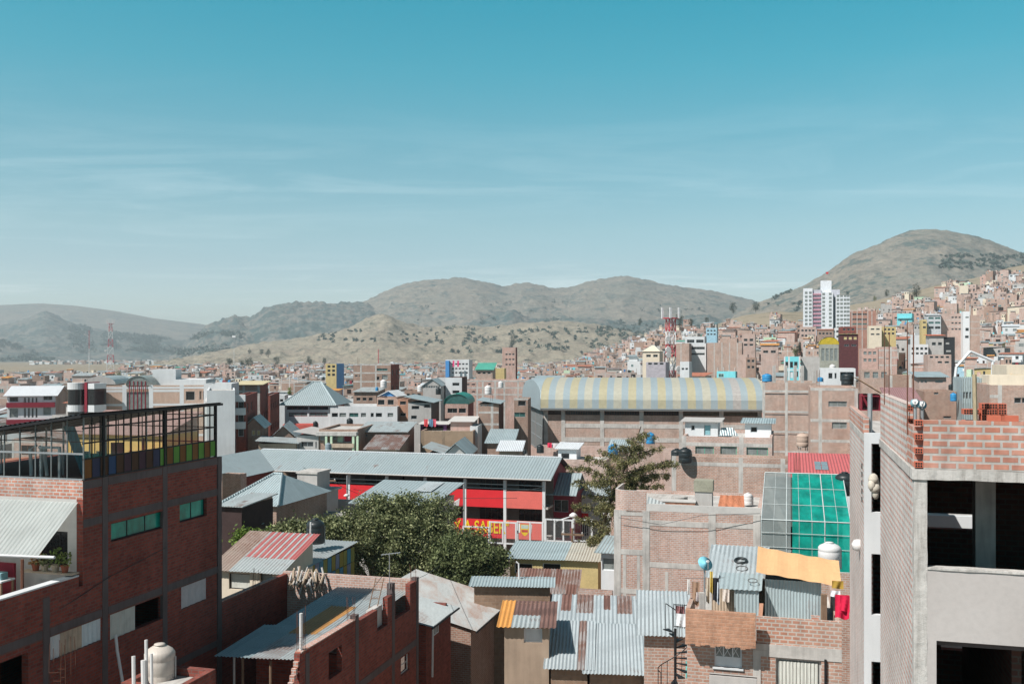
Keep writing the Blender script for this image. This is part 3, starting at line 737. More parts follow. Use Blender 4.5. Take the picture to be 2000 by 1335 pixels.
    rf.face([(.11, -.24, zt(.11) - .05), (-7.28, -.24, zt(-7.28) - .05), (-7.28, Y1 + .18, zt(-7.28) - .05), (.11, Y1 + .18, zt(.11) - .05)], DARK)
    for p, q in (((-7.3, -.26), (.12, -.26)), ((.12, -.26), (.12, Y1 + .2))): rf.hexa([(p[0], p[1], zt(p[0]) - .1), (q[0] + .001, p[1], zt(q[0]) - .1), (q[0] + .03, q[1] + .03, zt(q[0]) - .1), (p[0], q[1] + .03, zt(p[0]) - .1), (p[0], p[1], zt(p[0]) - .01), (q[0] + .001, p[1], zt(q[0]) - .01), (q[0] + .03, q[1] + .03, zt(q[0]) - .01), (p[0], q[1] + .03, zt(p[0]) - .01)], DARKM)
    rf.build('roof', G)
    # awning over the terrace
    a = MB(); corrugated(a, (-6.8, -1.75, 13.62), (-.3, -1.66, 13.7), (-.15, -.03, 15.15), (-6.8, -.03, 15.15), translucent('fibreglass_white', (.60, .64, .62), .4, .93), .16, .015); a.build('awning', b.root)
    MB().tube([(-6.8, -1.75, 13.55), (.25, -1.62, 13.66)], .05, PLAS_W).tube([(-.9, -1.7, 11.5), (-.9, -1.7, 13.55)], .05, RUSTM).build('awning_rail', b.root)
    MB().box(-6.7, -1.95, -.9, -.8, 11.5, 13.2, MAROON).build('partition', b.root)
    # things in the glasshouse and on the terrace
    def at(n, x, y, z, label, cat, group=None): return empty(n, b.world(x, y, z), ROT, label, cat, group)
    t = at('door_frame', -1.75, .5, ZS, 'white empty door frame standing behind the glasshouse front', 'door frame')
    MB().box(-.42, -.34, 0, .08, 0, 1.05, WHITE).box(.34, .42, 0, .08, 0, 1.05, WHITE).box(-.338, .338, 0, .08, .97, 1.05, WHITE).build('frame', t); 
    t = at('door_frame', -2.45, .8, ZS, 'pair of white curved posts leaning inside the glasshouse front', 'door frame'); MB().tube([(-.3, 0, 0), (-.36, 0, .9), (-.1, 0, 1.05)], .06, WHITE).tube([(.35, 0, 0), (.2, 0, .9), (.02, 0, 1.0)], .06, WHITE).build('frame', t)
    t = MB().hexa([(-.2, .9, 0), (.2, .9, 0), (.2, .93, 0), (-.2, .93, 0), (-.65, .5, 1.75), (-.2, .5, 1.75), (-.2, .53, 1.75), (-.65, .53, 1.75)], corr('teal_sheet', (.03, .19, .25), 0, metal=0)).build('leaning_sheet', loc=b.world(-.55, 0, ZS)); t.rotation_euler = (0, 0, ROT); tag(t, 'teal corrugated sheet leaning inside the glasshouse', 'sheet')
    for i, (x, y, rz, lb) in enumerate(((-1.2, 3.3, .3, 'dark chair under the glasshouse roof, the nearer of two'), (-1.5, 5.6, 2.1, 'dark chair at the far end inside the glasshouse'))):
        c = at('chair', x, y, ZS, lb, 'chair', 'chairs in the glasshouse'); c.rotation_euler.z = rz
        MB().box(-.22, .22, -.22, .22, .42, .46, MAROON).build('seat', c); MB().box(-.22, .22, .18, .22, .5, .95, MAROON).build('backrest', c)
        for sx in (-.2, .2):
            for sy_ in (-.2, .2): MB().box(sx - .02, sx + .02, sy_ - .02, sy_ + .02, 0, .418 if sy_ < 0 else .95, DARKM).build('leg', c)
    sh = MB().box(-1.95, .06, -.62, -.25, 12.86, 12.9, WOODP).build('plank_shelf', loc=b.world(0, 0, 0)); sh.rotation_euler = (0, 0, ROT); tag(sh, 'pale plank carrying flower pots on the brick terrace', 'shelf')
    for i, (x, pm, lf, hh, lb) in enumerate(((-1.5, 'r', (.35, .2, .08), .34, 'clay pot with reddish leaves on the terrace plank'), (-1.15, 'w', (.2, .22, .1), .3, 'pale pot with a low plant on the terrace plank'), (-.72, 'w', (.14, .2, .05), .55, 'pot with a tall spiky plant on the terrace plank'), (-.35, 'r', (.16, .2, .06), .4, 'clay pot with a bushy plant nearest the white wall'))):
        p = at('potted_plant', x, -.43, 12.9, lb, 'potted plant', 'flower pots on the terrace')
        MB().lathe([(.09, 0), (.13, .2), (.145, .2), (.145, .24), (.1, .23)], plain('clay', (.30, .09, .05)) if pm == 'r' else plain('stone_pot', (.42, .34, .25)), 12).build('pot', p)
        lm = MB(); mm = leafmat('potleaf%d' % i, tuple(q * .5 for q in lf), lf, tuple(q * 1.7 for q in lf))
        for j in range(60):
            q = Vector((R.gauss(0, .11), R.gauss(0, .11), .24 + hh * R.random())); s = .06; u = Vector((R.uniform(-1, 1), R.uniform(-1, 1), R.uniform(-1, 1))).normalized() * s; v = Vector((R.uniform(-1, 1), R.uniform(-1, 1), R.uniform(-1, 1))).normalized() * s
            lm.face([q - u, q + v, q + u, q - v], mm)
        lm.build('foliage', p)
    t = at('table', -2.35, -1.25, 11.5, 'small pale table on the brick terrace', 'table'); MB().box(-.5, .5, -.3, .3, 1.2, 1.25, PLAS_W).build('top', t)
    for sx in (-.45, .45):
        for sy_ in (-.25, .25): MB().box(sx - .03, sx + .03, sy_ - .03, sy_ + .03, 0, 1.2, WOOD).build('leg', t)
    MB().box(-.48, .48, -.28, .28, .6, .64, WOODP).build('shelf', t)
    t = MB().box(-.2, .2, -.15, .15, 0, .22, plain('teal_box', (.2, .36, .38))).box(-.17, .17, -.152, -.15, .05, .18, DARK).build('box', loc=b.world(-2.2, -1.25, 12.75)); t.rotation_euler.z = ROT; tag(t, 'teal box standing on the terrace table', 'box')
    return b
PANE_GR = translucent('green_glass', (.02, .46, .35), .25, .93, .08, .6)
LB = left_building()
# low walls and clutter at its foot
b = blk('low_shed', 'low dark brick shed at the foot of the glasshouse building', 'shed', 236, 350, 1338, 29.4, 1.9, BR_RED, para=.02)
tank(312, 1340, 30.6, 1.34, BEIGEP, 'beige water tank on the low shed below the dark brick wall', wide=.34)
t = empty('pipe_stack', P(283, 1340, 29.), 0, 'white plastic pipes and boards standing beside the beige tank', 'pipes')
for i, (x, y, h, r) in enumerate(((-.32, 0, .86, .06), (.03, .05, 1.32, .05), (.02, -.12, .78, .085), (.22, -.05, .95, .045))): MB().tube([(x, y, 0), (x - .05, y + .1, h)], r, WHITEP, 8).build('pipe', t)
pipe_thing('drainpipe', [P(226, 1238, 33.9), P(229, 1270, 33.8), P(241, 1340, 33.5)], .05, WHITEP, 'white drainpipe hanging on the dark brick wall', 'pipe')
rebar(112, 1335, 30., 8, 1.3, 'tall rebar bundle beside the boarded window of the dark brick wall', w=.35)
pipe_thing('cable', [P(0, 1222, 29.7), P(90, 1205, 31.4), P(150, 1168, 32.7), P(215, 1125, 34.2), P(325, 1068, 36.6)], .012, BLACKP, 'black cable sagging across the dark brick wall', 'cable')

DIMB = brick('brick_in_shade', (.12, .055, .04), (.08, .035, .028), (.09, .075, .065), stain=.2)  # brick colour darkened to carry the shade inside the open storeys
# ---- unfinished building (right)
def right_building():
    b = B('unfinished_building', 'unfinished building with raw orange brick parapet and dark open storeys', 'building', 1785, 16.2)
    X1, Y1 = 6.5, 6.2
    zt = 18.96
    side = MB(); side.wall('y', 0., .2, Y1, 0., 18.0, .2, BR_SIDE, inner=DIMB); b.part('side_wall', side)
    MB().box(-.02, .22, .2, Y1, 18.0, 18.17, CONC).build('ring_beam', b.root)
    up = MB(); up.wall('y', 0., 1.0, Y1, 18.17, 19.17, .14, brick('brick_side_raw', (.60, .31, .25), (.53, .26, .20), (.58, .56, .53), w=.27, h=.125, ms=.036, stain=.45)); 
    for i in range(8): 
        if i % 2 == 0: up.box(.0, .14, .86, 1.0, 18.18 + i * .125, 18.18 + (i + 1) * .125 - .01, BR_ORG)
    b.part('raised_parapet', up)
    b.part('front_parapet', MB().wall('x', 0., .145, X1, 18.17, zt, .14, BR_ORG).wall('y', .004, .145, .99, 18.17, zt - .12, .135, BR_ORG))
    # hollow brick ends
    e = MB()
    HR = plain('hollow_brick', (.55, .15, .09), .9, .1)
    for i in range(0, 7, 2):
        z = 18.19 + i * .113; e = MB(); e.box(.012, .142, -.006, .12, z, z + .095, HR)
        for cx in range(3):
            for cz in range(2): e.box(.022 + cx * .038, .05 + cx * .038, -.009, .02, z + .012 + cz * .04, z + .04 + cz * .04, DARK)
        b.part('hollow_brick_end', e)
    e = MB()
    for i in range(1, 8, 2):
        z = 18.18 + i * .125; e = MB(); e.box(.01, .13, .985, 1.02, z, z + .105, HR)
        for cx in range(3):
            for cz in range(2): e.box(.02 + cx * .037, .048 + cx * .037, .98, 1.0, z + .014 + cz * .044, z + .044 + cz * .044, DARK)
        b.part('hollow_brick_end', e)
    rough_slab(-.03, X1, -.03, Y1, 18.0, 18.165, ROUGHC).build('roof_slab', b.root)
    MB().box(.02, X1, .2, Y1, 15.28, 15.45, CONC_D).build('floor_slab', b.root)
    rough_slab(0., .2, 0., .2, 8., 18., ROUGHC).build('column', b.root)
    MB().box(X1 - .3, X1, .0, .3, 0, 18., CONC).build('column', b.root)
    # lower balustrade wall with its opening below
    PL = plaster_patch()
    fr = MB(); fr.wall('x', 0., .2, X1 - .3, 0., 16.54, .16, PL, [(b.fx(1829), X1 - .31, 12.6, 15.40)], DARK); b.part('front_wall', fr)
    fi = rough_slab(.2, X1 - .3, -.02, .2, 16.541, 16.575, ROUGHC); b.part('sill', fi)
    bx0, bx1 = b.fx(1800, Y1), b.fx(1904, Y1)
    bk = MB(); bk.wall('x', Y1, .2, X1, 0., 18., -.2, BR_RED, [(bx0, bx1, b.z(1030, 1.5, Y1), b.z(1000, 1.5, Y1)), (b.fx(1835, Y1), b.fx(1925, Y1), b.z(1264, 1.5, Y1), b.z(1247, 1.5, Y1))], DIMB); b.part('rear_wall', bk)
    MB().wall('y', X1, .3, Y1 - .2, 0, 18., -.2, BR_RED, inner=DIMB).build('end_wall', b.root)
    x = b.fx(1925, 2.6); MB().box(x - .17, x + .17, 2.6, 2.95, 15.45, 18., CONC).build('inner_column', b.root)
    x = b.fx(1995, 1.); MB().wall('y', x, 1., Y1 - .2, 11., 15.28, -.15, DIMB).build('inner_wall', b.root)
    # bricks on the roof
    for px0, py0, nn, rows, lb in ((1880, 818, 3, 5, 'stack of orange hollow bricks behind the raw brick parapet, beside the pole'), (1916, 818, 3, 6, 'taller stack of orange hollow bricks right of the beige pole')):
        m = MB(); d = 17.6; o = P(px0, py0, d); o.z = 18.17
        for r in range(rows + 4):
            for c in range(nn):
                if R.random() < (.25 if r >= rows + 2 else 0): continue
                x = c * .145 + .02 * R.uniform(-1, 1); z = r * .1; m.box(x, x + .135, 0, .25, z, z + .092, HR)
                for q in range(3):
                    for s in range(2): m.box(x + .01 + q * .042, x + .04 + q * .042, -.004, .01, z + .01 + s * .042, z + .04 + s * .042, DARK)
        s = m.build('brick_stack', loc=o); s.rotation_euler.z = ROT; tag(s, lb, 'bricks', 'loose brick stacks')
    for i in range(2): 
        s = MB().box(0, .25, 0, .13, 0, .09, HR).build('brick', loc=b.world(b.fx(1930 + 26 * i, .0), .004, zt + .002)); s.rotation_euler.z = ROT; tag(s, ('left', 'right')[i] + ' one of two loose bricks lying on the raw brick parapet', 'brick', 'loose bricks')
    pl = P(1907, 818, 17.3); pl.z = 18.17; q = P(1903, 731, 17.3)
    pipe_thing('pole', [pl, q], .036, plain('bamboo', (.42, .34, .22)), 'beige pole rising behind the raw brick parapet', 'pole')
    for px, h, lb in ((1735, 1.55, 'thin rebar cluster above the raised brick side wall'), (1782, 1.9, 'tall thin rebar rising at the corner of the raw brick parapet')):
        p = b.world(.07, b.sy(px, .07), 19.17 if px < 1770 else 18.85); m = MB()
        for i in range(4): m.tube([(i * .05 - .08, (i % 2) * .15, -.2), (i * .052 - .08, (i % 2) * .15, h * R.uniform(.7, 1.)), ], .007, RUSTM, 5)
        tag(m.build('rebar_bundle', loc=p), lb, 'rebar', 'rebar sticking out of unfinished columns')
    return b
def plaster_patch():
    k = N('plaster_patched'); v = k.uv(); a = k.noise(v, 1.1, 7, .68, (1, 2.2, 1)); b = k.noise(v, 9, 4, .6); c = k.noise(v, .5, 3, .5)
    col = k.ramp(c, [(.3, (.42, .385, .365)), (.7, (.48, .445, .425))]); col = k.mix(k.ramp(a, [(.62, 0.), (.69, .75)]), col, (.33, .33, .34)); col = k.mix(1., col, k.ramp(b, [(.3, (.93,) * 3), (.6, (1., 1., 1.))]), 'MULTIPLY')
    k.bsdf(col, .9, 0, b, .006, .4, .2); return k.m
RB = right_building()
dish(1787, 787, 17.0, .075, plain('dish_teal', (.3, .55, .62)), 'small teal dish at the raw brick corner, left of a pair', -20, 30, post=.5)
dish(1801, 791, 17.4, .075, plain('dish_teal', (.3, .55, .62)), 'small teal dish at the raw brick corner, right of a pair', -20, 30, post=.5)
# white stair wing beside it
def stair_wing():
    b = B('stair_wing', 'narrow white stair wing with tall dark slots behind the raw brick wall', 'building', 1688, 23.2)
    W = b.fx(1800); H = b.z(845, 0, 0); op = [(b.fx(1702), b.fx(1722), b.z(q, .2, 0), b.z(p, .2, 0)) for p, q in ((866, 1000), (1081, 1200), (1291, 1400))]
    b.part('wall', MB().wall('x', 0., 0., W, 0, H, .15, PLAS_W, op, DARK))
    b.part('side_wall', MB().wall('y', 0., .15, 5.6, 0, H - .2, .2, BR_SIDE, [], DARK).wall('y', W, .15, 5.6, 0, H - .2, -.2, BR_SIDE, [], DARK).wall('x', 5.8, 0., W, 0, H - .2, -.2, BR_SIDE))
    b.part('roof', MB().box(-.02, W, .16, 5.5, H - .2, H - .05, CONC))
    b.part('parapet', MB().wall('y', -.01, .16, 5.8, H - .05, H + .35, .13, BR_ORG))
    for i in range(5): MB().box(-.016, .05, .6, .72, H - .9 - i * .2, H - .78 - i * .2, DARK).build('vent_hole', b.root)
    return b
SW = stair_wing()
pipe_thing('pipe', [SW.world(.15, .35, SW.z(845)) - Vector((0, 0, .1)), SW.world(.15, .35, 0) + Vector((0, 0, SW.z(768, .15, .35)))], .055, GALV, 'grey metal pipe standing on the white stair wing', 'pipe')
t = tag(MB().lathe([(.02, -.12), (.13, -.08), (.16, .05), (.1, .15), (.03, .17)], WHITEP, 12).build('wall_lamp', smooth=True, loc=P(1676, 1066, 24.6)), 'round white lamp on the pale side of the stair wing', 'lamp')
t = MB(); [t.lathe([(.03, -.13), (r_ * .8, -.08), (r_, .0), (r_ * .7, .09), (.03, .13)], plain('sack', (.55, .50, .42), .9, .2, 4.), 9, c=(dx, dy, dz)) for r_, dx, dy, dz in ((.12, 0, 0, 0), (.1, .06, .05, -.1), (.13, .03, 0, -.2), (.09, -.05, -.03, -.13), (.08, .05, 0, -.33))]
tag(t.build('sack_bundle', smooth=True, loc=P(1706, 935, 22.9)), 'bundle of pale sacks hanging in the top slot of the stair wing', 'sacks')
# pale building seen through the unfinished storeys
b = blk('white_house', 'white house glimpsed through the open storeys of the unfinished building', 'house', 1790, 2080, 1010, 25.5, 8., PLAS_W, para=.1)

# ---- shaded brick house with patched tin roof (centre)
def shed_house():
    b = B('brick_house', 'roofless red brick house shell with stepped wall tops around a patched tin roof', 'house', 818, 45.)
    xl = b.fx(557); YF = -11.35
    y = lambda px: b.sy(px)
    mb = MB()
    segs = [(YF, y(697), 9.82), (y(697), y(737), 9.70), (y(737), y(757), 8.81), (y(757), y(772), 9.93), (y(772), y(801), 8.81), (y(801), 0., 9.93)]
    win = (y(783), y(800), 6.20, 6.97); hole = (y(642), y(668), 8.22, 9.22)
    for a, c, zt in segs: mb.wall('y', 0., a, c, 0., zt, -.22, BR_RED, [o for o in (win, hole) if a < o[0] < c], BR_RED)
    mb.wall('x', 0., xl, -.22, 0., 9.93, -.22, BR_PINK); mb.wall('y', xl, YF, -.22, 0., 9.84, .22, BR_RED)
    b.part('wall', mb)
    cp = MB()
    for i in range(9): cp.box(-.2, -.02, YF - .12 - .12 * i if i else YF - .1, YF - .12 * i, 9.38 - .2 * i, 9.57 - .2 * i, BR_ORG)
    b.part('stepped_brick_end', cp)
    for px, zt in ((600, 9.70), (697, 9.99), (768, 10.41), (815, 10.05)): MB().box(-.235, .02, y(px) - .14, y(px) + .14, 0, zt, CONC_D).build('column', b.root)
    for a, c in ((y(600) + .14, y(697) - .14), (y(697) + .14, y(768) - .14), (y(768) + .14, y(815) - .14)): MB().box(-.1, .013, a, c, 7.03, 7.33, CONC_D).build('beam', b.root)
    window(b.root, *win, 0., -.1, PANE, PLAS_W, 1, 2, 'y')
    tp = MB().box(-.24, .02, YF + .1, y(697) - .2, 9.818, 9.86, BR_ORG); tp2 = MB().box(xl - .01, xl + .23, -6, -1.2, 9.841, 9.88, BR_ORG); b.part('coping', tp); b.part('coping', tp2)
    x0 = b.fx(662, -.35); BL = corr('old_zinc_in_shade', (.34, .42, .44), .25, metal=.2); OG = corr('ochre_sheet', (.52, .27, .09), .1, metal=0)  # first sheet: old zinc, its bluish tone puts shade into the colour
    rf = MB(); corrugated(rf, (x0, -9.95, 9.01), (-.26, -9.95, 9.16), (-.26, -.4, 9.48), (x0, -.4, 9.44), BL, .15, .02,
        cols=[(.30, .62, .30, .70, OG), (.0, .30, .0, 1., BL), (.62, 1., .0, 1., ZINC2), (.3, .62, 0., .30, corr('worn_rusty', (.46, .48, .48), .6)), (.3, .5, .7, 1., BL), (.5, .62, .7, 1., ZINC2)], rows=5)
    b.part('roof', rf)
    r2 = MB(); corrugated(r2, (x0 - .65, -9.6, 8.87), (x0 + .1, -9.6, 8.94), (x0 + .1, -5.9, 9.13), (x0 - .65, -5.9, 9.08), BL, .15, .02); b.part('roof_sheet', r2)
    for x in (x0 + .25, x0 + .6, (x0 - .3) / 2, -.6): MB().tube([(x, -9.7, 0), (x, -9.7, 8.94)], .05, GALV if x == x0 + .25 else WOOD).build('post', b.root)
    MB().box(x0, -.25, -7.7, -7.5, 0, 8.69, BR_RED).build('inner_wall', b.root)
    # white pier in the wall gap, with a ladder
    MB().box(-.5, -.25, y(737), y(757), 7.68, 9.64, PLAS).build('pier', b.root)
    L = empty('ladder', b.world(-.35, y(748), 9.22), 0, 'wooden ladder leaning on the stepped brick wall', 'ladder')
    for s in (-.17, .17): MB().tube([(s - .25, -.2, -.4), (s + .12, .6, 1.5)], .022, WOOD).build('rail', L)
    for i in range(6):
        f = (i + .5) / 6; MB().tube([(-.17 - .25 + .37 * f, -.2 + .8 * f, -.4 + 1.9 * f), (.17 - .25 + .37 * f, -.2 + .8 * f, -.4 + 1.9 * f)], .016, WOOD).build('rung', L)
    # firewood on the back wall
    fw = MB(); 
    for i in range(46):
        px = R.uniform(568, 632); p = b.world(b.fx(px, -.5), -.5 + R.uniform(-.15, .15), 9.60 + R.uniform(-.25, .4)); a = R.uniform(0, 3); l = R.uniform(.15, .35)
        fw.tube([p - Vector((math.cos(a) * .1, .1, l)), p + Vector((math.cos(a) * .12, .1, l))], R.uniform(.03, .055), WOODP if i % 3 else PLAS, 6)
    tag(fw.build('firewood_pile'), 'pile of pale firewood in the corner of the brick house shell', 'firewood')
    for px, n, h, lb, xx in ((593, 4, 1.5, 'rebar on the nearest column of the shaded brick wall', -.1), (690, 4, .9, 'rebar on the second column of the shaded brick wall', -.1), (812, 3, .8, 'rebar at the far right corner of the shaded brick house', -.1)):
        rebar(0, 0, 30, n, h, lb); o = COL.objects[-1]; o.location = b.world(xx, y(px), 9.93)
    pipe_thing('pole', [b.world(-.12, y(594), 9.70), b.world(-.12, y(594), 11.12)], .06, WHITEP, 'white pole on the stepped end of the shaded brick wall', 'pole')
    rebar(500, 1150, 43.4, 5, .9, 'rebar bundle on the dark left wall beside the tin roofed hut'); 
    a = empty('antenna', b.world(-.1, y(765), 10.41), 0, 'old television antenna above the shaded brick wall', 'antenna')
    MB().tube([(0, 0, -.2), (0, 0, 1.3)], .02, GALV).build('mast', a); MB().tube([(-.35, 0, 1.22), (.45, .1, 1.3)], .014, GALV).build('boom', a)
    for i in range(6): MB().tube([(-.3 + i * .14, -.22 + .01 * i, 1.225 + i * .013), (-.3 + i * .14, .25, 1.225 + i * .013)], .008, GALV, 4).build('element', a)
    return b
CH = shed_house()

# ---- sheds and tin roofs below the tree
def plane_shed(name, label, pxf, pyf, df, pxn, rise, span, h_mat, r_mat, wallx=True, drop=.0, cols=None):
    """lean-to roof falling to the right: eave runs along the street from (pxf,pyf) at df towards the camera to column pxn"""
    b = B(name, label, 'shed', pxf, df); ze = b.z(pyf); yn = b.sy(pxn); b.W, b.H = 0, ze
    rf = MB(); corrugated(rf, (.25, yn - .2, ze - .05), (.25, .2, ze - .05), (-span, .2, ze + rise), (-span, yn - .2, ze + rise), r_mat, .18, .02, cols=cols, rows=3); b.part('roof', rf)
    w_ = MB(); w_.wall('y', -.1, yn, 0., 0, ze - .06, -.2, h_mat); w_.wall('x', yn, -span, -.3, 0, ze - .08, .2, h_mat); w_.wall('x', 0., -span, -.3, 0, ze + rise * .3, -.2, h_mat); w_.face([(-span, yn, ze - .08), (-.1, yn, ze - .08), (-span, yn, ze + rise - .08)], h_mat); b.part('wall', w_)
    MB().tube([(.28, yn - .2, ze - .1), (.28, .2, ze - .1)], .05, DARKM).build('gutter', b.root)
    return b
s1 = plane_shed('tin_shed', 'big rust streaked tin shed roof below the dense tree', 989, 1171, 58., 923, 1.42, 5.7, BR_BROWN, corr('rust_streaked', (.50, .52, .51), .62, rc=(.34, .22, .17)))
s2 = plane_shed('tin_shed', 'small pale tin lean-to against the shaded brick house', 884, 1184, 50., 836, .6, 3.2, BR_RED, ZINC2)
pipe_thing('drainpipe', [s2.world(.25, s2.sy(836), s2.H - .1), s2.world(.2, s2.sy(836) + .05, 5.)], .05, WHITEP, 'pale drainpipe at the corner of the small tin lean-to', 'pipe')
w_ = s2.sy(848), s2.sy(858)
window(s2.root, *w_, s2.H - .75, s2.H - .25, -.1, .02, PANE_C, WHITE, 2, 1, 'y')

def small_house(name, label, px0, px1, pyE, d, depth, rise, wall_m, roof_m, cols=None, wins=(), pane=PANE_D, cat='house', pitch=.18, rot=ROT, ov=.3, frame=WHITE, patches=None):
    b = blk(name, label, cat, px0, px1, pyE, d, depth, wall_m, rot, wins, cols or (), (), pane, frame, roof=('none', None, 0), sub=True)
    [bpy.data.objects.remove(c) for c in kids(b.root) if c.name.startswith('roof')]
    rf = MB(); corrugated(rf, (-ov, -ov, b.H), (b.W + ov, -ov, b.H), (b.W + ov, depth + ov, b.H + rise), (-ov, depth + ov, b.H + rise), roof_m, pitch, .02, cols=patches, rows=3); b.part('roof', rf)
    g = MB(); g.face([(b.W, .05, b.H), (b.W, depth, b.H), (b.W, depth, b.H + rise * .9)], wall_m).face([(0, .05, b.H), (0, depth, b.H + rise * .9), (0, depth, b.H)], wall_m).face([(0, depth, b.H), (0, depth, b.H + rise * .9), (b.W, depth, b.H + rise * .9), (b.W, depth, b.H)], wall_m); b.part('gable', g)
    return b
TAN = plain('tan_render', (.36, .27, .20), .9, .14, .7, streak=True)
small_house('orange_roof_house', 'narrow tan house under an orange and brown sheet roof', 985, 1072, 1221, 40.6, 2.7, .28, TAN, RUSTR, rot=rad(-4.), wins=((1023, 1059, 1226, 1255, PLAS_W),), patches=[(0., .24, 0., 1., ORGS), (.24, .72, .0, .45, ZINC2)])
small_house('adobe_hut', 'rough adobe hut with a pale tin strip roof below the tree', 926, 1074, 1143, 56., 1.5, .12, ADOBE, ZINC, rot=rad(-3.))
small_house('rusty_roof_shed', 'shed under a rust and white striped tin roof', 1008, 1120, 1168, 58., 3.4, .95, TAN, RUSTZ, rot=rad(-7.), patches=[(.14, .3, .35, 1., RUSTR), (.42, .52, .0, 1., RUSTR), (.80, .95, 0., .5, RUSTR), (.6, .7, .5, 1., RUSTR)], cat='shed')
b = small_house('tin_roof_house', 'adobe house under clean white corrugated sheets at the bottom edge', 1152, 1258, 1312, 39.6, 3.4, .95, ADOBE, corr('pale_zinc', (.46, .51, .525), .15), pitch=.14, rot=rad(-5.5))
b = small_house('tin_roof_house', 'adobe house under half shaded white sheets with one rust strip', 1076, 1147, 1302, 40., 3.2, .95, ADOBE, corr('pale_zinc', (.46, .51, .525), .15), patches=[(.66, .82, 0., 1., RUSTZ)], pitch=.14, rot=rad(-5.5))
b = small_house('tin_roof_house', 'low house with rust patched white roof behind the bottom white sheets', 1084, 1232, 1231, 44.2, 3.2, .75, ADOBE, corr('pale_zinc', (.46, .51, .525), .15), patches=[(.12, .24, .55, 1., RUSTR), (.3, .5, .5, 1., RUSTZ), (.62, .70, .6, 1., RUSTR), (.78, .95, .5, 1., RUSTZ)], rot=rad(-5.5))
b = small_house('tin_roof_house', 'brick house under a plain pale roof beside the spiral stair', 1258, 1338, 1237, 36.4, 2.6, .9, BR_LIT, corr('pale_zinc', (.46, .51, .525), .15), pitch=.14, rot=rad(-7.5))
t = MB(); corrugated(t, P(1180, 1196, 47), P(1256, 1192, 46.), P(1262, 1164, 47.2), P(1236, 1170, 47.6), WHTS, .16, .015); tag(t.build('awning'), 'loose white sheet awning tilted against the framed brick building', 'awning')
small_house('school_shed', 'long low yellow walled shed with pale roof under the school fence', 996, 1168, 1091, 64., 3.8, .34, YEL, ZINC, rot=rad(-10.), patches=[(.62, 1., 0., 1., corr('cream_sheet', (.56, .52, .44), .2))], cat='shed', wins=((1005, 1040, 1099, 1120, DARK), (1060, 1095, 1099, 1120, DARK)))
blk('brick_wall', 'low pinkish brick wall running right of the rusty striped roof', 'wall', 1130, 1196, 1152, 55., .3, BR_PINK, para=.01)
blk('brick_wall', 'low crumbling brown wall below the rusty striped roof', 'wall', 1075, 1200, 1182, 51., .35, BR_BROWN, para=.01)
pipe_thing('post', [P(1014, 1135, 57.2), P(1013, 1100, 57.2), P(1008, 1096, 57.2)], .05, WHITEP, 'white post standing by the adobe hut roof', 'post')
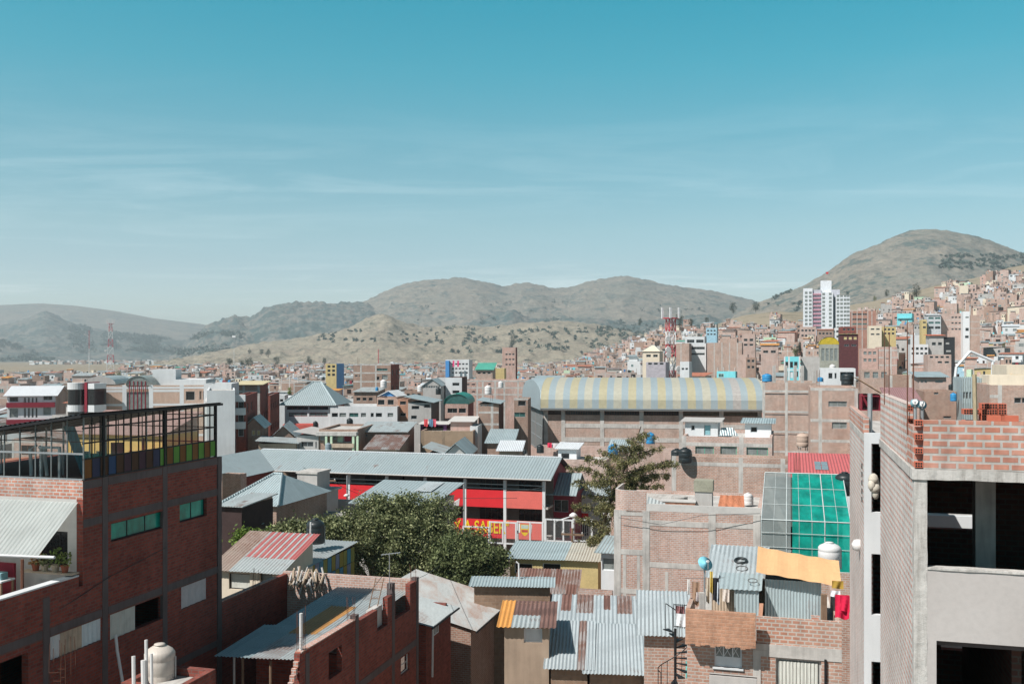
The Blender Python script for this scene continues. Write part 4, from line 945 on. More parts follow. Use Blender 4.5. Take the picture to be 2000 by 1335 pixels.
# ---------------------------------------------------------------- middle ground
# ---- terrace house with shacks on its roof (right of centre)
def terrace_house():
    b = B('terrace_house', 'brick house with washing and tin shacks on its roof terrace, below the green roof', 'house', 1342, 32.)
    W = b.fx(1644); zb = 11.05; D = 7.; xm = b.fx(1477)
    w1 = (b.fx(1395), b.fx(1449), b.z(1296), b.z(1238)); w2 = (b.fx(1515), b.fx(1604), b.z(1345), b.z(1270))
    m = MB(); m.wall('x', 0., 0., W, 0, 10.75, .22, BR_LIT, [w1, w2], DARK); m.wall('y', 0., .22, D, 0, 10.75, .22, BR_LIT); m.wall('y', W, .22, D, 0, 10.75, -.22, BR_LIT); m.wall('x', D, .22, W - .22, 0, 10.75, -.22, BR_LIT); b.part('wall', m)
    MB().box(0, W, -.02, D, 10.75, 10.95, CONC).build('terrace_slab', b.root)
    p1 = MB(); OB = brick('brick_render', (.50, .27, .175), (.46, .24, .15), (.49, .30, .21), stain=.5, var=.35); p1.wall('x', -.55, 0., xm, 11.0, 12., .14, OB)
    for i in range(14): p1.box(xm * i / 14, xm * (i + 1) / 14, -.545, -.021, 10.9 + .035 * math.sin(i * 2.1), 11.0, OB)
    p1.wall('y', 0., -.41, 1.2, 10.98, 12.03, .14, BR_LIT); b.part('left_parapet', p1)
    p2 = MB(); p2.wall('x', 0.01, xm, W, 10.95, b.z(1207, 3, 0), .14, brick('brick_course', (.48, .24, .165), (.40, .19, .13), (.48, .42, .37), w=.25, h=.125, ms=.024, stain=.4)); p2.wall('y', W - .004, .15, D, 10.95, 11.5, -.14, BR_LIT); b.part('right_parapet', p2)
    MB().box(xm - .1, xm + .14, -.03, .12, 0, 10.75, CONC).build('column', b.root); MB().box(xm + .14, W, -.025, .12, 10.56, 10.748, CONC).build('beam', b.root)
    f1 = window(b.root, *w1, 0., .06, PANE_C, WHITE, 3, 1); g = MB()
    x0, x1, z0, z1 = w1; g.box(x0 + .04, x1 - .04, .07, .09, z0 + .04, z0 + .32, WHITE)
    for i in range(3):
        a, c = x0 + .06 + (x1 - x0 - .1) * i / 3, x0 + (x1 - x0 - .1) * (i + 1) / 3; g.tube([(a, .05, z0 + .36), (c, .05, z0 + .7)], .012, WHITE, 4); g.tube([(c, .045, z0 + .36), (a, .045, z0 + .7)], .012, WHITE, 4)
    g.build('grille', f1); MB().box(x0 - .05, x1 + .05, -.06, .058, z0 - .06, z0, PLAS_W).build('sill', f1)
    f2 = window(b.root, *w2, 0., .08, PANE_C, CONC, 2, 1); c = MB(); n = 30
    for i in range(n):
        u, v = [w2[0] + .1 + (w2[1] - w2[0] - .2) * (i + k) / n for k in (0, 1)]; q = lambda i: .06 + .018 * math.sin(i * 2.3)
        c.face([(u, q(i), w2[2]), (v, q(i + 1), w2[2]), (v, q(i + 1), w2[3] - .1), (u, q(i), w2[3] - .1)], CURT)
    c.build('curtain', f2)
    b.part('pipe', MB().tube([(b.fx(1612), -.06, b.z(1265)), (b.fx(1612), -.06, 0)], .04, DARKM))
    return b
TH = terrace_house()
def T(px, py, y): 
    """point over the terrace house at local depth y, picture (px,py)"""
    x = TH.fx(px, y); return TH.world(x, y, TH.z(py, x, y))
def shack(name, label, px0, px1, y, depth, pyt, roof, rm, wallm, fall, pyb=1195):
    x0, x1 = TH.fx(px0, y), TH.fx(px1, y); zt = TH.z(pyt, x0, y); r = empty(name, TH.world(x0, y, 10.95), ROT, label, 'shack', None); W = x1 - x0; h = zt - 10.95
    m = MB(); corrugated(m, (0, 0, 0), (W, 0, 0), (W, 0, h), (0, 0, h), wallm, .1, .012); m.box(0, W, .02, depth, 0, h - .02, DARK); m.build('wall', r)
    m = MB(); corrugated(m, *roof(W, depth, h), rm, .16 if 'tarp' not in rm.name else .9, .014); m.build('roof', r); return r
shack('tin_shack', 'tin walled shack under an orange sheet roof on the terrace house', 1494, 1604, 2.2, 1.6, 1130, lambda W, D, h: ((-.28, -.35, h + .28), (W + .62, -.35, h - .03), (W + .62, D, h + .42), (-.28, D, h + .78)), plain('orange_tarp', (.66, .40, .20), .75, .08, .8), ZINC, 0)
shack('tin_shack', 'small striped tin shack beside the wooden plank on the terrace house', 1434, 1482, 1.6, 1.2, 1149, lambda W, D, h: ((-.55, -.1, h), (W + .1, -.1, h), (W + .1, D, h + .28), (-.55, D, h + .28)), ZINC, ZINC, 0)
sr = shack('tin_shack', 'wide pale tin roofed shack carrying old tyres on the terrace house', 1390, 1500, 3.0, 2.6, 1124, lambda W, D, h: ((-.2, -.25, h), (W, -.25, h), (W, D, h + .62), (-.2, D, h + .62)), corr('pale_zinc', (.46, .51, .525), .15), WOODP, 0)
for i, (px, py, r, th, lb) in enumerate(((1392, 1099, .19, .022, 'thin tyre on the pale tin roof, nearest the blue dish'), (1419, 1100, .19, .022, 'thin tyre in the middle of the pale tin roof'), (1447, 1094, .20, .05, 'fat black tyre on the pale tin roof'), (1449, 1109, .2, .015, 'very thin wheel rim below the fat tyre'), (1470, 1133, .15, .015, 'thin wheel rim on the small shack roof'))):
    m = MB(); y = 4.2 if py < 1102 else 3.6; y = 1.9 if py > 1120 else y
    q = [(r * math.cos(a * .2618), r * math.sin(a * .2618), 0) for a in range(25)]; m.tube(q, th, BLACKP if th > .016 else plain('pale_rubber', (.12, .12, .12)), 7)
    o = m.build('tyre', smooth=True, loc=T(px, py, y)); o.rotation_euler = (rad(14), 0, ROT); tag(o, lb, 'tyre', 'old tyres on the tin roof')
d_ = dish(1376, 1101, 33.8, .26, plain('dish_blue', (.22, .58, .70)), 'light blue dish beside the tyres on the terrace house', 25, 40, post=1.4)
tank(1620, 1106, 40., 1.0, WHITEP, 'white water tank behind the orange sheet roof', wide=.44)
def cloth(label, p, w, h, m, name='laundry', group='washing on the terrace house', cat='laundry'):
    mb = MB(); n = 10
    for j in range(4):
        for i in range(n):
            def q(i, j): u = i / n; v = j / 4; return (w * u, .04 * math.sin(u * 9 + v * 2) * (.3 + v), -h * v * (1 - .06 * math.sin(u * 7)))
            mb.face([q(i, j + 1), q(i + 1, j + 1), q(i + 1, j), q(i, j)], m)
    o = mb.build(name, smooth=True, loc=p); o.rotation_euler.z = ROT; tag(o, label, cat, group); return o
cl = lambda n, c: plain('cloth_' + n, c, .9, .08)
cloth('bright red cloth hanging beside the wooden post at the terrace edge', T(1631, 1160, .8), .42, .75, cl('red', (.62, .015, .06)))
cloth('short red cloth hanging nearest the white stair wing', T(1641, 1162, .75), .35, .5, cl('red', (.62, .015, .06)))
for px, py, w, h, c, lb in ((1622, 1152, .3, .2, (.7, .7, .72), 'white cloth hung left of the red cloths'), (1625, 1133, .35, .25, (.35, .22, .04), 'ochre cloth under the orange roof edge'), (1342, 1130, .09, .5, (.7, .68, .66), 'narrow white cloth at the left end of the terrace'), (1352, 1135, .24, .75, (.30, .19, .13), 'brown cloth at the left end of the terrace'), (1379, 1128, .12, .8, (.5, .42, .33), 'beige cloth below the blue dish'),
        (1386, 1115, .1, .7, (.6, .45, .12), 'narrow yellow striped cloth below the blue dish'), (1392, 1128, .2, .75, (.02, .02, .025), 'black cloth beside the yellow striped cloth'), (1400, 1136, .09, .72, (.6, .66, .72), 'pale blue cloth right of the black cloth'), (1411, 1150, .22, .4, (.6, .52, .46), 'cream cloth hanging by the small tin shack'), (1358, 1155, .1, .3, (.68, .62, .62), 'small white cloth over the left parapet')):
    cloth(lb, T(px, py, .7 if px < 1500 else 1.2), w, h, plain('cloth%d' % px, c, .9, .08))
pipe_thing('clothes_line', [T(1338, 1128, .72), T(1372, 1129, .72), T(1415, 1127, .72)], .008, BLACKP, 'clothes line along the left end of the terrace', 'clothes line')
for px, y, lb in ((1371, .6, 'grey concrete post below the blue dish'), (1609, 1.4, 'dark wooden post between the tin shack and red cloth')): tag(MB().box(-.08, .08, -.08, .08, 0, 1.35, CONC if px < 1500 else WOOD).build('post', loc=TH.world(TH.fx(px, y), y, 10.95)), lb, 'post')
t = tag(MB().hexa([(0, 0, 0), (.12, 0, 0), (.12, .05, 0), (0, .05, 0), (.22, .5, 1.0), (.34, .5, 1.0), (.34, .55, 1.0), (.22, .55, 1.0)], plain('orange_plank', (.5, .26, .17))).build('plank', loc=TH.world(TH.fx(1478, .3), .3, 11.0)), 'orange plank leaning between the two parapets of the terrace house', 'plank')
t = tag(MB().box(0, .28, 0, .12, 0, .5, BR_ORG).build('brick_stack', loc=TH.world(TH.fx(1584, 1.9), 1.9, 10.95)), 'small stack of bricks against the tin walled shack', 'bricks', 'loose brick stacks'); t.rotation_euler.z = ROT
# spiral stair
def spiral():
    p = P(1319, 1335, 33.2); s = empty('spiral_stair', p, 0, 'black iron spiral stair winding up beside the terrace house', 'stair'); H = 1.85; z0 = -.6
    MB().tube([(0, 0, z0), (0, 0, H)], .045, DARKM, 8).build('pole', s)
    st = MB(); rail = []; ra = .58
    for i in range(15):
        a = i * .42 + 2.4; z = z0 + i * .165; c, d_ = a - .2, a + .2
        st.slab([(.03 * math.cos(c), .03 * math.sin(c), z), (ra * math.cos(c), ra * math.sin(c), z), (ra * math.cos(d_), ra * math.sin(d_), z), (.03 * math.cos(d_), .03 * math.sin(d_), z)], .03, DARKM)
        rail.append((ra * math.cos(a), ra * math.sin(a), z + .85)); st.tube([(ra * math.cos(a), ra * math.sin(a), z), rail[-1]], .01, DARKM, 4)
    st.build('steps', s); MB().tube(rail, .016, DARKM, 5).build('handrail', s); return s
spiral()
def gate(name, label, px, py, d, w, h): 
    m = MB()
    for i in range(7): m.tube([(w * i / 6, 0, 0), (w * i / 6, 0, h)], .012, DARKM, 4)
    for z in (.05, h - .03): m.tube([(0, 0, z), (w, 0, z)], .014, DARKM, 4)
    o = m.build(name, loc=P(px, py, d)); o.rotation_euler.z = ROT; tag(o, label, 'railing'); return o
gate('railing', 'black iron railing at the head of the spiral stair', 1316, 1225, 33., .42, .8)
t = cloth('patterned red cloth over the stair head railing', P(1319, 1182, 33), .3, .35, plain('pattern_cloth', (.35, .16, .16), .9, .5, 14)); cloth('white cloth hung at the stair head', P(1320, 1197, 32.9), .32, .42, cl('white', (.66, .68, .7)))
cloth('turquoise cloth hanging behind the spiral stair', P(1339, 1290, 33.6), .2, .6, cl('turq', (.2, .6, .55)))
cloth('small white cloth hanging right of the spiral stair', P(1357, 1285, 32.5), .14, .32, cl('white', (.66, .68, .7)))
blk('wall', 'pale concrete wall below the terrace house at the bottom edge', 'wall', 1385, 1478, 1322, 31., .3, PLAS_G, para=.01)

# ---- framed brick block
def framed_block():
    b = B('framed_brick_block', 'pale brick block with a white concrete grid and rounded corner parapet behind the terrace house', 'building', 1200, 58.)
    W = b.fx(1486); D = 9.; xs = b.fx(1262); zt = b.z(1000, 4)
    m = MB(); m.wall('x', 0., 0., W, 0, zt, .25, BR_PINK); m.wall('y', 0., .25, D, 0, zt, .25, BR_PINK); m.wall('y', W, .25, D, 0, zt, -.25, BR_PINK); m.wall('x', D, .25, W - .25, 0, zt, -.25, BR_PINK); b.part('wall', m)
    b.part('roof', MB().box(.25, W - .25, .25, D - .25, zt - .4, zt - .2, CONC))
    # rounded parapet at the left corner
    c = MB(); n = 10; r = .75; pz0, pz1 = b.z(998), b.z(956); pts = [(xs, -.02)] + [(r - r * math.sin(i * math.pi / 2 / n) - .05, r - r * math.cos(i * math.pi / 2 / n) - .02) for i in range(n + 1)] + [(-.05, 3.)]
    for (x0, y0), (x1, y1) in zip(pts, pts[1:]): c.face([(x1, y1, pz0), (x0, y0, pz0), (x0, y0, pz1), (x1, y1, pz1)], BR_PINK); 
    q = [(x + .12 if i > 0 else x, y + .12) for i, (x, y) in enumerate(pts)]
    for i in range(len(pts) - 1): c.face([(*q[i], pz0), (*q[i + 1], pz0), (*q[i + 1], pz1), (*q[i], pz1)], BR_PINK); c.face([(*pts[i], pz1), (*q[i], pz1), (*q[i + 1], pz1), (*pts[i + 1], pz1)], CONC)
    b.part('corner_parapet', c)
    par = MB(); par.wall('x', -.005, xs, W, zt, b.z(986, 4), .14, PLAS); b.part('parapet', par)
    cols = [b.fx(1206), xs, b.fx(1391), b.fx(1478)]
    for x in cols: MB().box(x - .2, x + .2, -.03, .1, 0, zt - .004, CONC).build('column', b.root)
    for a, c, rows in ((cols[0], cols[1], (1000, 1076, 1152)), (cols[1], cols[2], (1020, 1101, 1185)), (cols[2], cols[3], (1024, 1106, 1185))):
        for py in rows: z = b.z(py, a); MB().box(a + .2, c - .2, -.02, .1, z - .15, z + .15, CONC).build('beam', b.root)
    for px in (1220, 1247, 1302): x = b.fx(px); MB().box(x - .09, x + .09, -.012, .08, 0, b.z(1110 if px > 1260 else 1082), CONC).build('tie_strip', b.root)
    return b, zt
BB, bz = framed_block()
def BT(px, y, z=None): x = BB.fx(px, y); return BB.world(x, y, bz - .2 if z is None else z)
t = tag(MB().lathe([(.5, 0), (.5, .7), (.44, .7), (.44, .68)], CONC, 16).build('concrete_ring', loc=BT(1327, 3.)), 'round concrete ring on the framed block roof', 'concrete ring')
t = tag(MB().box(0, 1.0, 0, .9, 0, 1.15, PLAS_G).box(-.05, 1.05, -.06, .95, 1.15, 1.8, plain('olive_box', (.32, .31, .24))).build('roof_box', loc=BT(1357, 2.)), 'grey box with an olive top on the framed block roof', 'box'); t.rotation_euler.z = ROT
t = MB(); corrugated(t, (0, 0, 0), (1.6, .1, 0), (1.5, .8, .95), (.15, .8, .95), plain('rusty_panel', (.45, .17, .09), .8, .3), .4, .02); t = tag(t.build('metal_sheet', loc=BT(1400, 1.6)), 'rusty orange sheet leaning on the framed block roof', 'sheet'); t.rotation_euler.z = ROT
t = MB(); corrugated(t, (0, 0, 0), (1., 0, -.3), (1., .7, .1), (0, .7, .45), ZINC2, .2, .015); t = tag(t.build('metal_sheet', loc=BT(1263, .6, bz + .2)), 'bent grey tin sheet at the framed block parapet', 'sheet'); t.rotation_euler.z = ROT
t = tag(MB().box(0, 2., 0, .7, 0, .55, plain('brick_rubble', (.40, .2, .13), .9, .3, 3)).box(-.02, 2.05, -.05, .75, .55, .62, PLAS).build('brick_heap', loc=BT(1290, 1.5)), 'low brick bench under a pale slab on the framed block roof', 'bricks'); t.rotation_euler.z = ROT
tank(1461, 984, 60.5, .75, WHITEP, 'small white drum at the right end of the framed block roof', group=None, zbase=bz - .1)
pipe_thing('cable', [P(1208, 1010, 57.6), P(1290, 1024, 57), P(1370, 1006, 56), P(1484, 1002, 55.5)], .015, BLACKP, 'black cable sagging across the framed brick block', 'cable')
b = blk('side_annex', 'small white annex with curtained window left of the framed block', 'annex', 1174, 1206, 1078, 59., 3., PLAS_W, wins=((1176, 1201, 1088, 1114, PANE_C),), frame=WHITE, roof=('mono', ZINC, .4), sub=True)

# ---- green and grey plastic roof
def green_house():
    b = B('plastic_roof_house', 'house under a translucent roof, grey on the left and bright green on the right', 'house', 1487, 50.)
    W = b.fx(1662); xm = b.fx(1546); zt = b.z(925, 2, 8.); z1 = b.z(1018, 2, 0); z0 = b.z(1112, 2, 0)
    GR = translucent('green_plastic', (.012, .46, .36), .35, .84, .3, .5); GY = translucent('grey_plastic', (.36, .39, .38), .35, .8, .3)
    for n, a, c, m in (('grey_sheet', 0., xm - .04, GY), ('green_sheet', xm + .04, W, GR)):
        s = MB(); 
        s.face([(a, 0, z1), (c, 0, z1), (c, 8., zt), (a, 8., zt)], m).face([(a, -.1, z0), (c, -.1, z0), (c, 0, z1), (a, 0, z1)], m); s.build(n, b.root)
    f = MB(); nx = 7
    for i in range(nx + 1):
        x = W * i / nx; wd = .045 if i in (0, 2, 5, 7) else .018
        f.tube([(x, -.1, z0), (x, -.02, z1), (x, 8., zt + .02)], wd * .7, plain('pale_frame', (.5, .54, .53), .6), 5)
    for t_ in (0, .3, .65, 1.): f.tube([(0, 8 * t_, z1 + (zt - z1) * t_ + .03), (W, 8 * t_, z1 + (zt - z1) * t_ + .03)], .035 if t_ in (0, 1.) else .016, plain('pale_frame', (.5, .54, .53), .6), 5)
    for t_ in (.0, .45, .75): f.tube([(0, -.1, z0 + (z1 - z0) * t_), (W, -.1, z0 + (z1 - z0) * t_)], .016, plain('pale_frame', (.5, .54, .53), .6), 5)
    b.part('frame', f)
    w_ = MB(); w_.wall('x', -.14, 0, W, 0, z0, .2, BR_LIT); w_.wall('y', 0., .07, 8., 0, z0, .2, BR_LIT); w_.wall('y', W, .07, 8., 0, z0, -.2, BR_LIT); w_.wall('x', 8., 0, W, 0, zt - .2, -.2, PLAS_G); w_.box(.2, W - .2, .1, 7.8, z0 - .2, z0, CONC); b.part('wall', w_)
    w_ = MB(); w_.wall('y', 0., .1, 8, z0, z1, .05, GY); b.part('side_panel', w_)
    for x, y, h in ((3., 3., 1.6), (1.2, 5., 1.2)): MB().box(x, x + 1., y, y + .6, z0, z0 + h, DARK).build('inner_box', b.root)
    return b
green_house()
b = blk('red_roof_house', 'house under a plain faded red roof with a small skylight', 'house', 1548, 1720, 938, 62., 9.6, PLAS_W, roof=('none', None, 0))
[bpy.data.objects.remove(c) for c in kids(b.root) if c.name.startswith('roof')]
zz = b.z(886, 3, 9.6); RQ = lambda u, v, dz=0: (-.3 + u * (b.W + .6), -.3 + v * 10.2, b.H + v * (zz - b.H) + dz)
b.part('roof', MB().slab([RQ(0, 0), RQ(1, 0), RQ(1, 1), RQ(0, 1)], .08, REDS)); sk = MB()
for i in range(2):
    for j in range(2): sk.slab([RQ(.30 + .075 * i, .35 + .15 * j, .05), RQ(.368 + .075 * i, .35 + .15 * j, .05), RQ(.368 + .075 * i, .485 + .15 * j, .05), RQ(.30 + .075 * i, .485 + .15 * j, .05)], .03, plain('skylight_pane', (.22, .24, .25), .2))
b.part('skylight', sk)
rebar(1557, 926, 61., 4, 1.6, 'thin rebar at the left end of the red roof', zbase=12.6)
tank(1650, 966, 56., 1.3, BLACKP, 'black tank beside the green plastic roof and red eave', wide=.4)

# ---- brick blocks behind
blk('brick_block', 'long low brick block with grey pillars below the three window building', 'building', 1312, 1545, 893, 75., 2.4, BR_LIT, cols=(1316, 1447, 1529), beams=(907,), para=.3)
b3 = blk('three_window_building', 'pinkish brick building with three pale green windows in a row', 'building', 1332, 1508, 853, 78., 8., BR_PINK, wins=((1358, 1394, 871, 889, PANE_C), (1407, 1439, 871, 889, PANE_C), (1458, 1500, 873, 890, PANE_C)), cols=(1336, 1448), beams=(868,), para=.2, frame=GRN, sub=True)
blk('roof_room', 'grey and white roof room with a blue door on the three window building', 'room', 1338, 1402, 823, 80.5, 3., PLAS_W, wins=((1350, 1357, 830, 840), (1375, 1388, 829, 850, plain('door_blue', (.22, .42, .46)))), roof=('mono', PLAS_G, .15), z0=b3.H - .4)
blk('roof_room', 'white hut with one dark window on the three window building', 'room', 1455, 1506, 826, 80., 3.4, WHITE, wins=((1466, 1479, 833, 844),), roof=('mono', ZINC, .2), z0=b3.H - .4)
t = tag(MB().slab([(0, 0, 0), (1.6, .2, 0), (1.2, .5, .6), (.3, .5, .6)], .05, ZINC).build('metal_sheet', loc=P(1404, 850, 79.4)), 'grey sheet leaning between the two roof rooms', 'sheet')
tank(1322, 902, 75.4, 1.05, BLACKP, 'black tank left of a pair beside the cypress', group='black tanks by the cypress', wide=.42); tank(1338, 903, 74.4, 1.15, BLACKP, 'black tank right of a pair beside the cypress', group='black tanks by the cypress', wide=.42)
tank(1197, 892, 88, 1.15, BLUEP, 'blue tank behind the left side of the cypress'); tank(1270, 868, 90., 1.05, BLUEP, 'blue tank behind the cypress top', zbase=P(0, 866, 90).z)
blk('roof_hut', 'small tin lean-to hut behind the cypress', 'hut', 1193, 1222, 880, 91., 1.5, BR_LIT, roof=('mono', ZINC, .9))
blk('brick_wall', 'low pinkish brick wall in front of the hall', 'wall', 1052, 1345, 872, 112.5, .4, BR_PINK, para=.01)
tank(1055, 884, 108, .95, BLACKP, 'black tank at the front left corner of the hall', wide=.4); tank(1025, 886, 107, .5, BLACKP, 'low black drum left of the hall tank')
blk('flat_roof_house', 'low house with washing on its flat pale roof in front of the hall', 'house', 1082, 1184, 897, 104., 6., BR_PINK, para=.2)
for px, c, lb, w in ((1069, (.6, .03, .08), 'red cloth at the left of the line before the hall', .5), (1077, (.6, .55, .55), 'white cloth on the line before the hall', 1.), (1100, (.55, .55, .62), 'pale cloth on the middle of the line before the hall', 1.1), (1116, (.16, .16, .42), 'blue cloth on the line before the hall', .7)): cloth(lb, P(px, 864 + .08 * (px - 1069), 111.5), w, .55, plain('cloth%d' % px, c, .9, .08), group='washing before the hall')
blk('shelter', 'small white shelter with a dark opening on the flat roof before the hall', 'shelter', 1090, 1126, 876, 106., 2.2, WHITE, wins=((1096, 1112, 884, 896),), roof=('mono', WHTS, .5))

# ---- the hall with its striped vault
def hall():
    b = B('sports_hall', 'big brick hall under a barrel roof striped in yellow and grey', 'hall', 1064, 140., rad(-7.3))
    W = b.fx(1487); D = 21.; ze = b.z(797, W / 2); top = b.z(737, W / 2, D / 2); rise = top - ze; XL = b.fx(1031, D)
    zw0, zw1 = b.z(811, W / 2), b.z(802, W / 2)
    cx = [b.fx(p) for p in (1066, 1100, 1176, 1253, 1330, 1409, 1484)]
    ops = [(cx[i] + .3, cx[i + 1] - .3, zw0, zw1) for i in range(6)]
    m = MB(); m.wall('x', 0., 0., W, 0, ze - .3, .3, BR_LIT, ops, DARK); m.wall('y', W, .3, D, 0, ze - .3, -.3, BR_LIT); m.wall('x', D, XL + .3, W - .3, 0, ze - .3, -.3, BR_LIT); b.part('wall', m)
    m = MB(); m.hexa([(0, .01, 0), (.3, .31, 0), (XL + .3, D - .31, 0), (XL, D, 0), (0, .01, ze - .3), (.3, .31, ze - .3), (XL + .3, D - .31, ze - .3), (XL, D, ze - .3)], BR_PINK); b.part('side_wall', m)
    for o in ops: window(b.root, *o, 0., .25, PANE_D if o[0] < cx[4] else plain('dusty_pane', (.12, .10, .07), .5, .4, 2.), RUSTM, 14, 1, sub=True, fw=.05)
    side = Vector((XL, D, 0)).normalized(); nrm = Vector((side.y, -side.x, 0)) * -1
    for a0, a1 in ((1.5, 9.5), (10.5, 19.)):
        m = MB(); A = lambda a, z, k: side * a + nrm * k + Vector((0, 0, z)); z0, z1 = ze - 6.5, ze - .9
        m.face([A(a1, z0, .03), A(a0, z0, .03), A(a0, z1, .03), A(a1, z1, .03)], PANE_C)
        for i in range(6): q = a0 + (a1 - a0) * i / 5; m.tube([A(q, z0, .06), A(q, z1, .06)], .07, GALV, 4)
        for i in range(4): z = z0 + (z1 - z0) * i / 3; m.tube([A(a0, z, .06), A(a1, z, .06)], .06, GALV, 4)
        m.build('window', b.root)
    for x in cx: MB().box(x - .28, x + .28, -.06, .2, 0, ze - .31, CONC).build('column', b.root)
    for i in range(1, 6):
        for py in (832, 859): z = b.z(py, W / 2); MB().box(cx[i] + .28, cx[i + 1] - .28, -.04, .2, z - .3, z + .3, CONC).build('beam', b.root)
    MB().box(-.4, W + .4, -.9, -.1, ze - .32, ze - .05, PLAS_G).build('eave_beam', b.root)
    n = 20; A = [(-1.0 + (D + 2.) * .5 * (1 - math.cos(math.pi * i / n)), ze + rise * math.sin(math.pi * i / n) ** .66) for i in range(n + 1)]
    YL = plain('roof_yellow', (.385, .35, .235), .7, .1, 1.5); GYb = plain('roof_bluegrey', (.27, .325, .345), .7, .06, 1.5); CR = plain('roof_cream', (.39, .375, .305), .7, .1, 1.5); PKG = plain('roof_pinkgrey', (.36, .34, .32), .8, .15, 2.); CAP = corr('gable_sheet', (.36, .43, .455), 0, period=.6, sv=.05)
    rf = MB(); x = -.5; i = 0; seq = [YL, GYb, CR, GYb] * 24
    while x < W + .5:
        mt = seq[i]; x1 = min(W + .5, x + .98 * (1.12 if mt is not GYb else .95))
        if mt is CR and (i // 2) % 9 == 4: mt = PKG
        for (y0, z0), (y1, z1) in zip(A, A[1:]): rf.face([(x, y0, z0), (x1, y0, z0), (x1, y1, z1), (x, y1, z1)], mt)
        x = x1; i += 1
    for (y0, z0), (y1, z1) in zip(A, A[1:]): rf.face([(-.5, y0, z0 - .12), (-.5, y1, z1 - .12), (W + .5, y1, z1 - .12), (W + .5, y0, z0 - .12)], GALV)
    b.part('roof', rf)
    # plain sheets filling the skewed left end
    cp = MB(); xl = lambda y: -.52 + (XL - .3) * max(0., y + .6) / (D + .6)
    for (y0, z0), (y1, z1) in zip(A, A[1:]):
        cp.face([(xl(y0), y0, z0 - .3 * min(1, y0 / 4 if y0 > 0 else 0)), (-.51, y0, z0), (-.51, y1, z1), (xl(y1), y1, z1 - .3 * min(1, y1 / 4 if y1 > 0 else 0))], CAP); cp.face([(xl(y0), y0, ze - .35), (xl(y0), y0, z0 - .3 * min(1, y0 / 4 if y0 > 0 else 0)), (xl(y1), y1, z1 - .3 * min(1, y1 / 4 if y1 > 0 else 0)), (xl(y1), y1, ze - .35)][::-1], CAP)
    b.part('end_sheet', cp); MB().face([(W + .45, y, z - .02) for y, z in A], CAP).build('gable', b.root)
    return b
HALL = hall()
blk('brick_block', 'tall framed brick block joined to the right end of the striped hall', 'building', 1489, 1600, 747, 122., 12., BR_LIT, cols=(1491, 1536, 1597), beams=(764, 804, 843, 882), para=.9, wins=tuple((a, c, r, r + 3, PANE_D) for r in (768, 808, 847) for a, c in ((1494, 1533), (1539, 1594))))  # thin dark slits stand in for the shadow line under each beam
t = blk('brick_block', 'framed brick block with two slim curtained windows right of the striped hall', 'building', 1583, 1676, 758, 96., 11., BR_LIT, cols=(1602, 1673), beams=(760, 821, 861), wins=((1618, 1654, 783, 794, PANE_C), (1625, 1654, 824, 837, PANE_C)), para=.3, sub=True)
BT2 = t
tank(1655, 752, 97., 1.25, BLACKP, 'big black tank on the framed brick block with slim windows', wide=.46)
tank(1498, 745, 124, 1.0, BLUEP, 'blue domed tank at the left of the tall framed block roof', wide=.6); tank(1602, 745, 118, .55, BLUEP, 'blue tank by the concrete posts of the tall framed block', wide=.6)
tank(1568, 880, 112, 1.55, plain('rusty_white', (.50, .38, .31), .8, .3, 2.), 'rust stained white tank on a stand before the tall framed block', stand=.5, wide=.45)
for i, px in enumerate((1512, 1535, 1553, 1567, 1590)): tag(MB().box(-.16, .16, -.16, .16, -.4, 2.0 if i != 4 else 1.3, CONC).build('concrete_post', loc=P(px, 745, 123.)), '%s concrete post standing on the tall framed block roof, from the left' % ('first', 'second', 'third', 'fourth', 'fifth')[i], 'post', 'concrete posts on the framed block roof')
blk('roof_shed', 'dark open shed under a sloping timber roof beside the raw brick parapet', 'shed', 1682, 1722, 772, 92., 5., MAROON, wins=((1684, 1719, 774, 800, 'void'),), roof=('monor', plain('timber_roof', (.36, .24, .15), .9, .3, 2.), 1.6))
blk('brick_block', 'pinkish brick block below the sloping timber roof shed', 'building', 1676, 1760, 802, 91., 6., BR_LIT, para=.1, beams=(830,), wins=())

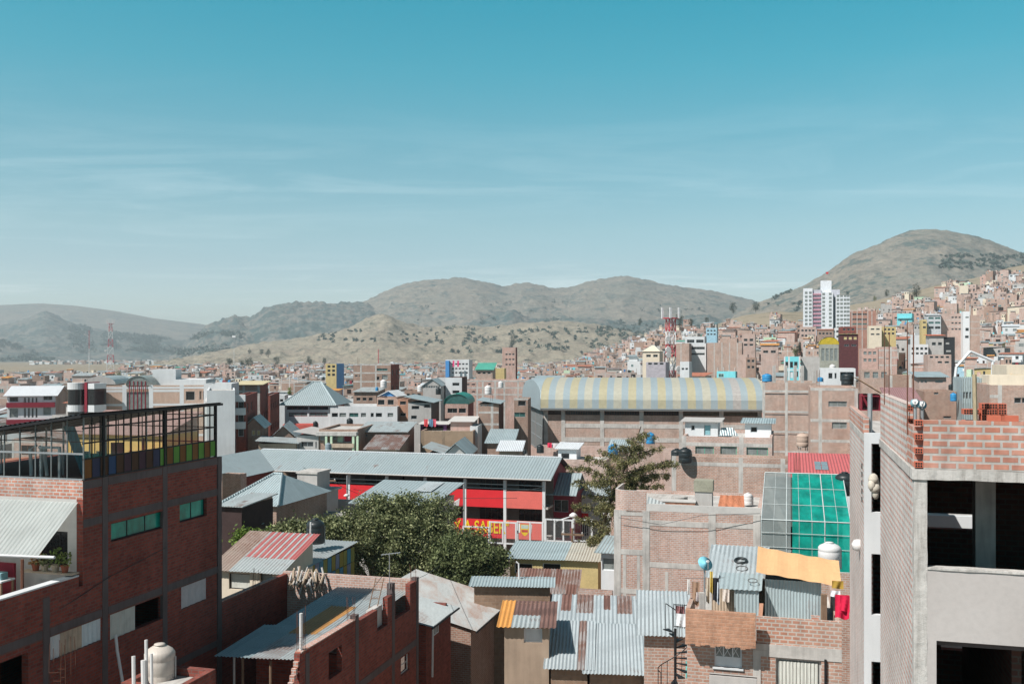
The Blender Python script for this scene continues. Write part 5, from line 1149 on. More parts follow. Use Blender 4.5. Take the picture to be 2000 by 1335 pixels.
# ---- school
def school():
    b = B('school', 'long school with a grey metal roof, white columns and red balcony walls', 'school', 1070, 95.)
    X0, D = -28.6, 8.; ze, zr = 8.4, 9.95
    xs = [b.fx(p) for p in (1062, 986, 908, 830, 755, 681, 606)] + [X0]
    zf1, zf0 = 5.55, 2.6
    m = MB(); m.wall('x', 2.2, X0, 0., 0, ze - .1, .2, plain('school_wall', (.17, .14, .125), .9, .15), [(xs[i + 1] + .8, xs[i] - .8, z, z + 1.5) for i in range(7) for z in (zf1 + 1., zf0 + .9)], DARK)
    m.wall('x', D, X0, 0., 0, ze - .1, -.2, BR_BROWN); m.wall('y', 0., 2.4, D - .2, 0, ze - .1, -.2, MAROON); m.face([(0, 0, ze - .1), (0, D, ze - .1), (0, D / 2, zr - .1)], MAROON); b.part('wall', m)
    for i in range(7):
        for z in (zf1 + 1., zf0 + .9): window(b.root, xs[i + 1] + .8, xs[i] - .8, z, z + 1.5, 2.2, .05, PANE_D, plain('brown_frame', (.07, .05, .04)), 4, 1, sub=False)
    for z in (zf1, zf0): MB().box(X0, 0., .02, 2.2, z - .2, z, CONC).build('floor_slab', b.root)
    MB().box(X0, 0., .02, .3, ze - .35, ze - .12, plain('eave_wood', (.26, .19, .14))).build('eave_beam', b.root)
    for i in range(7):
        for z, h in ((zf1, 1.48), (zf0, 1.55)):
            faded = i == 0; q = MB().box(xs[i + 1] + .14, xs[i] - .14, .0, .12, z - .2, z + h, REDF if faded else REDP); q.build('balcony_wall', b.root)
        for z in (zf1 + 1.62, zf1 + 2.0): MB().box(xs[i + 1] + .14, xs[i] - .14, .03, .08, z, z + .07, GALV).build('rail', b.root)
    for x in xs: MB().box(x - .14, x + .14, -.03, .25, 0, ze - .36, PLAS_W).build('column', b.root)
    rf = MB(); e = .7
    rf.slab([(X0 - 4.2, -e, ze - .1), (.5, -e, ze - .1), (.5, D / 2, zr), (X0 - 4.2, D / 2, zr)], .06, SCHOOLZ, CONC_D); rf.slab([(X0 - 4.2, D / 2, zr), (.5, D / 2, zr), (.5, D + e, ze - .1), (X0 - 4.2, D + e, ze - .1)], .06, SCHOOLZ, CONC_D); b.part('roof', rf)
    MB().box(X0 - 4., .5, D / 2 - .15, D / 2 + .15, zr - .02, zr + .08, WHTS).build('ridge_cap', b.root)
    MB().tube([(X0, -e - .05, ze - .15), (.5, -e - .05, ze - .15)], .07, PLAS).build('gutter', b.root)
    # wing towards the camera
    wx0, wx1, wy = X0 - 9., X0, -8.8
    wf = MB(); wf.slab([(wx1, wy, ze - .1), (wx1, 1., ze - .1), (wx1 - 4.5, D / 2, zr), (wx1 - 4.5, wy, zr)], .06, SCHOOLZ, CONC_D); wf.slab([(wx1 - 4.5, wy, zr), (wx1 - 4.5, D / 2, zr), (wx0, D / 2, ze - .1), (wx0, wy, ze - .1)], .06, SCHOOLZ, CONC_D); b.part('wing_roof', wf)
    ww = MB(); ww.wall('x', wy + .5, wx0 + .5, wx1 - .6, 0, ze - .15, .2, BR_LIT); ww.wall('y', wx1 - .6, wy + .7, 0., 0, ze - .15, -.2, BR_RED); b.part('wing_wall', ww)
    # lettering on the lower balcony
    fc = bpy.data.curves.new('lettering', 'FONT'); fc.body = '"Y A SABER"'; fc.size = 1.62; fc.extrude = .02; fc.offset = .025; fc.space_character = 1.02
    fo = bpy.data.objects.new('lettering', fc); me = bpy.data.meshes.new_from_object(fo.evaluated_get(bpy.context.evaluated_depsgraph_get())) if False else fo.to_mesh()
    me = me.copy(); bpy.data.objects.remove(fo); me.materials.clear(); me.materials.append(plain('lettering_yellow', (.72, .50, .02), .7, .05))
    w0 = max(v.co.x for v in me.vertices); x1 = b.fx(994); x0 = b.fx(880); s = (x1 - x0) / w0
    for v in me.vertices: v.co = Vector((v.co.x * s, v.co.y, v.co.z))
    boxuv(me); o = bpy.data.objects.new('lettering', me); COL.objects.link(o); o.parent = b.root; o.location = (x0, -.025, zf0 + .28); o.rotation_euler = (rad(90), 0, 0)
    # crest
    c = MB(); xc = b.fx(1025); zc = zf0 + .75; W_ = plain('crest_white', (.75, .75, .72)); 
    sh = lambda k, y: [(xc - .42 * k, y, zc + .5 * k), (xc - .40 * k, y, zc - .2 * k), (xc - .2 * k, y, zc - .5 * k), (xc, y, zc - .62 * k), (xc + .2 * k, y, zc - .5 * k), (xc + .40 * k, y, zc - .2 * k), (xc + .42 * k, y, zc + .5 * k)]
    c.face(sh(1., -.012), plain('lettering_yellow', (.72, .50, .02))); c.face([(xc - .36, -.02, zc + .44), (xc - .36, -.02, zc + .1), (xc + .36, -.02, zc + .1), (xc + .36, -.02, zc + .44)], plain('crest_sky', (.5, .62, .55)))
    c.face([(xc - .34, -.02, zc - .02), (xc - .3, -.02, zc - .25), (xc + .3, -.02, zc - .25), (xc + .34, -.02, zc - .02)], plain('crest_red', (.5, .05, .04)))
    for sx in (-1, 1): c.face([(xc + sx * .48, -.012, zc + .6), (xc + sx * .72, -.012, zc + .5), (xc + sx * .66, -.012, zc - .35), (xc + sx * .46, -.012, zc - .3)][::sx], W_)
    b.part('crest', c)
    return b
SCH = school()
b = blk('stair_annex', 'grey roofed annex with shaded eaves at the right end of the school', 'annex', 1072, 1120, 963, 97.5, 5., MAROON, roof=('gable', SCHOOLZ, 1.75, plain('annex_gable_shade', (.05, .12, .14))), wins=((1082, 1110, 975, 1000), (1080, 1112, 1010, 1050)))  # gable painted dark teal to carry its shade
b = blk('side_annex', 'low grey roof continuing right of the school annex behind the cypress', 'annex', 1108, 1200, 966, 101., 5., PLAS, roof=('mono', SCHOOLZ, 1.4), wins=((1118, 1150, 1000, 1012, REDP), (1118, 1150, 1022, 1046)))
def fence_panel(px0, px1, py0, py1, d, label, nb):
    b = B('fence', label, 'fence', px0, d); W = b.fx(px1); z0, z1 = b.z(py1), b.z(py0); m = MB()
    for i in range(nb + 1): x = W * i / nb; m.box(x - .07, x + .07, -.07, .07, z0, z1, PLAS_W)
    for z in (z0 + .05, z1 - .06): 
        for i in range(nb): m.box(W * i / nb + .07, W * (i + 1) / nb - .07, -.05, .05, z - .06, z + .06, PLAS_W)
    b.part('frame', m)
    for i in range(nb): 
        g = MB(); 
        for k in range(9): x = W * (i + (k + 1) / 10) / nb; g.tube([(x, 0, z0 + .1), (x, 0, z1 - .1)], .01, GALV, 4)
        b.part('bar_panel', g)
    return b
fence_panel(905, 955, 1026, 1062, 90, 'white fence bay lower than the rest, half behind the dense tree', 1)
fence_panel(957, 1008, 1017, 1060, 90, 'white framed fence bay before the yellow lettering', 2)
fence_panel(1011, 1060, 1017, 1060, 90, 'white framed fence bay before the school crest', 2)
fence_panel(1066, 1118, 1012, 1056, 88, 'white framed fence bay before the school annex', 3)
fence_panel(1120, 1156, 1012, 1056, 88, 'white framed fence bay behind the cypress', 1)
pl = empty('floodlight', P(1082, 1035, 90), 0, 'floodlight on a bent grey arm before the school annex', 'lamp'); MB().tube([(0, 0, -1.4), (0, 0, .5), (.25, 0, .85), (1.55, 0, 1.25)], .06, GALV).build('arm', pl); MB().lathe([(.05, -.2), (.34, -.1), (.38, .1), (.1, .3)], WHITEP, 14, c=(1.75, 0, 1.3)).build('lamp_head', pl, True)
pl = empty('utility_pole', P(906, 1060, 92), 0, 'thin grey pole with a white lamp before the red balcony', 'pole'); MB().tube([(0, 0, -9), (0, 0, 5.6)], .09, GALV).build('mast', pl); MB().hexa([(-1., -.1, 3.3), (-.45, -.1, 3.5), (-.45, .3, 3.5), (-1., .3, 3.3), (-.9, -.1, 3.8), (-.4, -.1, 4.1), (-.4, .3, 4.1), (-.9, .3, 3.8)], WHITEP).build('lamp_head', pl)
pl = empty('utility_pole', P(678, 1000, 92), 0, 'thin grey pole beside the left red balcony wall', 'pole'); MB().tube([(0, 0, -6), (0, 0, 3.4)], .08, GALV).build('mast', pl); MB().lathe([(.05, -.15), (.3, 0), (.1, .15)], WHITEP, 12, c=(0, -.3, 1.6)).build('lamp_head', pl, True)

# ---- buildings before the school, left
b = blk('stair_block', 'grey rendered stair block with a wooden door before the school', 'building', 577, 626, 963, 84., 3.4, PLAS_G, wins=((594, 606, 968, 997, WOOD),), para=.05); 
MB().box(-.35, b.W + .25, -.3, 3.6, b.H, b.H + .16, CONC).build('roof_slab', b.root); MB().box(-.05, b.W * .78, .4, 2.8, b.H + .16, b.z(925, 0, 0), PLAS_G).build('tank_room', b.root); MB().box(-.12, b.W * .81, .3, 2.9, b.z(925), b.z(921), CONC).build('cap', b.root)
b = blk('grey_roof_hall', 'plain building under a grey metal roof behind the dense tree', 'building', 693, 838, 983, 80., 6., PLAS_G, roof=('none', None, 0)); [bpy.data.objects.remove(c) for c in kids(b.root) if c.name.startswith('roof')]
zz = b.z(939, b.W / 2, 6.); b.part('roof', MB().slab([(-.4, -.4, b.H), (b.W + .4, -.4, b.H), (b.W + .9, 6.2, zz), (-.1, 6.2, zz)], .08, SCHOOLZ)); b.part('roof_patch', MB().slab([(b.W * .62, 3., b.H + .55 * (zz - b.H) + .08), (b.W * .85, 3., b.H + .55 * (zz - b.H) + .08), (b.W * .88, 5.8, zz + .0), (b.W * .64, 5.8, zz + .0)], .03, corr('clear_patch', (.52, .56, .57), 0)))
b = blk('long_wall', 'long beige wall with ledges between the stair block and the tree', 'wall', 545, 720, 1001, 79., 1., PLAS_G, para=.02)
b = blk('long_wall', 'beige rear wall below the red balcony', 'wall', 620, 700, 975, 88., .4, PLAS_G, para=.02)
t = MB(); corrugated(t, P(536, 1016, 77), P(578, 1016, 77), P(584, 996, 78.5), P(548, 996, 78.5), ZINC2, .2, .02); tag(t.build('metal_sheet'), 'pale tin sheet roof leaning on the beige ledge wall', 'sheet')
blk('hip_roof_hut', 'small house under a pale pyramid roof beside the glasshouse building', 'house', 440, 540, 985, 72., 8., BR_BROWN, roof=('hip', ZINC, 1.75), wins=((498, 520, 993, 1003),), over=.3)
blk('tin_roof_hut', 'dark timber hut under broken tin sheets beside the glasshouse building', 'hut', 432, 472, 988, 64., 4., plain('dark_timber', (.05, .03, .028), .9, .2), roof=('mono', ZINC2, .3), over=.25)
t = tag(MB().box(0, .55, 0, .5, -3, 1.2, BR_PINK).box(-.08, .63, -.06, .56, 1.2, 1.3, BR_ORG).build('chimney', loc=P(481, 1020, 66)), 'brick chimney stub beside the pyramid roofed house', 'chimney')
t = MB(); t.slab([P(474, 1036, 66), P(516, 1020, 66), P(492, 1018, 69), P(474, 1020, 69)], .06, ZINC); tag(t.build('roof_sheet'), 'pale roof sheet below the brick chimney stub', 'sheet')
blk('brick_wall', 'pale brick wall ending at the school wing', 'wall', 434, 470, 925, 90., 1., BR_LIT, para=.02)
# house with red and white sheets, mosaic shed
small_house('striped_roof_house', 'white house under loose red and white sheets beside the glasshouse building', 420, 545, 1114, 50., 3.6, 1.25, CREAM, ZINC2, wins=((447, 488, 1118, 1152, CURT), (508, 532, 1118, 1140, PANE_C)), frame=DARKM,
    patches=[(.32 + .085 * i, .32 + .085 * i + .05, .35, 1., corr('pink_red_sheet', (.42, .13, .125), .25, metal=0)) for i in range(7)] + [(0., .3, .0, 1., corr('rust_pale', (.42, .33, .28), .5)), (.9, 1., .35, 1., corr('pink_red_sheet', (.42, .13, .125), .25, metal=0))])
MZ = [plain('mosaic_%d' % i, c, .5, .15) for i, c in enumerate(((.34, .25, .05), (.06, .25, .38), (.22, .25, .36), (.30, .27, .07)))]
def mosaic_shed():
    b = B('mosaic_shed', 'shed walled in yellow and blue panels under a pale tin roof with a black tank', 'shed', 598, 52.); y1 = 6.; x = 0.; ze = b.z(1102, 0, 0)
    rf = MB(); corrugated(rf, (-2.2, -.2, ze - .1), (.3, -.2, ze - .1), (.3, y1, ze + .15), (-2.2, y1, ze + .15), ZINC2, .17, .02); b.part('roof', rf)
    for i in range(12):
        for j in range(3):
            MB().box(-.06, 0., y1 * i / 12 + .02, y1 * (i + 1) / 12 - .02, ze - 2.7 + .85 * j + .02, ze - 2.7 + .85 * (j + 1) - .02, MZ[(i * 2 + j * 3 + i // 3) % 4]).build('mosaic_panel', b.root)
    m = MB(); m.wall('x', -.05, -2., -.1, 0, ze - .15, .15, BR_RED); m.box(-.12, -.064, 0, y1, 0, ze - .12, DARKM); m.wall('x', y1, -2., -.1, 0, ze, -.15, BR_BROWN); b.part('wall', m); return b
ms = mosaic_shed()
tank(616, 1060, 55.5, 1.38, BLACKP, 'black water tank standing on the mosaic shed', wide=.36)
pipe_thing('pipe', [P(606, 1058, 54.6), P(607, 1019, 54.6)], .05, WHITEP, 'white pipe in front of the black tank on the mosaic shed', 'pipe')

# ---------------------------------------------------------------- trees
LF1 = leafmat('leaf_olive', (.032, .044, .018), (.15, .172, .075), (.38, .39, .20))
LF2 = leafmat('leaf_bright', (.05, .09, .012), (.12, .19, .03), (.24, .32, .07))
LF3 = leafmat('leaf_cypress', (.05, .055, .022), (.17, .165, .07), (.38, .34, .165), .3)
LF4 = leafmat('leaf_dark', (.012, .024, .016), (.03, .05, .032), (.06, .085, .05))
BARK = plain('bark', (.085, .062, .048), .95, .25, 3., streak=True)
def leaves(centres, n, spread, size, seed, flat=.75, droop=0.):
    g = np.random.default_rng(seed); c = np.asarray(centres, dtype=float); k = g.integers(0, len(c), n)
    p = c[k, :3] + g.normal(0, 1, (n, 3)) * c[k, 3:4] * spread * np.array([1, 1, flat])
    u = g.normal(0, 1, (n, 3)); u /= np.linalg.norm(u, axis=1)[:, None]; u[:, 2] -= droop; v = g.normal(0, 1, (n, 3)); v -= u * (u * v).sum(1)[:, None] / (u * u).sum(1)[:, None]; v /= np.linalg.norm(v, axis=1)[:, None]
    s = size * g.uniform(.6, 1.4, (n, 1)); a, b = u * s, v * s * .5
    V = np.stack([p - a, p + b, p + a, p - b], 1).reshape(-1, 3)
    return V
def leafmesh(name, V, mat, parent):
    n = len(V) // 4; me = bpy.data.meshes.new(name); me.vertices.add(len(V)); me.vertices.foreach_set('co', V.ravel()); me.loops.add(len(V)); me.loops.foreach_set('vertex_index', np.arange(len(V), dtype=np.int32))
    me.polygons.add(n); me.polygons.foreach_set('loop_start', np.arange(0, len(V), 4, dtype=np.int32)); me.polygons.foreach_set('loop_total', np.full(n, 4, dtype=np.int32)); me.materials.append(mat); me.update(calc_edges=True)
    o = bpy.data.objects.new(name, me); COL.objects.link(o); o.parent = parent; return o
def blob_tree(name, label, px, d, lobes, base_z, lm, n, size, seed, clump=.34, group=None, cat='tree'):
    """lobes: (px, py, radius px) in the picture at distance d; the crown is built of many leaf clumps over each lobe"""
    o = P(px, 0, d); o.z = base_z; t = empty(name, o, 0, label, cat, group); rr = random.Random(seed); C = []; LC = []
    for (lx, ly, lr, dd) in lobes:
        c = P(lx, ly, d + dd) - o; r = lr * (d + dd) / F; LC.append((c, r))
        m = int(26 * max(1, (r / 1.5) ** 2))
        for i in range(m):
            q = Vector((rr.gauss(0, 1), rr.gauss(0, 1), rr.gauss(0, 1))).normalized(); k = rr.uniform(.62, 1.05) * (1 + .18 * noise.noise(q * 2.3 + c))
            C.append((*(c + Vector((q.x * r * k, q.y * r * k, q.z * r * k * .92))), clump * rr.uniform(.6, 1.3) * (r / 1.8) ** .4))
        for i in range(m // 4): C.append((*(c + Vector((rr.uniform(-.5, .5), rr.uniform(-.5, .5), rr.uniform(-.5, .5))) * r), clump * 1.3))
    tr = MB(); top = sum((c for c, r in LC), Vector()) / len(LC); fork = Vector((top.x * .2, top.y * .2, max(.5, top.z * .45)))
    w = .05 + .02 * (LC[0][1] + len(LC)); tr.tube([(0, 0, -.2), fork * .5 + Vector((.06, 0, 0)), fork], w * 1.5, BARK, 9, w)
    for c, r in LC: tr.tube([fork, (fork + c) / 2 + Vector((rr.uniform(-.2, .2), rr.uniform(-.2, .2), .1)), c + Vector((0, 0, r * .4))], w * .8, BARK, 6, w * .2)
    tr.build('trunk', t); leafmesh('crown', leaves(C, n, 1., size, seed), lm, t); return t
blob_tree('tree', 'big dense olive green tree in front of the school, left of the smaller one', 745, 66., [(690, 1035, 46, 0), (735, 1010, 48, .5), (785, 1015, 52, 0), (835, 1020, 55, 0), (870, 1060, 40, -.5), (700, 1075, 50, -1), (755, 1060, 60, -1.2), (815, 1075, 58, -1.2), (770, 1095, 45, -1.6), (665, 1065, 32, 0), (850, 1100, 30, -1)], 0., LF1, 76000, .092, 3, .29)
blob_tree('tree', 'smaller round dark tree against the fence, right of the big tree', 915, 63., [(905, 1070, 46, 0), (945, 1085, 44, 0), (915, 1105, 44, -.8), (960, 1105, 32, -.3), (880, 1095, 34, -.4)], 0., leafmat('leaf_olive_dark', (.028, .04, .018), (.11, .14, .058), (.28, .31, .14)), 32000, .09, 5, .29)
blob_tree('bush', 'low olive tree left of the black tank on the mosaic shed', 575, 62., [(545, 1052, 30, 0), (585, 1042, 30, 0), (625, 1040, 28, .5), (560, 1070, 26, -.5), (600, 1065, 30, -.4), (645, 1035, 24, 0)], 0., LF1, 20000, .1, 8)
blob_tree('bush', 'bright yellow green bush at the foot of the dark timber hut', 498, 62., [(488, 1058, 18, 0), (508, 1062, 17, 0), (525, 1055, 10, 0), (478, 1048, 11, 0)], 0., LF2, 7000, .1, 9)

def conifer(label, seed=4):
    o = P(1166, 0, 68.); o.z = 0; t = empty('cypress_tree', o, 0, label, 'tree'); rr = random.Random(seed); tm = MB(); C = []
    def pt(px, py, dd=0): return P(px, py, 68. + dd) - o
    trunk = [Vector((0, 0, 0)), pt(1160, 1140), pt(1166, 1080), pt(1178, 1020, .3), pt(1200, 955, .3), pt(1226, 900), pt(1243, 860), pt(1252, 832)]
    tm.tube(trunk, .22, BARK, 8, .03)
    def along(f): f *= len(trunk) - 1; i = min(int(f), len(trunk) - 2); return trunk[i].lerp(trunk[i + 1], f - i)
    tips = [(1114, 908, -1), (1122, 938, 1), (1140, 888, 1), (1160, 940, -2), (1175, 880, 2), (1200, 868, -1), (1225, 852, 1), (1268, 850, -1), (1290, 872, 1), (1312, 896, 0), (1322, 900, -1), (1308, 925, 1), (1295, 945, -1), (1275, 905, 2), (1118, 985, 0), (1126, 1010, -1), (1112, 1065, 0), (1125, 1075, -1.5), (1150, 1055, -2), (1200, 1000, -2), (1215, 960, 2), (1245, 930, -1), (1260, 945, 1), (1185, 1040, -1.5), (1192, 1072, -1), (1238, 895, -2), (1255, 872, 2), (1210, 905, -2), (1190, 920, 2.5), (1145, 965, 1.5), (1225, 985, -1), (1280, 925, 2), (1170, 990, -2.2), (1182, 1010, 2)]
    for i, (x, y, dd) in enumerate(tips):
        e = pt(x, y, dd); 
        # start lower on the trunk than the tip
        best = min((abs((along(f / 40)).z - (e.z - abs(e.x - along(f / 40).x) * rr.uniform(.1, .45))), f / 40) for f in range(8, 40))[1]; s = along(best); mid = s.lerp(e, .55) + Vector((0, 0, rr.uniform(-.1, .3)))
        tm.tube([s, mid, e], .055, BARK, 5, .012); L = (e - s).length; n = max(5, int(L * 7))
        for j in range(n):
            f = .22 + .78 * (j + rr.random()) / n; p = (s.lerp(mid, f / .55) if f < .55 else mid.lerp(e, (f - .55) / .45)); k = rr.uniform(.1, .26) * (1.3 - .5 * f)
            p = p + Vector((rr.gauss(0, .16), rr.gauss(0, .16), -rr.random() * .3)); C.append((*p, k))
    for f in range(26): p = along(.33 + .022 * f); C += [(*(p + Vector((rr.gauss(0, .22), rr.gauss(0, .22), rr.gauss(0, .15)))), .2) for _ in range(2)]
    for f in range(34): p = along(rr.uniform(.25, .62)); C.append((*(p + Vector((rr.gauss(-.1, .55), rr.gauss(0, .5), rr.gauss(0, .3)))), .26))
    tm.build('trunk', t); leafmesh('crown', leaves(C, 36000, .6, .058, seed, 1., .5), LF3, t); return t
conifer('tall sparse cypress leaning right in front of the hall')
# ---------------------------------------------------------------- town: named buildings in the middle distance
def ws(x0, x1, n, y0, y1, m=None, gap=.35):
    """n windows side by side between columns x0..x1 (rows y0..y1)"""
    w = (x1 - x0) / n; return tuple((x0 + w * (i + gap / 2), x0 + w * (i + 1 - gap / 2), y0, y1, m) for i in range(n))
# left
b = blk('school_block', 'school block with a plain white roof and maroon floor bands on the far left', 'building', 14, 108, 771, 165., 9., PLAS_W, side=BR_LIT, wins=ws(14, 40, 1, 775, 784) + ws(45, 75, 4, 776, 787, None, .5) + ws(80, 107, 1, 772, 781) + ws(14, 40, 1, 797, 815, PANE_C) + ws(45, 75, 4, 796, 815, None, .5) + ws(80, 104, 1, 793, 810, PANE_C), rot=rad(12.), roof=('gable', WHTS, 1.4, BR_LIT), over=.5)
for py in (789, 822): z = b.z(py, b.W / 2); MB().box(-.02, b.W + .02, -.5, -.02, z - .5, z + .3, MAROON).build('floor_band', b.root)
blk('dark_house', 'maroon house with an open arched frame behind the white roofed school block', 'house', 115, 160, 772, 190., 8., MAROON, wins=ws(117, 158, 4, 778, 790, None))
b = blk('arched_hall', 'pale brick hall with white bands, a tall arched window and curved roof sheets', 'building', 183, 400, 752, 122., 14., brick('brick_peach', (.52, .31, .22), (.47, .27, .19), (.52, .46, .40), stain=.4), wins=((246, 292, 765, 806, PANE_C),) + ws(358, 385, 1, 764, 781) + ws(388, 402, 2, 763, 780, WOOD), cols=(185, 243, 295, 355), beams=(757, 763, 790, 812, 850), cmat=PLAS_W, cw=.5, para=.3)
v = b.fx(246), b.fx(292); a = MB(); n = 12; zc = b.z(752, v[0])
pts = [((v[0] + v[1]) / 2 - (v[1] - v[0]) / 2 * math.cos(math.pi * i / n), zc + 1.15 * math.sin(math.pi * i / n)) for i in range(n + 1)]
a.face([(x, -.08, z) for x, z in pts], PANE_C)
for (x0, z0), (x1, z1) in zip(pts, pts[1:]): a.face([(x0, -.2, z0), (x1, -.2, z1), (x1, 8., z1), (x0, 8., z0)], translucent('vault_sheet', (.42, .46, .44), .3, .9))
for i in range(1, 6): x = v[0] + (v[1] - v[0]) * i / 6; a.box(x - .05, x + .05, -.14, -.09, b.z(806), zc + .5, MAROON)
b.part('arched_window', a)
a = MB(); x0, x1 = b.fx(160), b.fx(222)
for i in range(10):
    q = lambda i: ((x0 + x1) / 2 - (x1 - x0) / 2 * math.cos(math.pi * i / 10), b.H + .1 + 1.0 * math.sin(math.pi * i / 10)); (p0, z0), (p1, z1) = q(i), q(i + 1); a.face([(p0, 1., z0), (p1, 1., z1), (p1, 9., z1), (p0, 9., z0)], ZINC)
a.face([(q(i)[0], 1., q(i)[1]) for i in range(11)], PLAS_G); b.part('vault_roof', a)
MB().box(b.fx(298, 5), b.fx(343, 5), 5., 9., b.H - .3, b.z(721, 7, 5), PLAS_W).build('roof_room', b.root)
MB().box(b.fx(340, 4), b.fx(402, 4), 4., 12., b.H - .3, b.z(741, 9, 4), PLAS_W).build('attic', b.root)
# round tower at its left end
t = B('round_tower', 'round white tower with a dark glass band and a maroon pier', 'tower', 150, 120.); rr_ = 1.05; z = t.z
m = MB(); m.lathe([(rr_, 0), (rr_, z(826))], PLAS_W, 24); m.build('base', t.root, True); MB().lathe([(rr_, z(803)), (rr_, z(790))], PLAS_W, 24).build('lower_band', t.root); MB().lathe([(rr_ * .97, z(789.8)), (rr_ * .97, z(760))], PANE_D, 24).build('glass_band', t.root); MB().lathe([(rr_, z(759.8)), (rr_, z(747))], PLAS_W, 24).build('upper_band', t.root)
m = MB(); m.lathe([(rr_ * .95, z(826)), (rr_ * .95, z(803.2))], PANE_D, 20).build('lower_glass', t.root)
x0, x1, x2 = t.fx(166, -.2), t.fx(171, -.2), t.fx(184, -.2); MB().box(x0, x1, -.3, 2., 0, z(746), MAROON).build('pier', t.root); MB().box(x1 + .01, x2, -.2, 2., z(790), z(759), PANE_D).build('side_window', t.root); MB().box(x1 + .01, x2, -.2, 2., 0, z(790.2), PLAS_W).build('side_wall', t.root); MB().box(x1 + .01, x2, -.2, 2., z(758.8), z(748), PLAS_W).build('parapet', t.root)
blk('ochre_house', 'low house with an ochre wall and pink tin roof seen through the glasshouse', 'house', 132, 318, 848, 84., 5., GOLD, roof=('mono', corr('pink_tin', (.45, .28, .25), .2), 1.7), wins=ws(150, 310, 5, 880, 900))
blk('white_block', 'white block with a big dark triangular shade beside the arched hall', 'building', 404, 459, 762, 112., 12., PLAS_W, rot=rad(16.), para=.2)
b = blk('balcony_block', 'narrow block with white balconies right of the shaded white block', 'building', 461, 480, 772, 116., 12., BR_RED, wins=ws(462, 479, 1, 784, 799) + ws(462, 479, 1, 808, 823) + ws(462, 479, 1, 836, 852), sidewins=.4)
for py in (777, 803, 830): z = b.z(py); MB().box(-.05, b.W, -.6, -.01, z - .4, z + .4, PLAS_W).build('balcony', b.root)
blk('white_block', 'plain white roof block above the shaded white block', 'building', 398, 452, 749, 122., 7., PLAS_W, para=.1)
dish(411, 783, 113., .6, WHITEP, 'big white dish beside the end of the glasshouse roof', -10, 30, post=2.)
blk('tan_block', 'tan brick block with a yellowish roof edge and dark red side', 'building', 459, 508, 751, 142., 11., BR_BROWN, side=BR_RED, wins=ws(460, 474, 1, 769, 774) + ws(478, 502, 1, 769, 777), beams=(764, 805, 832), cols=(476, 505), sidewins=.5, roof=('mono', plain('pale_yellow_roof', (.55, .48, .30)), .3), over=.5)
blk('dark_house', 'dark red narrow house along the street left of the hip roofed building', 'house', 512, 528, 772, 160., 16., BR_RED, side=BR_RED, sidewins=.8)
blk('brick_house', 'brown gabled house with a yellow shop front beside the street', 'house', 478, 512, 834, 118., 7., BR_BROWN, roof=('gabley', ZINC2, 1.2, BR_BROWN), wins=ws(490, 510, 2, 840, 850, YEL))
blk('white_house', 'white house with pale canopies at the end of the street', 'house', 534, 556, 772, 190., 8., PLAS_W, wins=ws(535, 555, 2, 779, 784), para=.4)
# hip roofed white building
b = blk('hip_roof_building', 'white building with maroon barred upper windows under a big grey hip roof', 'building', 557, 650, 791, 150., 9.5, PLAS_W, side=BR_RED, roof=('hip', SCHOOLZ, 3.4), wins=ws(560, 601, 1, 781, 791, None, .04)[:0] + ((560, 602, 793, 799.5, PANE_D), (604, 641, 793, 799.5, PANE_D), (564, 600, 805, 813, PANE_C), (604, 640, 805, 813, PANE_C)), frame=MAROON, over=.7, sub=True)
b = blk('white_wing', 'long white wing with a row of curtained windows right of the hip roofed building', 'building', 645, 776, 793, 149., 8., PLAS_W, wins=((648, 660, 806, 814), (663, 676, 806, 814, PANE_C), (682, 700, 806, 814, PANE_G), (705, 715, 806, 814, PANE_C), (724, 730, 806, 814), (734, 746, 806, 814), (757, 768, 806, 814, PANE_C), (704, 728, 829, 832), (734, 767, 829, 832)), para=.8)
blk('red_wall', 'low faded red wall below the hip roofed building', 'wall', 552, 620, 829, 143., 3., REDF, para=.2)
blk('orange_block', 'narrow orange rendered block with three dark openings', 'building', 777, 797, 779, 150., 8., plain('orange_wall', (.46, .25, .17)), wins=ws(778, 796, 1, 783, 790) + ws(778, 796, 1, 806, 812) + ws(778, 796, 2, 826, 831))
b = blk('grey_block', 'grey rendered block with two dark barred windows under a tilted tin roof', 'building', 797, 842, 786, 142., 8., PLAS_G, side=DARKM, wins=((804, 819, 792, 799), (803, 814, 811, 818), (828, 840, 789, 796)), roof=('monor', ZINC, .9), over=.5, sub=True)  # near-black side wall: the shade of that side is in its colour
b = blk('green_dome_house', 'brick house with two dark openings under a green plastic arched canopy', 'house', 869, 914, 788, 152., 8., BR_ORG, side=BR_RED, wins=((874, 893, 797, 806), (896, 910, 797, 806), (874, 893, 816, 818.5), (896, 910, 816, 818.5)), roof=('vault', translucent('green_canopy', (.03, .36, .27), .3, .85), 1.5, PANE_G), over=.2)
blk('blue_gable_house', 'brick house with a small blue gable and dark openings', 'house', 736, 777, 776, 156., 7., BR_LIT, wins=((738, 751, 780, 790), (757, 769, 780, 790)), roof=('none', None, 0)); b = B('blue_gable', 'small blue gable with white edges on the brick house roof', 'gable', 741, 156.5); W = b.fx(775); b.part('wall', MB().face([(0, 0, b.z(773)), (W, 0, b.z(773)), (W * .55, 0, b.z(763))], BLUE)); b.part('roof', MB().slab([(-.2, -.3, b.z(773)), (W * .55, -.3, b.z(762)), (W * .55, 4, b.z(762)), (-.2, 4, b.z(773))], .1, PLAS_W).slab([(W * .55, -.3, b.z(762)), (W + .2, -.3, b.z(773)), (W + .2, 4, b.z(773)), (W * .55, 4, b.z(762))], .1, PLAS_W))
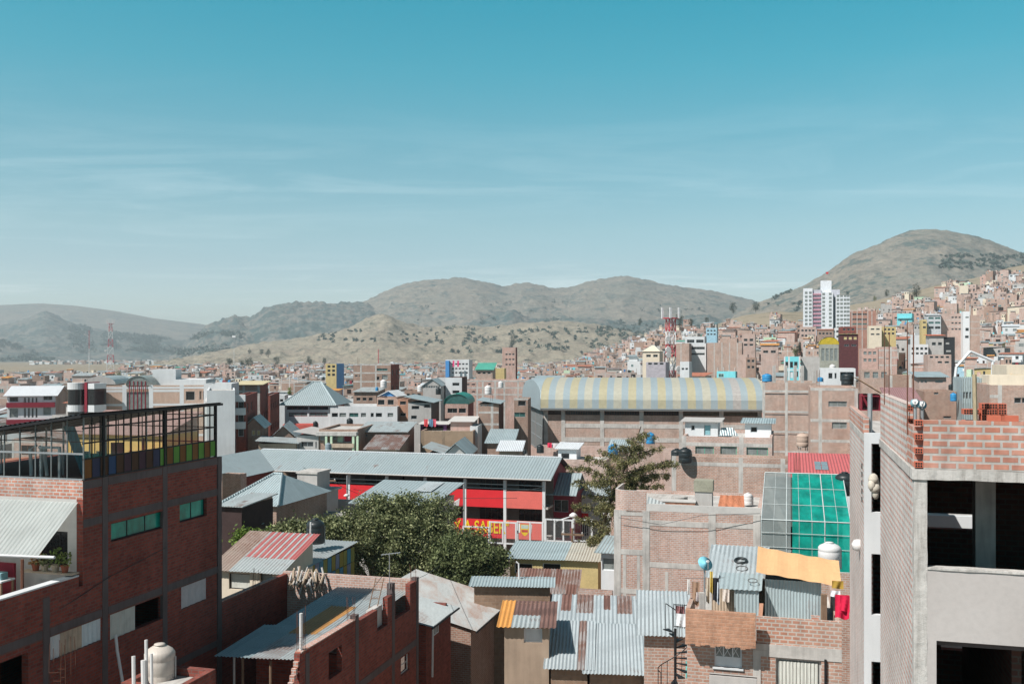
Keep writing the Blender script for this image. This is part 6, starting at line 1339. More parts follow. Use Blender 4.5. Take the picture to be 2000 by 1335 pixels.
blk('brick_tower_house', 'tall plain brick house with a black shaded side left of the hall', 'house', 935, 974, 788, 126., 8., BR_BROWN, side=plain('shaded_brick', (.10, .05, .04), .9, .2), wins=ws(937, 960, 3, 789, 793, PANE_C), beams=(805, 828), cols=(961,), roof=('monor', ZINC, .5), over=.3)  # side wall's shade is painted in as near-black brick
blk('brick_tower_house', 'narrow brick house with a green glazed window against the hall', 'house', 1004, 1031, 780, 132., 8., BR_BROWN, wins=((1012, 1027, 782, 792), (1004, 1026, 805, 814, PANE_G)), beams=(779,), para=.3)
b = blk('balcony_block', 'white block with open balcony floors before the long brick house', 'building', 870, 902, 737, 172., 8., PLAS_W, side=plain('shaded_brick', (.10, .05, .04)), wins=ws(880, 901, 1, 747, 753) + ws(880, 901, 1, 762, 768) + ws(880, 901, 1, 776, 781), para=.5)  # dark side is painted shade on the white block
blk('long_brick_house', 'long red brick house with small paired windows behind the hall', 'building', 905, 1042, 742, 200., 9., BR_ORG, wins=ws(908, 930, 2, 749, 752) + ws(952, 960, 1, 748, 751) + ws(1022, 1036, 2, 747, 750) + ws(1022, 1036, 2, 762, 765) + ws(920, 930, 1, 763, 766), cols=(932, 943, 967, 985, 1012), beams=(744, 757, 770), para=.3)
blk('brick_building', 'brick building with bright green bands and a deep red side wall', 'building', 690, 763, 712, 190., 9., BR_BROWN, side=BR_RED, wins=((735, 741, 735, 742), (746, 757, 732, 741, PANE_C), (735, 757, 719, 724, PANE_G)) + ws(692, 708, 2, 732, 735), cols=(705, 734), beams=(712, 728, 745), para=.5, sidewins=.6)
blk('gable_house', 'grey house with a glazed gable and a black tank on its roof', 'house', 826, 861, 752, 168., 7., PLAS_G, wins=ws(827, 860, 7, 752, 757, PANE_C, .2), roof=('gabley', ZINC, 1.1, PLAS_G), over=.2)
blk('brick_house', 'brick house with an orange awning edge behind the white wing', 'house', 692, 735, 765, 175., 8., BR_BROWN, wins=ws(694, 730, 3, 776, 782), roof=('mono', ZINC2, .6)); blk('brick_house', 'brick house with cluttered dark roof behind the blue gable', 'house', 790, 826, 762, 182., 7., BR_BROWN, wins=ws(792, 824, 3, 768, 774))
blk('yellow_block', 'ochre yellow block with a blue striped side far behind the hip roof', 'building', 636, 657, 710, 310., 10., YEL, side=BLUE, wins=ws(638, 656, 2, 713, 718) + ws(638, 656, 2, 721, 726) + ws(638, 656, 2, 729, 734))
blk('blue_white_block', 'block with a blue left end, white floors and two pink flags', 'building', 870, 916, 702, 300., 10., PLAS_W, wins=ws(881, 915, 5, 709, 712) + ws(881, 915, 5, 718, 721) + ws(881, 915, 5, 726, 729)); b = COL.objects[-1]
for x0, x1, m, lb in ((870, 877, BLUE, None), ): 
    q = B('blue_pier', 'blue corner pier of the block with two pink flags', 'pier', x0, 299.); MB().box(0, q.fx(x1), 0, 1., 0, q.z(704), m).build('wall', q.root)
for px in (884, 893): q = B('flag', ('left', 'right')[px > 890] + ' of two pink flags on the blue and white block', 'flag', px, 298., group='pink flags'); MB().box(0, q.fx(px + 3.2), 0, .1, q.z(716), q.z(704), plain('pink_cloth', (.6, .05, .16))).build('cloth', q.root)
blk('red_brick_block', 'tall red brick block standing above the far roofs', 'building', 981, 1007, 678, 350., 9., BR_ORG, side=BR_RED, wins=ws(986, 1006, 3, 690, 693) + ws(986, 1006, 3, 700, 703) + ws(986, 1006, 3, 710, 713))
blk('green_shed', 'brick house with bright green tin sheets left of the hall vault', 'house', 930, 962, 722, 230., 8., BR_LIT, roof=('mono', GRNS, 1.6), wins=ws(931, 960, 3, 726, 730)); blk('yellow_band_house', 'house with a long yellow rooftop band behind the green tin sheets', 'house', 960, 985, 719, 245., 6., YEL)
# row behind the school
blk('gable_house', 'brick gabled house with pale tin roof at the left of the row behind the school', 'house', 532, 575, 853, 118., 9., BR_BROWN, roof=('gabley', ZINC2, 1.4, BR_BROWN))
blk('grey_house', 'grey house with a shuttered window behind the school roof', 'house', 580, 622, 850, 112., 7., PLAS_G, wins=((588, 612, 862, 872, PANE_D), (582, 585, 862, 875, BR_ORG), (616, 619, 862, 875, BR_ORG)), roof=('monor', PLAS_G, .5), sub=True)
b = blk('porch_house', 'house with pale green porch posts and a dark door behind the school', 'house', 623, 698, 838, 112., 9., BR_BROWN, wins=((625, 636, 850, 859, PANE_C), (638, 646, 851, 866, WOOD), (648, 657, 850, 858, PANE_C), (658, 670, 850, 864, PALEG), (671, 687, 851, 863, MAROON)), para=.2, zb=0, sub=True)
MB().box(-.1, b.W + .1, -1., -.01, b.z(849), b.z(842), CONC).build('porch_beam', b.root)
for px in (637, 647, 690, 698): x = b.fx(px, -.9); MB().box(x - .12, x + .12, -.95, -.72, 0, b.z(849.2), PALEG).build('post', b.root)
MB().box(b.fx(645), b.fx(695), -1.05, -.96, b.z(872), b.z(864), WOODP).build('balustrade', b.root)
blk('tin_house', 'long brick house under a low tin roof with a cream end behind the school', 'house', 701, 792, 843, 116., 6., BR_BROWN, roof=('mono', ZINC2, .8), wins=((710, 718, 848, 852), (775, 779, 845, 852)))
blk('adobe_wall', 'big bare adobe wall behind the school roof', 'wall', 822, 924, 841, 118., 5., plain('adobe_plain', (.34, .245, .17), .95, .15, .9), side=BR_BROWN, para=.1, cols=(824, 866), cmat=plain('adobe_dark', (.27, .2, .14)))
blk('purple_stall', 'open stall with purple back wall and light awning above the adobe wall', 'stall', 821, 872, 828, 122., 4., plain('purple_wall', (.14, .06, .15)), wins=((826, 866, 831, 842, 'void'),), roof=('mono', PLAS, .1)); 
for i, (px, c, lb) in enumerate(((828, (.55, .06, .07), 'red'), (838, (.1, .2, .3), 'blue'), (844, (.6, .1, .14), 'pink'))): cloth('small %s garment hanging above the purple stall' % lb, P(px, 818, 121.5), .5, .9, plain('garment_%s' % lb, c), group='washing above the stall')
blk('orange_house', 'orange brick house with pale roof edge right of the purple stall', 'house', 880, 922, 823, 121., 6., BR_ORG, roof=('mono', PLAS, .3))
blk('white_house', 'small white house between the adobe wall and the plain brick tower', 'house', 918, 933, 832, 120., 5., PLAS_W)
blk('tin_roof_house', 'house with a rust streaked tin roof close behind the school ridge', 'house', 716, 775, 877, 108., 6., TAN, roof=('mono', RUSTZ, 1.1)); blk('gable_house', 'house with blue grey gable sheets close behind the school ridge', 'house', 868, 912, 888, 106., 8., PLAS_G, roof=('gabley', ZINC, 1.3, PLAS_G)); blk('tin_roof_house', 'house with a pale sloping tin roof left of the adobe corner', 'house', 832, 866, 886, 107., 6., BR_BROWN, roof=('monor', ZINC2, .8))
blk('tin_roof_house', 'house with two stepped tin roofs left of the hall', 'house', 952, 1000, 865, 114., 7., BR_BROWN, roof=('mono', ZINC, 1.1)); blk('tin_roof_house', 'small house with a white flared roof beside the stepped tin roofs', 'house', 975, 1015, 880, 108., 5., TAN, roof=('mono', WHTS, .7))
blk('tin_roof_house', 'low tan house with tiny gable at the left behind the school wing', 'house', 505, 578, 866, 110., 6., TAN, roof=('monor', ZINC2, .4)); tank(641, 880, 107, .9, plain('steel_tank', (.25, .3, .33), .4), 'steel tank below the porch house'); tank(616, 834, 141, .9, BLACKP, 'black tank on the red wall roof'); tank(683, 832, 130, 1.1, BLACKP, 'black tank before the long white wing')
tank(856, 770, 167, 1.2, BLACKP, 'black tank on the glazed gable house'); tank(820, 765, 170, 1.2, WHITEP, 'white tank left of the glazed gable house'); tank(749, 757, 176, 1.5, WHITEP, 'white tank below the green banded brick building'); tank(736, 763, 174, .7, BLUEP, 'blue tank below the green banded brick building'); tank(953, 770, 140, 1.3, WHITEP, 'white tank above the plain brick tower house'); tank(978, 757, 190, 1.3, WHITEP, 'white tank on the long brick house')
# right
blk('turquoise_house', 'house with turquoise and white front and a bare grey side', 'house', 1531, 1563, 696, 225., 9., TURQ, wins=((1533, 1540, 706, 718), (1543, 1549, 706, 718), (1551, 1558, 706, 718), (1534, 1539, 725, 736), (1543, 1549, 725, 738, PLAS_W), (1556, 1559, 725, 736)), cols=(1532, 1541, 1562), cmat=PLAS_W, beams=(722,)); blk('grey_wall_house', 'tall bare grey concrete wall beside the turquoise house', 'house', 1565, 1601, 697, 226., 8., PLAS_G)
b = blk('dome_house', 'grey glazed house under a yellow barrel dome', 'house', 1601, 1638, 672, 255., 9., plain('grey_glazed', (.33, .33, .28)), wins=ws(1603, 1637, 4, 680, 704, PANE_C, .3), roof=('vault', plain('dome_yellow', (.50, .37, .03), .5), 1.9, plain('dome_yellow', (.5, .37, .03))), over=.1)
blk('white_parapet_house', 'low white framed house in front of the turquoise house', 'house', 1602, 1671, 719, 190., 8., PLAS_W, wins=((1618, 1626, 728, 739), (1630, 1634, 728, 739), (1641, 1668, 726, 744, 'void')), para=.1); blk('shaded_red_house', 'red house in painted shade with a yellow roof edge right of the yellow dome', 'house', 1640, 1676, 652, 300., 10., plain('maroon_in_shade', (.10, .03, .032), .8, .2), wins=ws(1646, 1675, 3, 657, 663, YEL) + ws(1646, 1675, 2, 672, 676), roof=('mono', YEL, .3)); blk('brick_building', 'tall brick building with open floors above the red house in painted shade', 'building', 1640, 1672, 638, 330., 9., BR_RED, wins=ws(1645, 1670, 3, 641, 645) + ws(1645, 1670, 3, 650, 653))  # the maroon front is darkened to paint in the shade it lies in
blk('pink_building', 'pink rendered building with a red balcony joined to a gridded brick wall', 'building', 1683, 1715, 680, 215., 9., plain('pink_render', (.50, .33, .28)), wins=ws(1685, 1713, 3, 686, 692, PANE_C) + ws(1685, 1713, 3, 700, 706, PANE_C)); blk('gridded_brick_building', 'bare red brick building with a thin concrete grid', 'building', 1716, 1752, 677, 214., 9., BR_ORG, cols=(1728, 1740), beams=(684, 698, 713), wins=ws(1728, 1738, 1, 699, 701))
blk('brick_building', 'brick office block with dark window bands beside the white tower', 'building', 1663, 1711, 607, 450., 12., brick('brick_office', (.42, .14, .085), (.36, .11, .07), (.4, .33, .28)), wins=ws(1664, 1694, 3, 612, 615, None, .15) + ws(1664, 1694, 3, 622, 625, None, .15) + ws(1664, 1694, 3, 631, 634, PANE_G, .15) + ws(1664, 1694, 3, 641, 643, PANE_C, .15), cols=(1664, 1674, 1684, 1695, 1703))
blk('cream_house', 'cream house with small windows below the brick office block', 'house', 1697, 1722, 636, 380., 9., CREAM, wins=ws(1699, 1720, 2, 641, 644) + ws(1699, 1720, 2, 651, 654)); blk('yellow_house', 'yellow balconied house right of the cream house', 'house', 1723, 1750, 638, 385., 8., YEL, wins=ws(1725, 1748, 3, 641, 645) + ws(1725, 1748, 3, 649, 653))
blk('pale_office', 'pale building with green glass bands and a yellow left end', 'building', 1811, 1838, 615, 400., 9., plain('pale_grey', (.5, .52, .54)), wins=ws(1812, 1838, 2, 619, 623, PANE_G, .2) + ws(1812, 1838, 2, 628, 632, PANE_G, .2) + ws(1812, 1838, 2, 637, 642, PANE_D, .2), roof=('mono', WHTS, .8)); blk('yellow_end', 'narrow yellow end of the pale glass banded building', 'house', 1800, 1810, 624, 398., 7., YEL, wins=ws(1801, 1810, 1, 628, 631) + ws(1801, 1810, 1, 637, 641)); blk('pink_brick_block', 'long pink brick block with tiny red windows', 'building', 1839, 1879, 613, 402., 10., BR_PINK, wins=ws(1857, 1878, 3, 618, 621) + ws(1857, 1878, 3, 629, 632) + ws(1857, 1878, 3, 641, 644), beams=(625, 637))
blk('white_slab_house', 'tall narrow white fronted house on the hillside', 'house', 1881, 1894, 608, 395., 8., WHITE, wins=ws(1884, 1894, 1, 640, 646) + ws(1884, 1894, 1, 618, 621, PANE_C) + ws(1883, 1894, 1, 655, 660)); blk('brick_tower_house', 'tall pale brick house joined to the narrow white front', 'house', 1895, 1914, 615, 394., 8., BR_LIT, side=plain('dark_green_wall', (.09, .10, .08)), beams=(628, 641, 654))  # side wall much darker and greener than the brick front
blk('red_roof_block', 'grey rendered block with a wall in painted shade and orange red roof edge', 'building', 1815, 1843, 655, 300., 8., PLAS_G, wins=ws(1818, 1842, 2, 668, 674), roof=('mono', plain('orange_red', (.55, .15, .08)), .5), over=.6); blk('shaded_wall_house', 'house with a banded wall in painted shade joined to the red roofed grey block', 'house', 1844, 1865, 658, 299., 8., plain('wall_in_shade', (.03, .032, .035)), wins=ws(1845, 1856, 1, 668, 672, PLAS_G) + ws(1845, 1860, 1, 683, 687, PLAS_G))  # the black wall is a shaded right side, its shade painted in
blk('white_grid_house', 'white gridded house with two rows of small windows', 'house', 1778, 1813, 672, 300., 8., PLAS_W, wins=ws(1779, 1813, 4, 678, 683) + ws(1779, 1813, 4, 688, 692)); blk('pink_house', 'pinkish house with a turquoise awning below the red roofed block', 'house', 1812, 1858, 692, 240., 8., BR_PINK, wins=ws(1814, 1856, 4, 695, 699) + ws(1829, 1856, 2, 705, 709))
blk('cream_house', 'big cream parapet house with an ochre floor at the right edge', 'house', 1966, 2060, 713, 118., 9., CREAM, wins=ws(1976, 2040, 2, 734, 745, None), cols=(), beams=()); blk('ochre_floor', 'ochre shop floor under the cream parapet at the right edge', 'house', 1976, 2060, 731, 117., 3., GOLD, wins=ws(1980, 2050, 6, 737, 746, PANE_C, .3))
blk('brick_house', 'brick house with grey pillars and a pale upper wall at the right edge', 'house', 1933, 2040, 752, 88., 8., BR_LIT, cols=(1953,), beams=(774,), wins=((1981, 1995, 776, 787), (1996, 2010, 776, 787)), para=.1); blk('cream_house', 'cream attic behind the brick house at the right edge', 'house', 1932, 2050, 733, 94., 5., CREAM)
blk('grey_shed_house', 'grey metal sided house left of the brick stack pole', 'house', 1880, 1930, 738, 98., 6., ZINC, wins=ws(1880, 1898, 3, 765, 778, None), para=.1); blk('pink_house', 'pale pink house with a grey sheet awning behind the raw brick corner', 'house', 1795, 1848, 736, 112., 7., BR_PINK, wins=ws(1797, 1812, 2, 742, 747, PANE_C) + ws(1822, 1846, 1, 742, 747, PANE_C), roof=('mono', ZINC, .5)); blk('brick_house', 'brown brick house between the pale pink house and brick stacks', 'house', 1805, 1868, 764, 102., 7., BR_BROWN, wins=ws(1822, 1835, 1, 765, 770) + ws(1838, 1862, 1, 812, 817), para=.2); blk('pink_roof_house', 'house under a dusty pink roof behind the raised brick side wall', 'house', 1738, 1795, 785, 96., 7., BR_PINK, roof=('mono', corr('dusty_pink', (.42, .22, .21), .1), 1.2))
blk('brick_house', 'bare brick wall with rebar columns behind the sloping timber roof', 'house', 1738, 1782, 733, 135., 8., BR_BROWN, cols=(1740, 1778)); blk('brick_house', 'brick house with an orange roof edge below the gridded brick building', 'house', 1682, 1740, 722, 160., 7., BR_LIT, wins=ws(1685, 1735, 3, 726, 738, PANE_C)); tank(1862, 783, 100, .85, BLUEP, 'blue tank on the brown brick house behind the brick stacks'); tank(1857, 762, 110, .7, BLACKP, 'black tank behind the brown brick house'); tank(1626, 727, 240, 2., WHITEP, 'white tank above the white framed house')
# houses round the red mast behind the hall
blk('white_block', 'white block with dark window bands right of the red mast', 'building', 1338, 1376, 657, 380., 10., PLAS_W, wins=ws(1340, 1376, 2, 663, 669, None, .2)); blk('white_block', 'tall white block with open floors right of the red mast', 'building', 1347, 1379, 670, 360., 9., PLAS_W, wins=ws(1348, 1378, 1, 677, 682, None, .1) + ws(1348, 1378, 1, 689, 693, None, .1)); blk('long_brick_house', 'long windowless brick block right of the tall white block', 'building', 1381, 1449, 669, 355., 10., BR_LIT, cols=(1395, 1410, 1425, 1440)); blk('brick_house', 'windowless brick block left of the tall white block', 'building', 1319, 1346, 670, 352., 9., BR_LIT, cols=(1330,))
blk('rounded_house', 'pinkish house with stacked curved balconies', 'house', 1449, 1475, 652, 370., 9., BR_PINK, wins=ws(1451, 1473, 2, 661, 666) + ws(1451, 1473, 2, 671, 675)); blk('tower_house', 'tall pale house with barred black windows behind the hall right end', 'house', 1440, 1460, 692, 290., 8., BR_PINK, wins=()); blk('dark_window_house', 'house with four black openings beside the tall pale house', 'house', 1457, 1476, 698, 288., 8., BR_BROWN, wins=ws(1458, 1475, 2, 702, 707) + ws(1458, 1475, 2, 714, 719)); blk('blue_house', 'light blue house with window rows on the slope', 'house', 1379, 1400, 640, 470., 9., plain('light_blue', (.32, .5, .6)), wins=ws(1380, 1399, 3, 644, 647) + ws(1380, 1399, 3, 651, 654)); blk('hip_house', 'cream house with pale hip roof left of the red mast', 'house', 1255, 1288, 686, 320., 9., CREAM, roof=('hip', CREAM, 2.), wins=ws(1260, 1287, 2, 692, 697)); blk('grey_house', 'lilac grey house with window slits left of the red mast base', 'house', 1262, 1300, 707, 280., 8., plain('lilac_grey', (.40, .37, .40)), wins=ws(1264, 1298, 3, 708, 712)); blk('white_house', 'stepped white house right of the red mast base', 'house', 1328, 1346, 706, 270., 8., PLAS_W, wins=ws(1330, 1345, 2, 718, 722)); blk('orange_house', 'house with bright orange roof bands above the hall right end', 'house', 1486, 1520, 674, 340., 8., BR_PINK, roof=('mono', ORGS, .8), wins=ws(1488, 1518, 2, 684, 689))

# ---- lattice masts
def mast(px, pyb, pyt, d, w0, w1, bands, label, antennas=0, dishes=()):
    p = P(px, 0, d); p.z = terrain(p.x, p.y); H = P(px, pyt, d).z - p.z; t = empty('lattice_mast', p, rad(20), label, 'mast'); n = bands
    rm = plain('mast_red', (.50, .03, .06), .5); wm = plain('mast_white', (.72, .72, .72), .5)
    for i in range(n):
        z0, z1 = H * i / n, H * (i + 1) / n; a0, a1 = (w0 + (w1 - w0) * z / H for z in (z0, z1)); m = MB(); mt = rm if (n - 1 - i) % 2 == 0 else wm; c0 = [(a0, a0), (-a0, a0), (-a0, -a0), (a0, -a0)]; c1 = [(a1, a1), (-a1, a1), (-a1, -a1), (a1, -a1)]; r = .16
        for k in range(4): m.tube([(*c0[k], z0), (*c1[k], z1)], r, mt, 4)
        kk = max(1, int((z1 - z0) / (2.2 * a0)))
        for j in range(kk):
            f0, f1 = j / kk, (j + 1) / kk
            for k in range(4):
                q = (k + 1) % 4; A = lambda c, e, f: (c[0] + (e[0] - c[0]) * f, c[1] + (e[1] - c[1]) * f, z0 + (z1 - z0) * f)
                m.tube([A(c0[k], c1[k], f0), A(c0[q], c1[q], f1)], r * .55, mt, 4); m.tube([A(c0[q], c1[q], f0), A(c0[k], c1[k], f1)], r * .55, mt, 4); m.tube([A(c0[k], c1[k], f1), A(c0[q], c1[q], f1)], r * .6, mt, 4)
        m.build('lattice_section', t)
    if antennas:
        MB().lathe([(w1 * 2.6, H), (w1 * 2.6, H + .25)], rm, 8).build('platform', t)
        for i in range(6): a = i * 1.047; MB().box(-.3, .3, -.2, .2, H + .1, H + antennas, plain('mast_white', (.72, .72, .72))).build('panel_antenna', t, loc=(w1 * 2.7 * math.cos(a), w1 * 2.7 * math.sin(a), 0))
    for f, sx in dishes: MB().lathe([(.02, 0), (.9, .1), (1., .5), (.9, .6)], WHITEP, 14, M=Matrix.Rotation(rad(90), 4, 'X')).build('dish', t, loc=(sx * (w0 + .8), -1.4, H * f))
    return t
mast(1310, 735, 622, 330., 1.15, 1.15, 7, 'red and white lattice mast with tall antenna panels behind the hall', 3.6, ((.28, -1), (.45, 1), (.6, -1), (.66, -1), (.42, 1.2), (.2, 1.1), (.78, -1)))
mast(216, 770, 632, 900., 3.4, 1.1, 7, 'tall red and white lattice mast standing on the left plain', 4., ((.5, -1),))
for px, pt, d, lb in ((174, 645, 1000, 'thin red topped mast left of the tall lattice mast'), (457, 655, 1300, 'thin pale mast with a box on top before the golden hill'), (739, 682, 700, 'thin rust red mast above the green banded brick building')):
    p = P(px, 0, d); p.z = 0; h = P(px, pt, d).z; t = empty('radio_mast', p, 0, lb, 'mast'); MB().tube([(0, 0, 0), (0, 0, h * .6)], .3, plain('mast_white', (.72, .72, .72)), 5).build('lower_mast', t); MB().tube([(0, 0, h * .6), (0, 0, h)], .25, plain('mast_red', (.5, .03, .06)) if px != 457 else GALV, 5).build('upper_mast', t)
    if px == 457: MB().box(-2.2, 2.2, -1, 1, h - 2.6, h, plain('mast_white', (.72, .72, .72))).build('sign_box', t)
# ---- white tower
def tower():
    b = B('white_tower', 'white high rise with pink balconies at its left and a blocky rooftop', 'tower', 1569, 620.); p = b.root.location; gz = terrain(p.x, p.y); WB = plain('tower_white', (.70, .72, .75)); PK = plain('tower_pink', (.55, .27, .33)); zb = gz - 1
    def body(px0, px1, pyt, y0, y1, name, mat=WB): x0, x1 = b.fx(px0, y0), b.fx(px1, y0); MB().box(x0, x1, y0, y1, zb, b.z(pyt, x0, y0), mat).build(name, b.root); return x0, x1
    body(1569, 1587, 563, 0, 12, 'left_slab'); body(1587.3, 1604, 566, 1.2, 12, 'balcony_slab', plain('tower_grey', (.5, .5, .55))); body(1604.3, 1627, 571, -1, 12, 'centre_slab'); body(1603, 1624, 548, 3, 9, 'lift_room'); body(1627.3, 1632, 580, 2, 12, 'recess', plain('tower_recess', (.10, .13, .15))); body(1632.3, 1660, 577, 0, 12, 'right_slab'); body(1594, 1640, 566, 3.2, 8, 'penthouse', plain('tower_grey', (.5, .5, .55)))
    wm = MB().box(0, 1.6, -.06, .05, 0, 1.5, PANE_C).mesh('window'); bm = MB().box(0, 4.6, -1., -.01, 0, .75, PK).mesh('balcony')
    def place(nm, me, x, y, z): o = bpy.data.objects.new(nm, me); COL.objects.link(o); o.parent = b.root; o.location = (x, y, z)
    for i in range(9):
        py = 571 + i * 7.6
        for px in (1572, 1580): place('window', wm, b.fx(px), 0, b.z(py + 3, 0))
        place('balcony', bm, b.fx(1588, 1.2), 1.2, b.z(py + 5, 0, 1.2))
        for px in (1606, 1619): place('window', wm, b.fx(px, -1), -1, b.z(py + 6, 0, -1))
        for px in (1634, 1641, 1648, 1654): place('window', wm, b.fx(px), 0, b.z(py + 10, 0))
    f = tag(MB().tube([(0, 0, 0), (0, 0, 6)], .12, GALV, 5).box(0, 1.6, -.05, .05, 4.6, 5.8, REDP).build('flag', loc=P(1613, 549, 625)), 'small red flag on top of the white tower', 'flag')
tower()
blk('brick_house', 'pinkish brick house standing at the left foot of the white tower', 'house', 1562, 1594, 638, 575., 9., BR_PINK, wins=ws(1564, 1592, 4, 643, 647) + ws(1564, 1592, 4, 653, 657)); blk('brick_house', 'brown brick house standing at the middle foot of the white tower', 'house', 1596, 1628, 644, 570., 9., BR_BROWN, wins=ws(1598, 1626, 4, 649, 653), roof=('mono', TILE, .8)); blk('white_house', 'low white house standing at the right foot of the white tower', 'house', 1630, 1662, 640, 568., 9., PLAS_W, wins=ws(1632, 1660, 4, 645, 649) + ws(1632, 1660, 3, 655, 659))
# ---- white steel frame
def steel_frame():
    t = empty('steel_frame', P(1865, 0, 170.), 0, 'white steel portal frame standing open above the roofs', 'frame'); d = 170.; o = t.location
    for nm, pts in (('left_post', ((1865, 742), (1868, 716))), ('left_rafter', ((1868, 716), (1895, 686))), ('right_rafter', ((1895, 686), (1942, 706))), ('right_post', ((1938, 742), (1939, 706)))): MB().tube([P(*q, d) - o for q in pts], .24, WHITE, 6).build(nm, t)
    m = MB()
    for i in range(6): a = P(1895 + 7.8 * i, 686 + 3.3 * i, d) - o; m.tube([a, a + Vector((.3, 0, -1.))], .07, GALV, 4)
    return t
steel_frame()
# ---------------------------------------------------------------- town: the many houses
TR = random.Random(11)
def thash(*a): return (math.sin(sum(x * k for x, k in zip(a, (12.9898, 78.233, 37.719)))) * 43758.5453) % 1
hb = []
for (o, ex, ey, W, D, H) in HEROES:
    c = o + ex * W / 2 + ey * D / 2; hb.append((c.x, c.y, .5 * math.hypot(W, D)))
for c, r in ((Vector((1.5, 99)), 22), (Vector((-10, 99)), 22), (Vector((-24, 99)), 18), ((P(1275, 0, 150)).xy, 20), ((P(1170, 0, 150)).xy, 20), ((P(1400, 0, 150)).xy, 20), (P(1612, 0, 625).xy, 20), (P(1310, 0, 330).xy, 5)): hb.append((c[0], c[1], r))
cand = []
cA, sA = math.cos(ROT), math.sin(ROT)
def plain_edge(px): return interp(px, [(-100, 800), (120, 900), (250, 1150), (350, 1500), (450, 1800), (700, 1800), (900, 2000), (1050, 2050), (1200, 1500), (1300, 1180), (1400, 1040), (1480, 900), (1560, 840), (1640, 880), (1720, 960), (1800, 1040), (1900, 1060), (2000, 1080), (2200, 1100)])
def grid(cell, y0, y1):
    n = int(y1 * 1.5 / cell)
    for i in range(-n, n):
        for j in range(0, n):
            if i % 9 == 3 or j % 11 == 5: continue                      # streets
            u, v = (i + TR.uniform(-.18, .18)) * cell, (j + TR.uniform(-.18, .18)) * cell * 1.05
            x, y = cA * u - sA * v, sA * u + cA * v
            if not (y0 <= y < y1): continue
            px = HX + F * x / y
            if px < -40 or px > 2060 or y > plain_edge(px) * (.93 + .14 * noise.noise(Vector((px * .02, y * .01, 0)))) : continue
            if px < 330 and y > 450 and TR.random() < .3: continue
            cand.append((x, y, px, cell))
grid(10., 126, 480); grid(10.5, 480, 1150); grid(18., 1150, 2100)
KINDS = [('brick', 'pale brick', BR_LIT, 30), ('pink', 'pinkish brick', BR_PINK, 26), ('red', 'red brick', BR_ORG, 7), ('brown', 'brown brick', BR_BROWN, 13), ('grey', 'grey rendered', PLAS_G, 8), ('white', 'white', PLAS_W, 9), ('cream', 'cream', CREAM, 3), ('yellow', 'yellow', YEL, .6), ('turq', 'turquoise', TURQ, .25), ('green', 'pale green', PALEG, .8), ('blue', 'blue', plain('light_blue', (.32, .5, .6)), .7)]
ROOFS = [('flat', 'a flat roof', None, 52), ('tin', 'a grey tin roof', ZINC, 10), ('worn', 'a worn tin roof', ZINC2, 8), ('whites', 'a white sheet roof', WHTS, 4), ('rust', 'a rusty tin roof', RUSTZ, 9), ('tile', 'a clay red roof', TILE, 6), ('greens', 'a green sheet roof', GRNS, 1.2), ('oranges', 'an orange sheet roof', ORGS, 2.), ('blues', 'a teal sheet roof', corr('teal_roof', (.12, .30, .33), 0, metal=0), .6)]
def pick(tab): 
    t = TR.random() * sum(k[3] for k in tab)
    for k in tab:
        t -= k[3]
        if t <= 0: return k
    return tab[0]
NUM = ('', 'one', 'two', 'three', 'four', 'five', 'six')
H_ = []
for x, y, px, cell in cand:
    w = cell * TR.uniform(.62, .95); dp = cell * TR.uniform(.62, .95)
    r = .5 * math.hypot(w, dp)
    if y < 480 and any((x - a) ** 2 + (y - b) ** 2 < (c * .85 + r * .55) ** 2 for a, b, c in hb): continue
    right = px > 1230; far = y > 480
    st = TR.choices((1, 2, 3, 4, 5), (14, 36, 30, 12, 4) if right else ((30, 42, 22, 5, 0) if y < 420 else (55, 38, 7, 0, 0)))[0]
    z = terrain(x, y); h = st * 2.8 + TR.uniform(.2, .9)
    if y < 230 and px < 1230: h = min(h, 20 - 62 * y / F)
    if y < 150 and 1030 < px < 1500: h = min(h, 8.)
    rot = (-math.atan((px - HX) / F) - TR.uniform(-.12, .4) if right else TR.uniform(-.25, .2)) if y > 180 else TR.uniform(-.3, .05)
    H_.append(dict(x=x, y=y, px=px, w=w, d=dp, z=z, h=h, st=st, rot=rot, k=pick(KINDS), r=pick(ROOFS) if TR.random() < (.85 if not right else .7) else ROOFS[0]))
# skyline from near to far: how much of each house shows
sky_ = [1400.] * 2200
def cover(a, b, top, upd=True):
    a, b = max(0, int(a) + 60), min(2199, int(b) + 61); vis = 0
    for i in range(a, max(a + 1, b)):
        if i >= 2200: break
        if sky_[i] > top: vis += min(sky_[i] - top, 120)
        if upd: sky_[i] = min(sky_[i], top)
    return vis
items = [(o.y, 'hero', (o, ex, W, H)) for (o, ex, ey, W, D, H) in HEROES] + [(q['y'] - q['d'] / 2, 'h', q) for q in H_]
for y, kind, q in sorted(items, key=lambda t: t[0]):
    if kind == 'hero':
        o, ex, W, H = q; e = o + ex * W
        if o.y > 5: cover(HX + F * o.x / o.y, HX + F * e.x / max(e.y, 5), HY - (H - EYE) * F / o.y)
    else:
        s = F / q['y']; q['vis'] = cover(q['px'] - q['w'] * s * .55, q['px'] + q['w'] * s * .55, HY - (q['z'] + q['h'] - EYE) * s)
H_.sort(key=lambda q: -q['vis'])
NIND = 165
IND, REST = H_[:NIND], [q for q in H_[NIND:] if q['vis'] > 1.5]

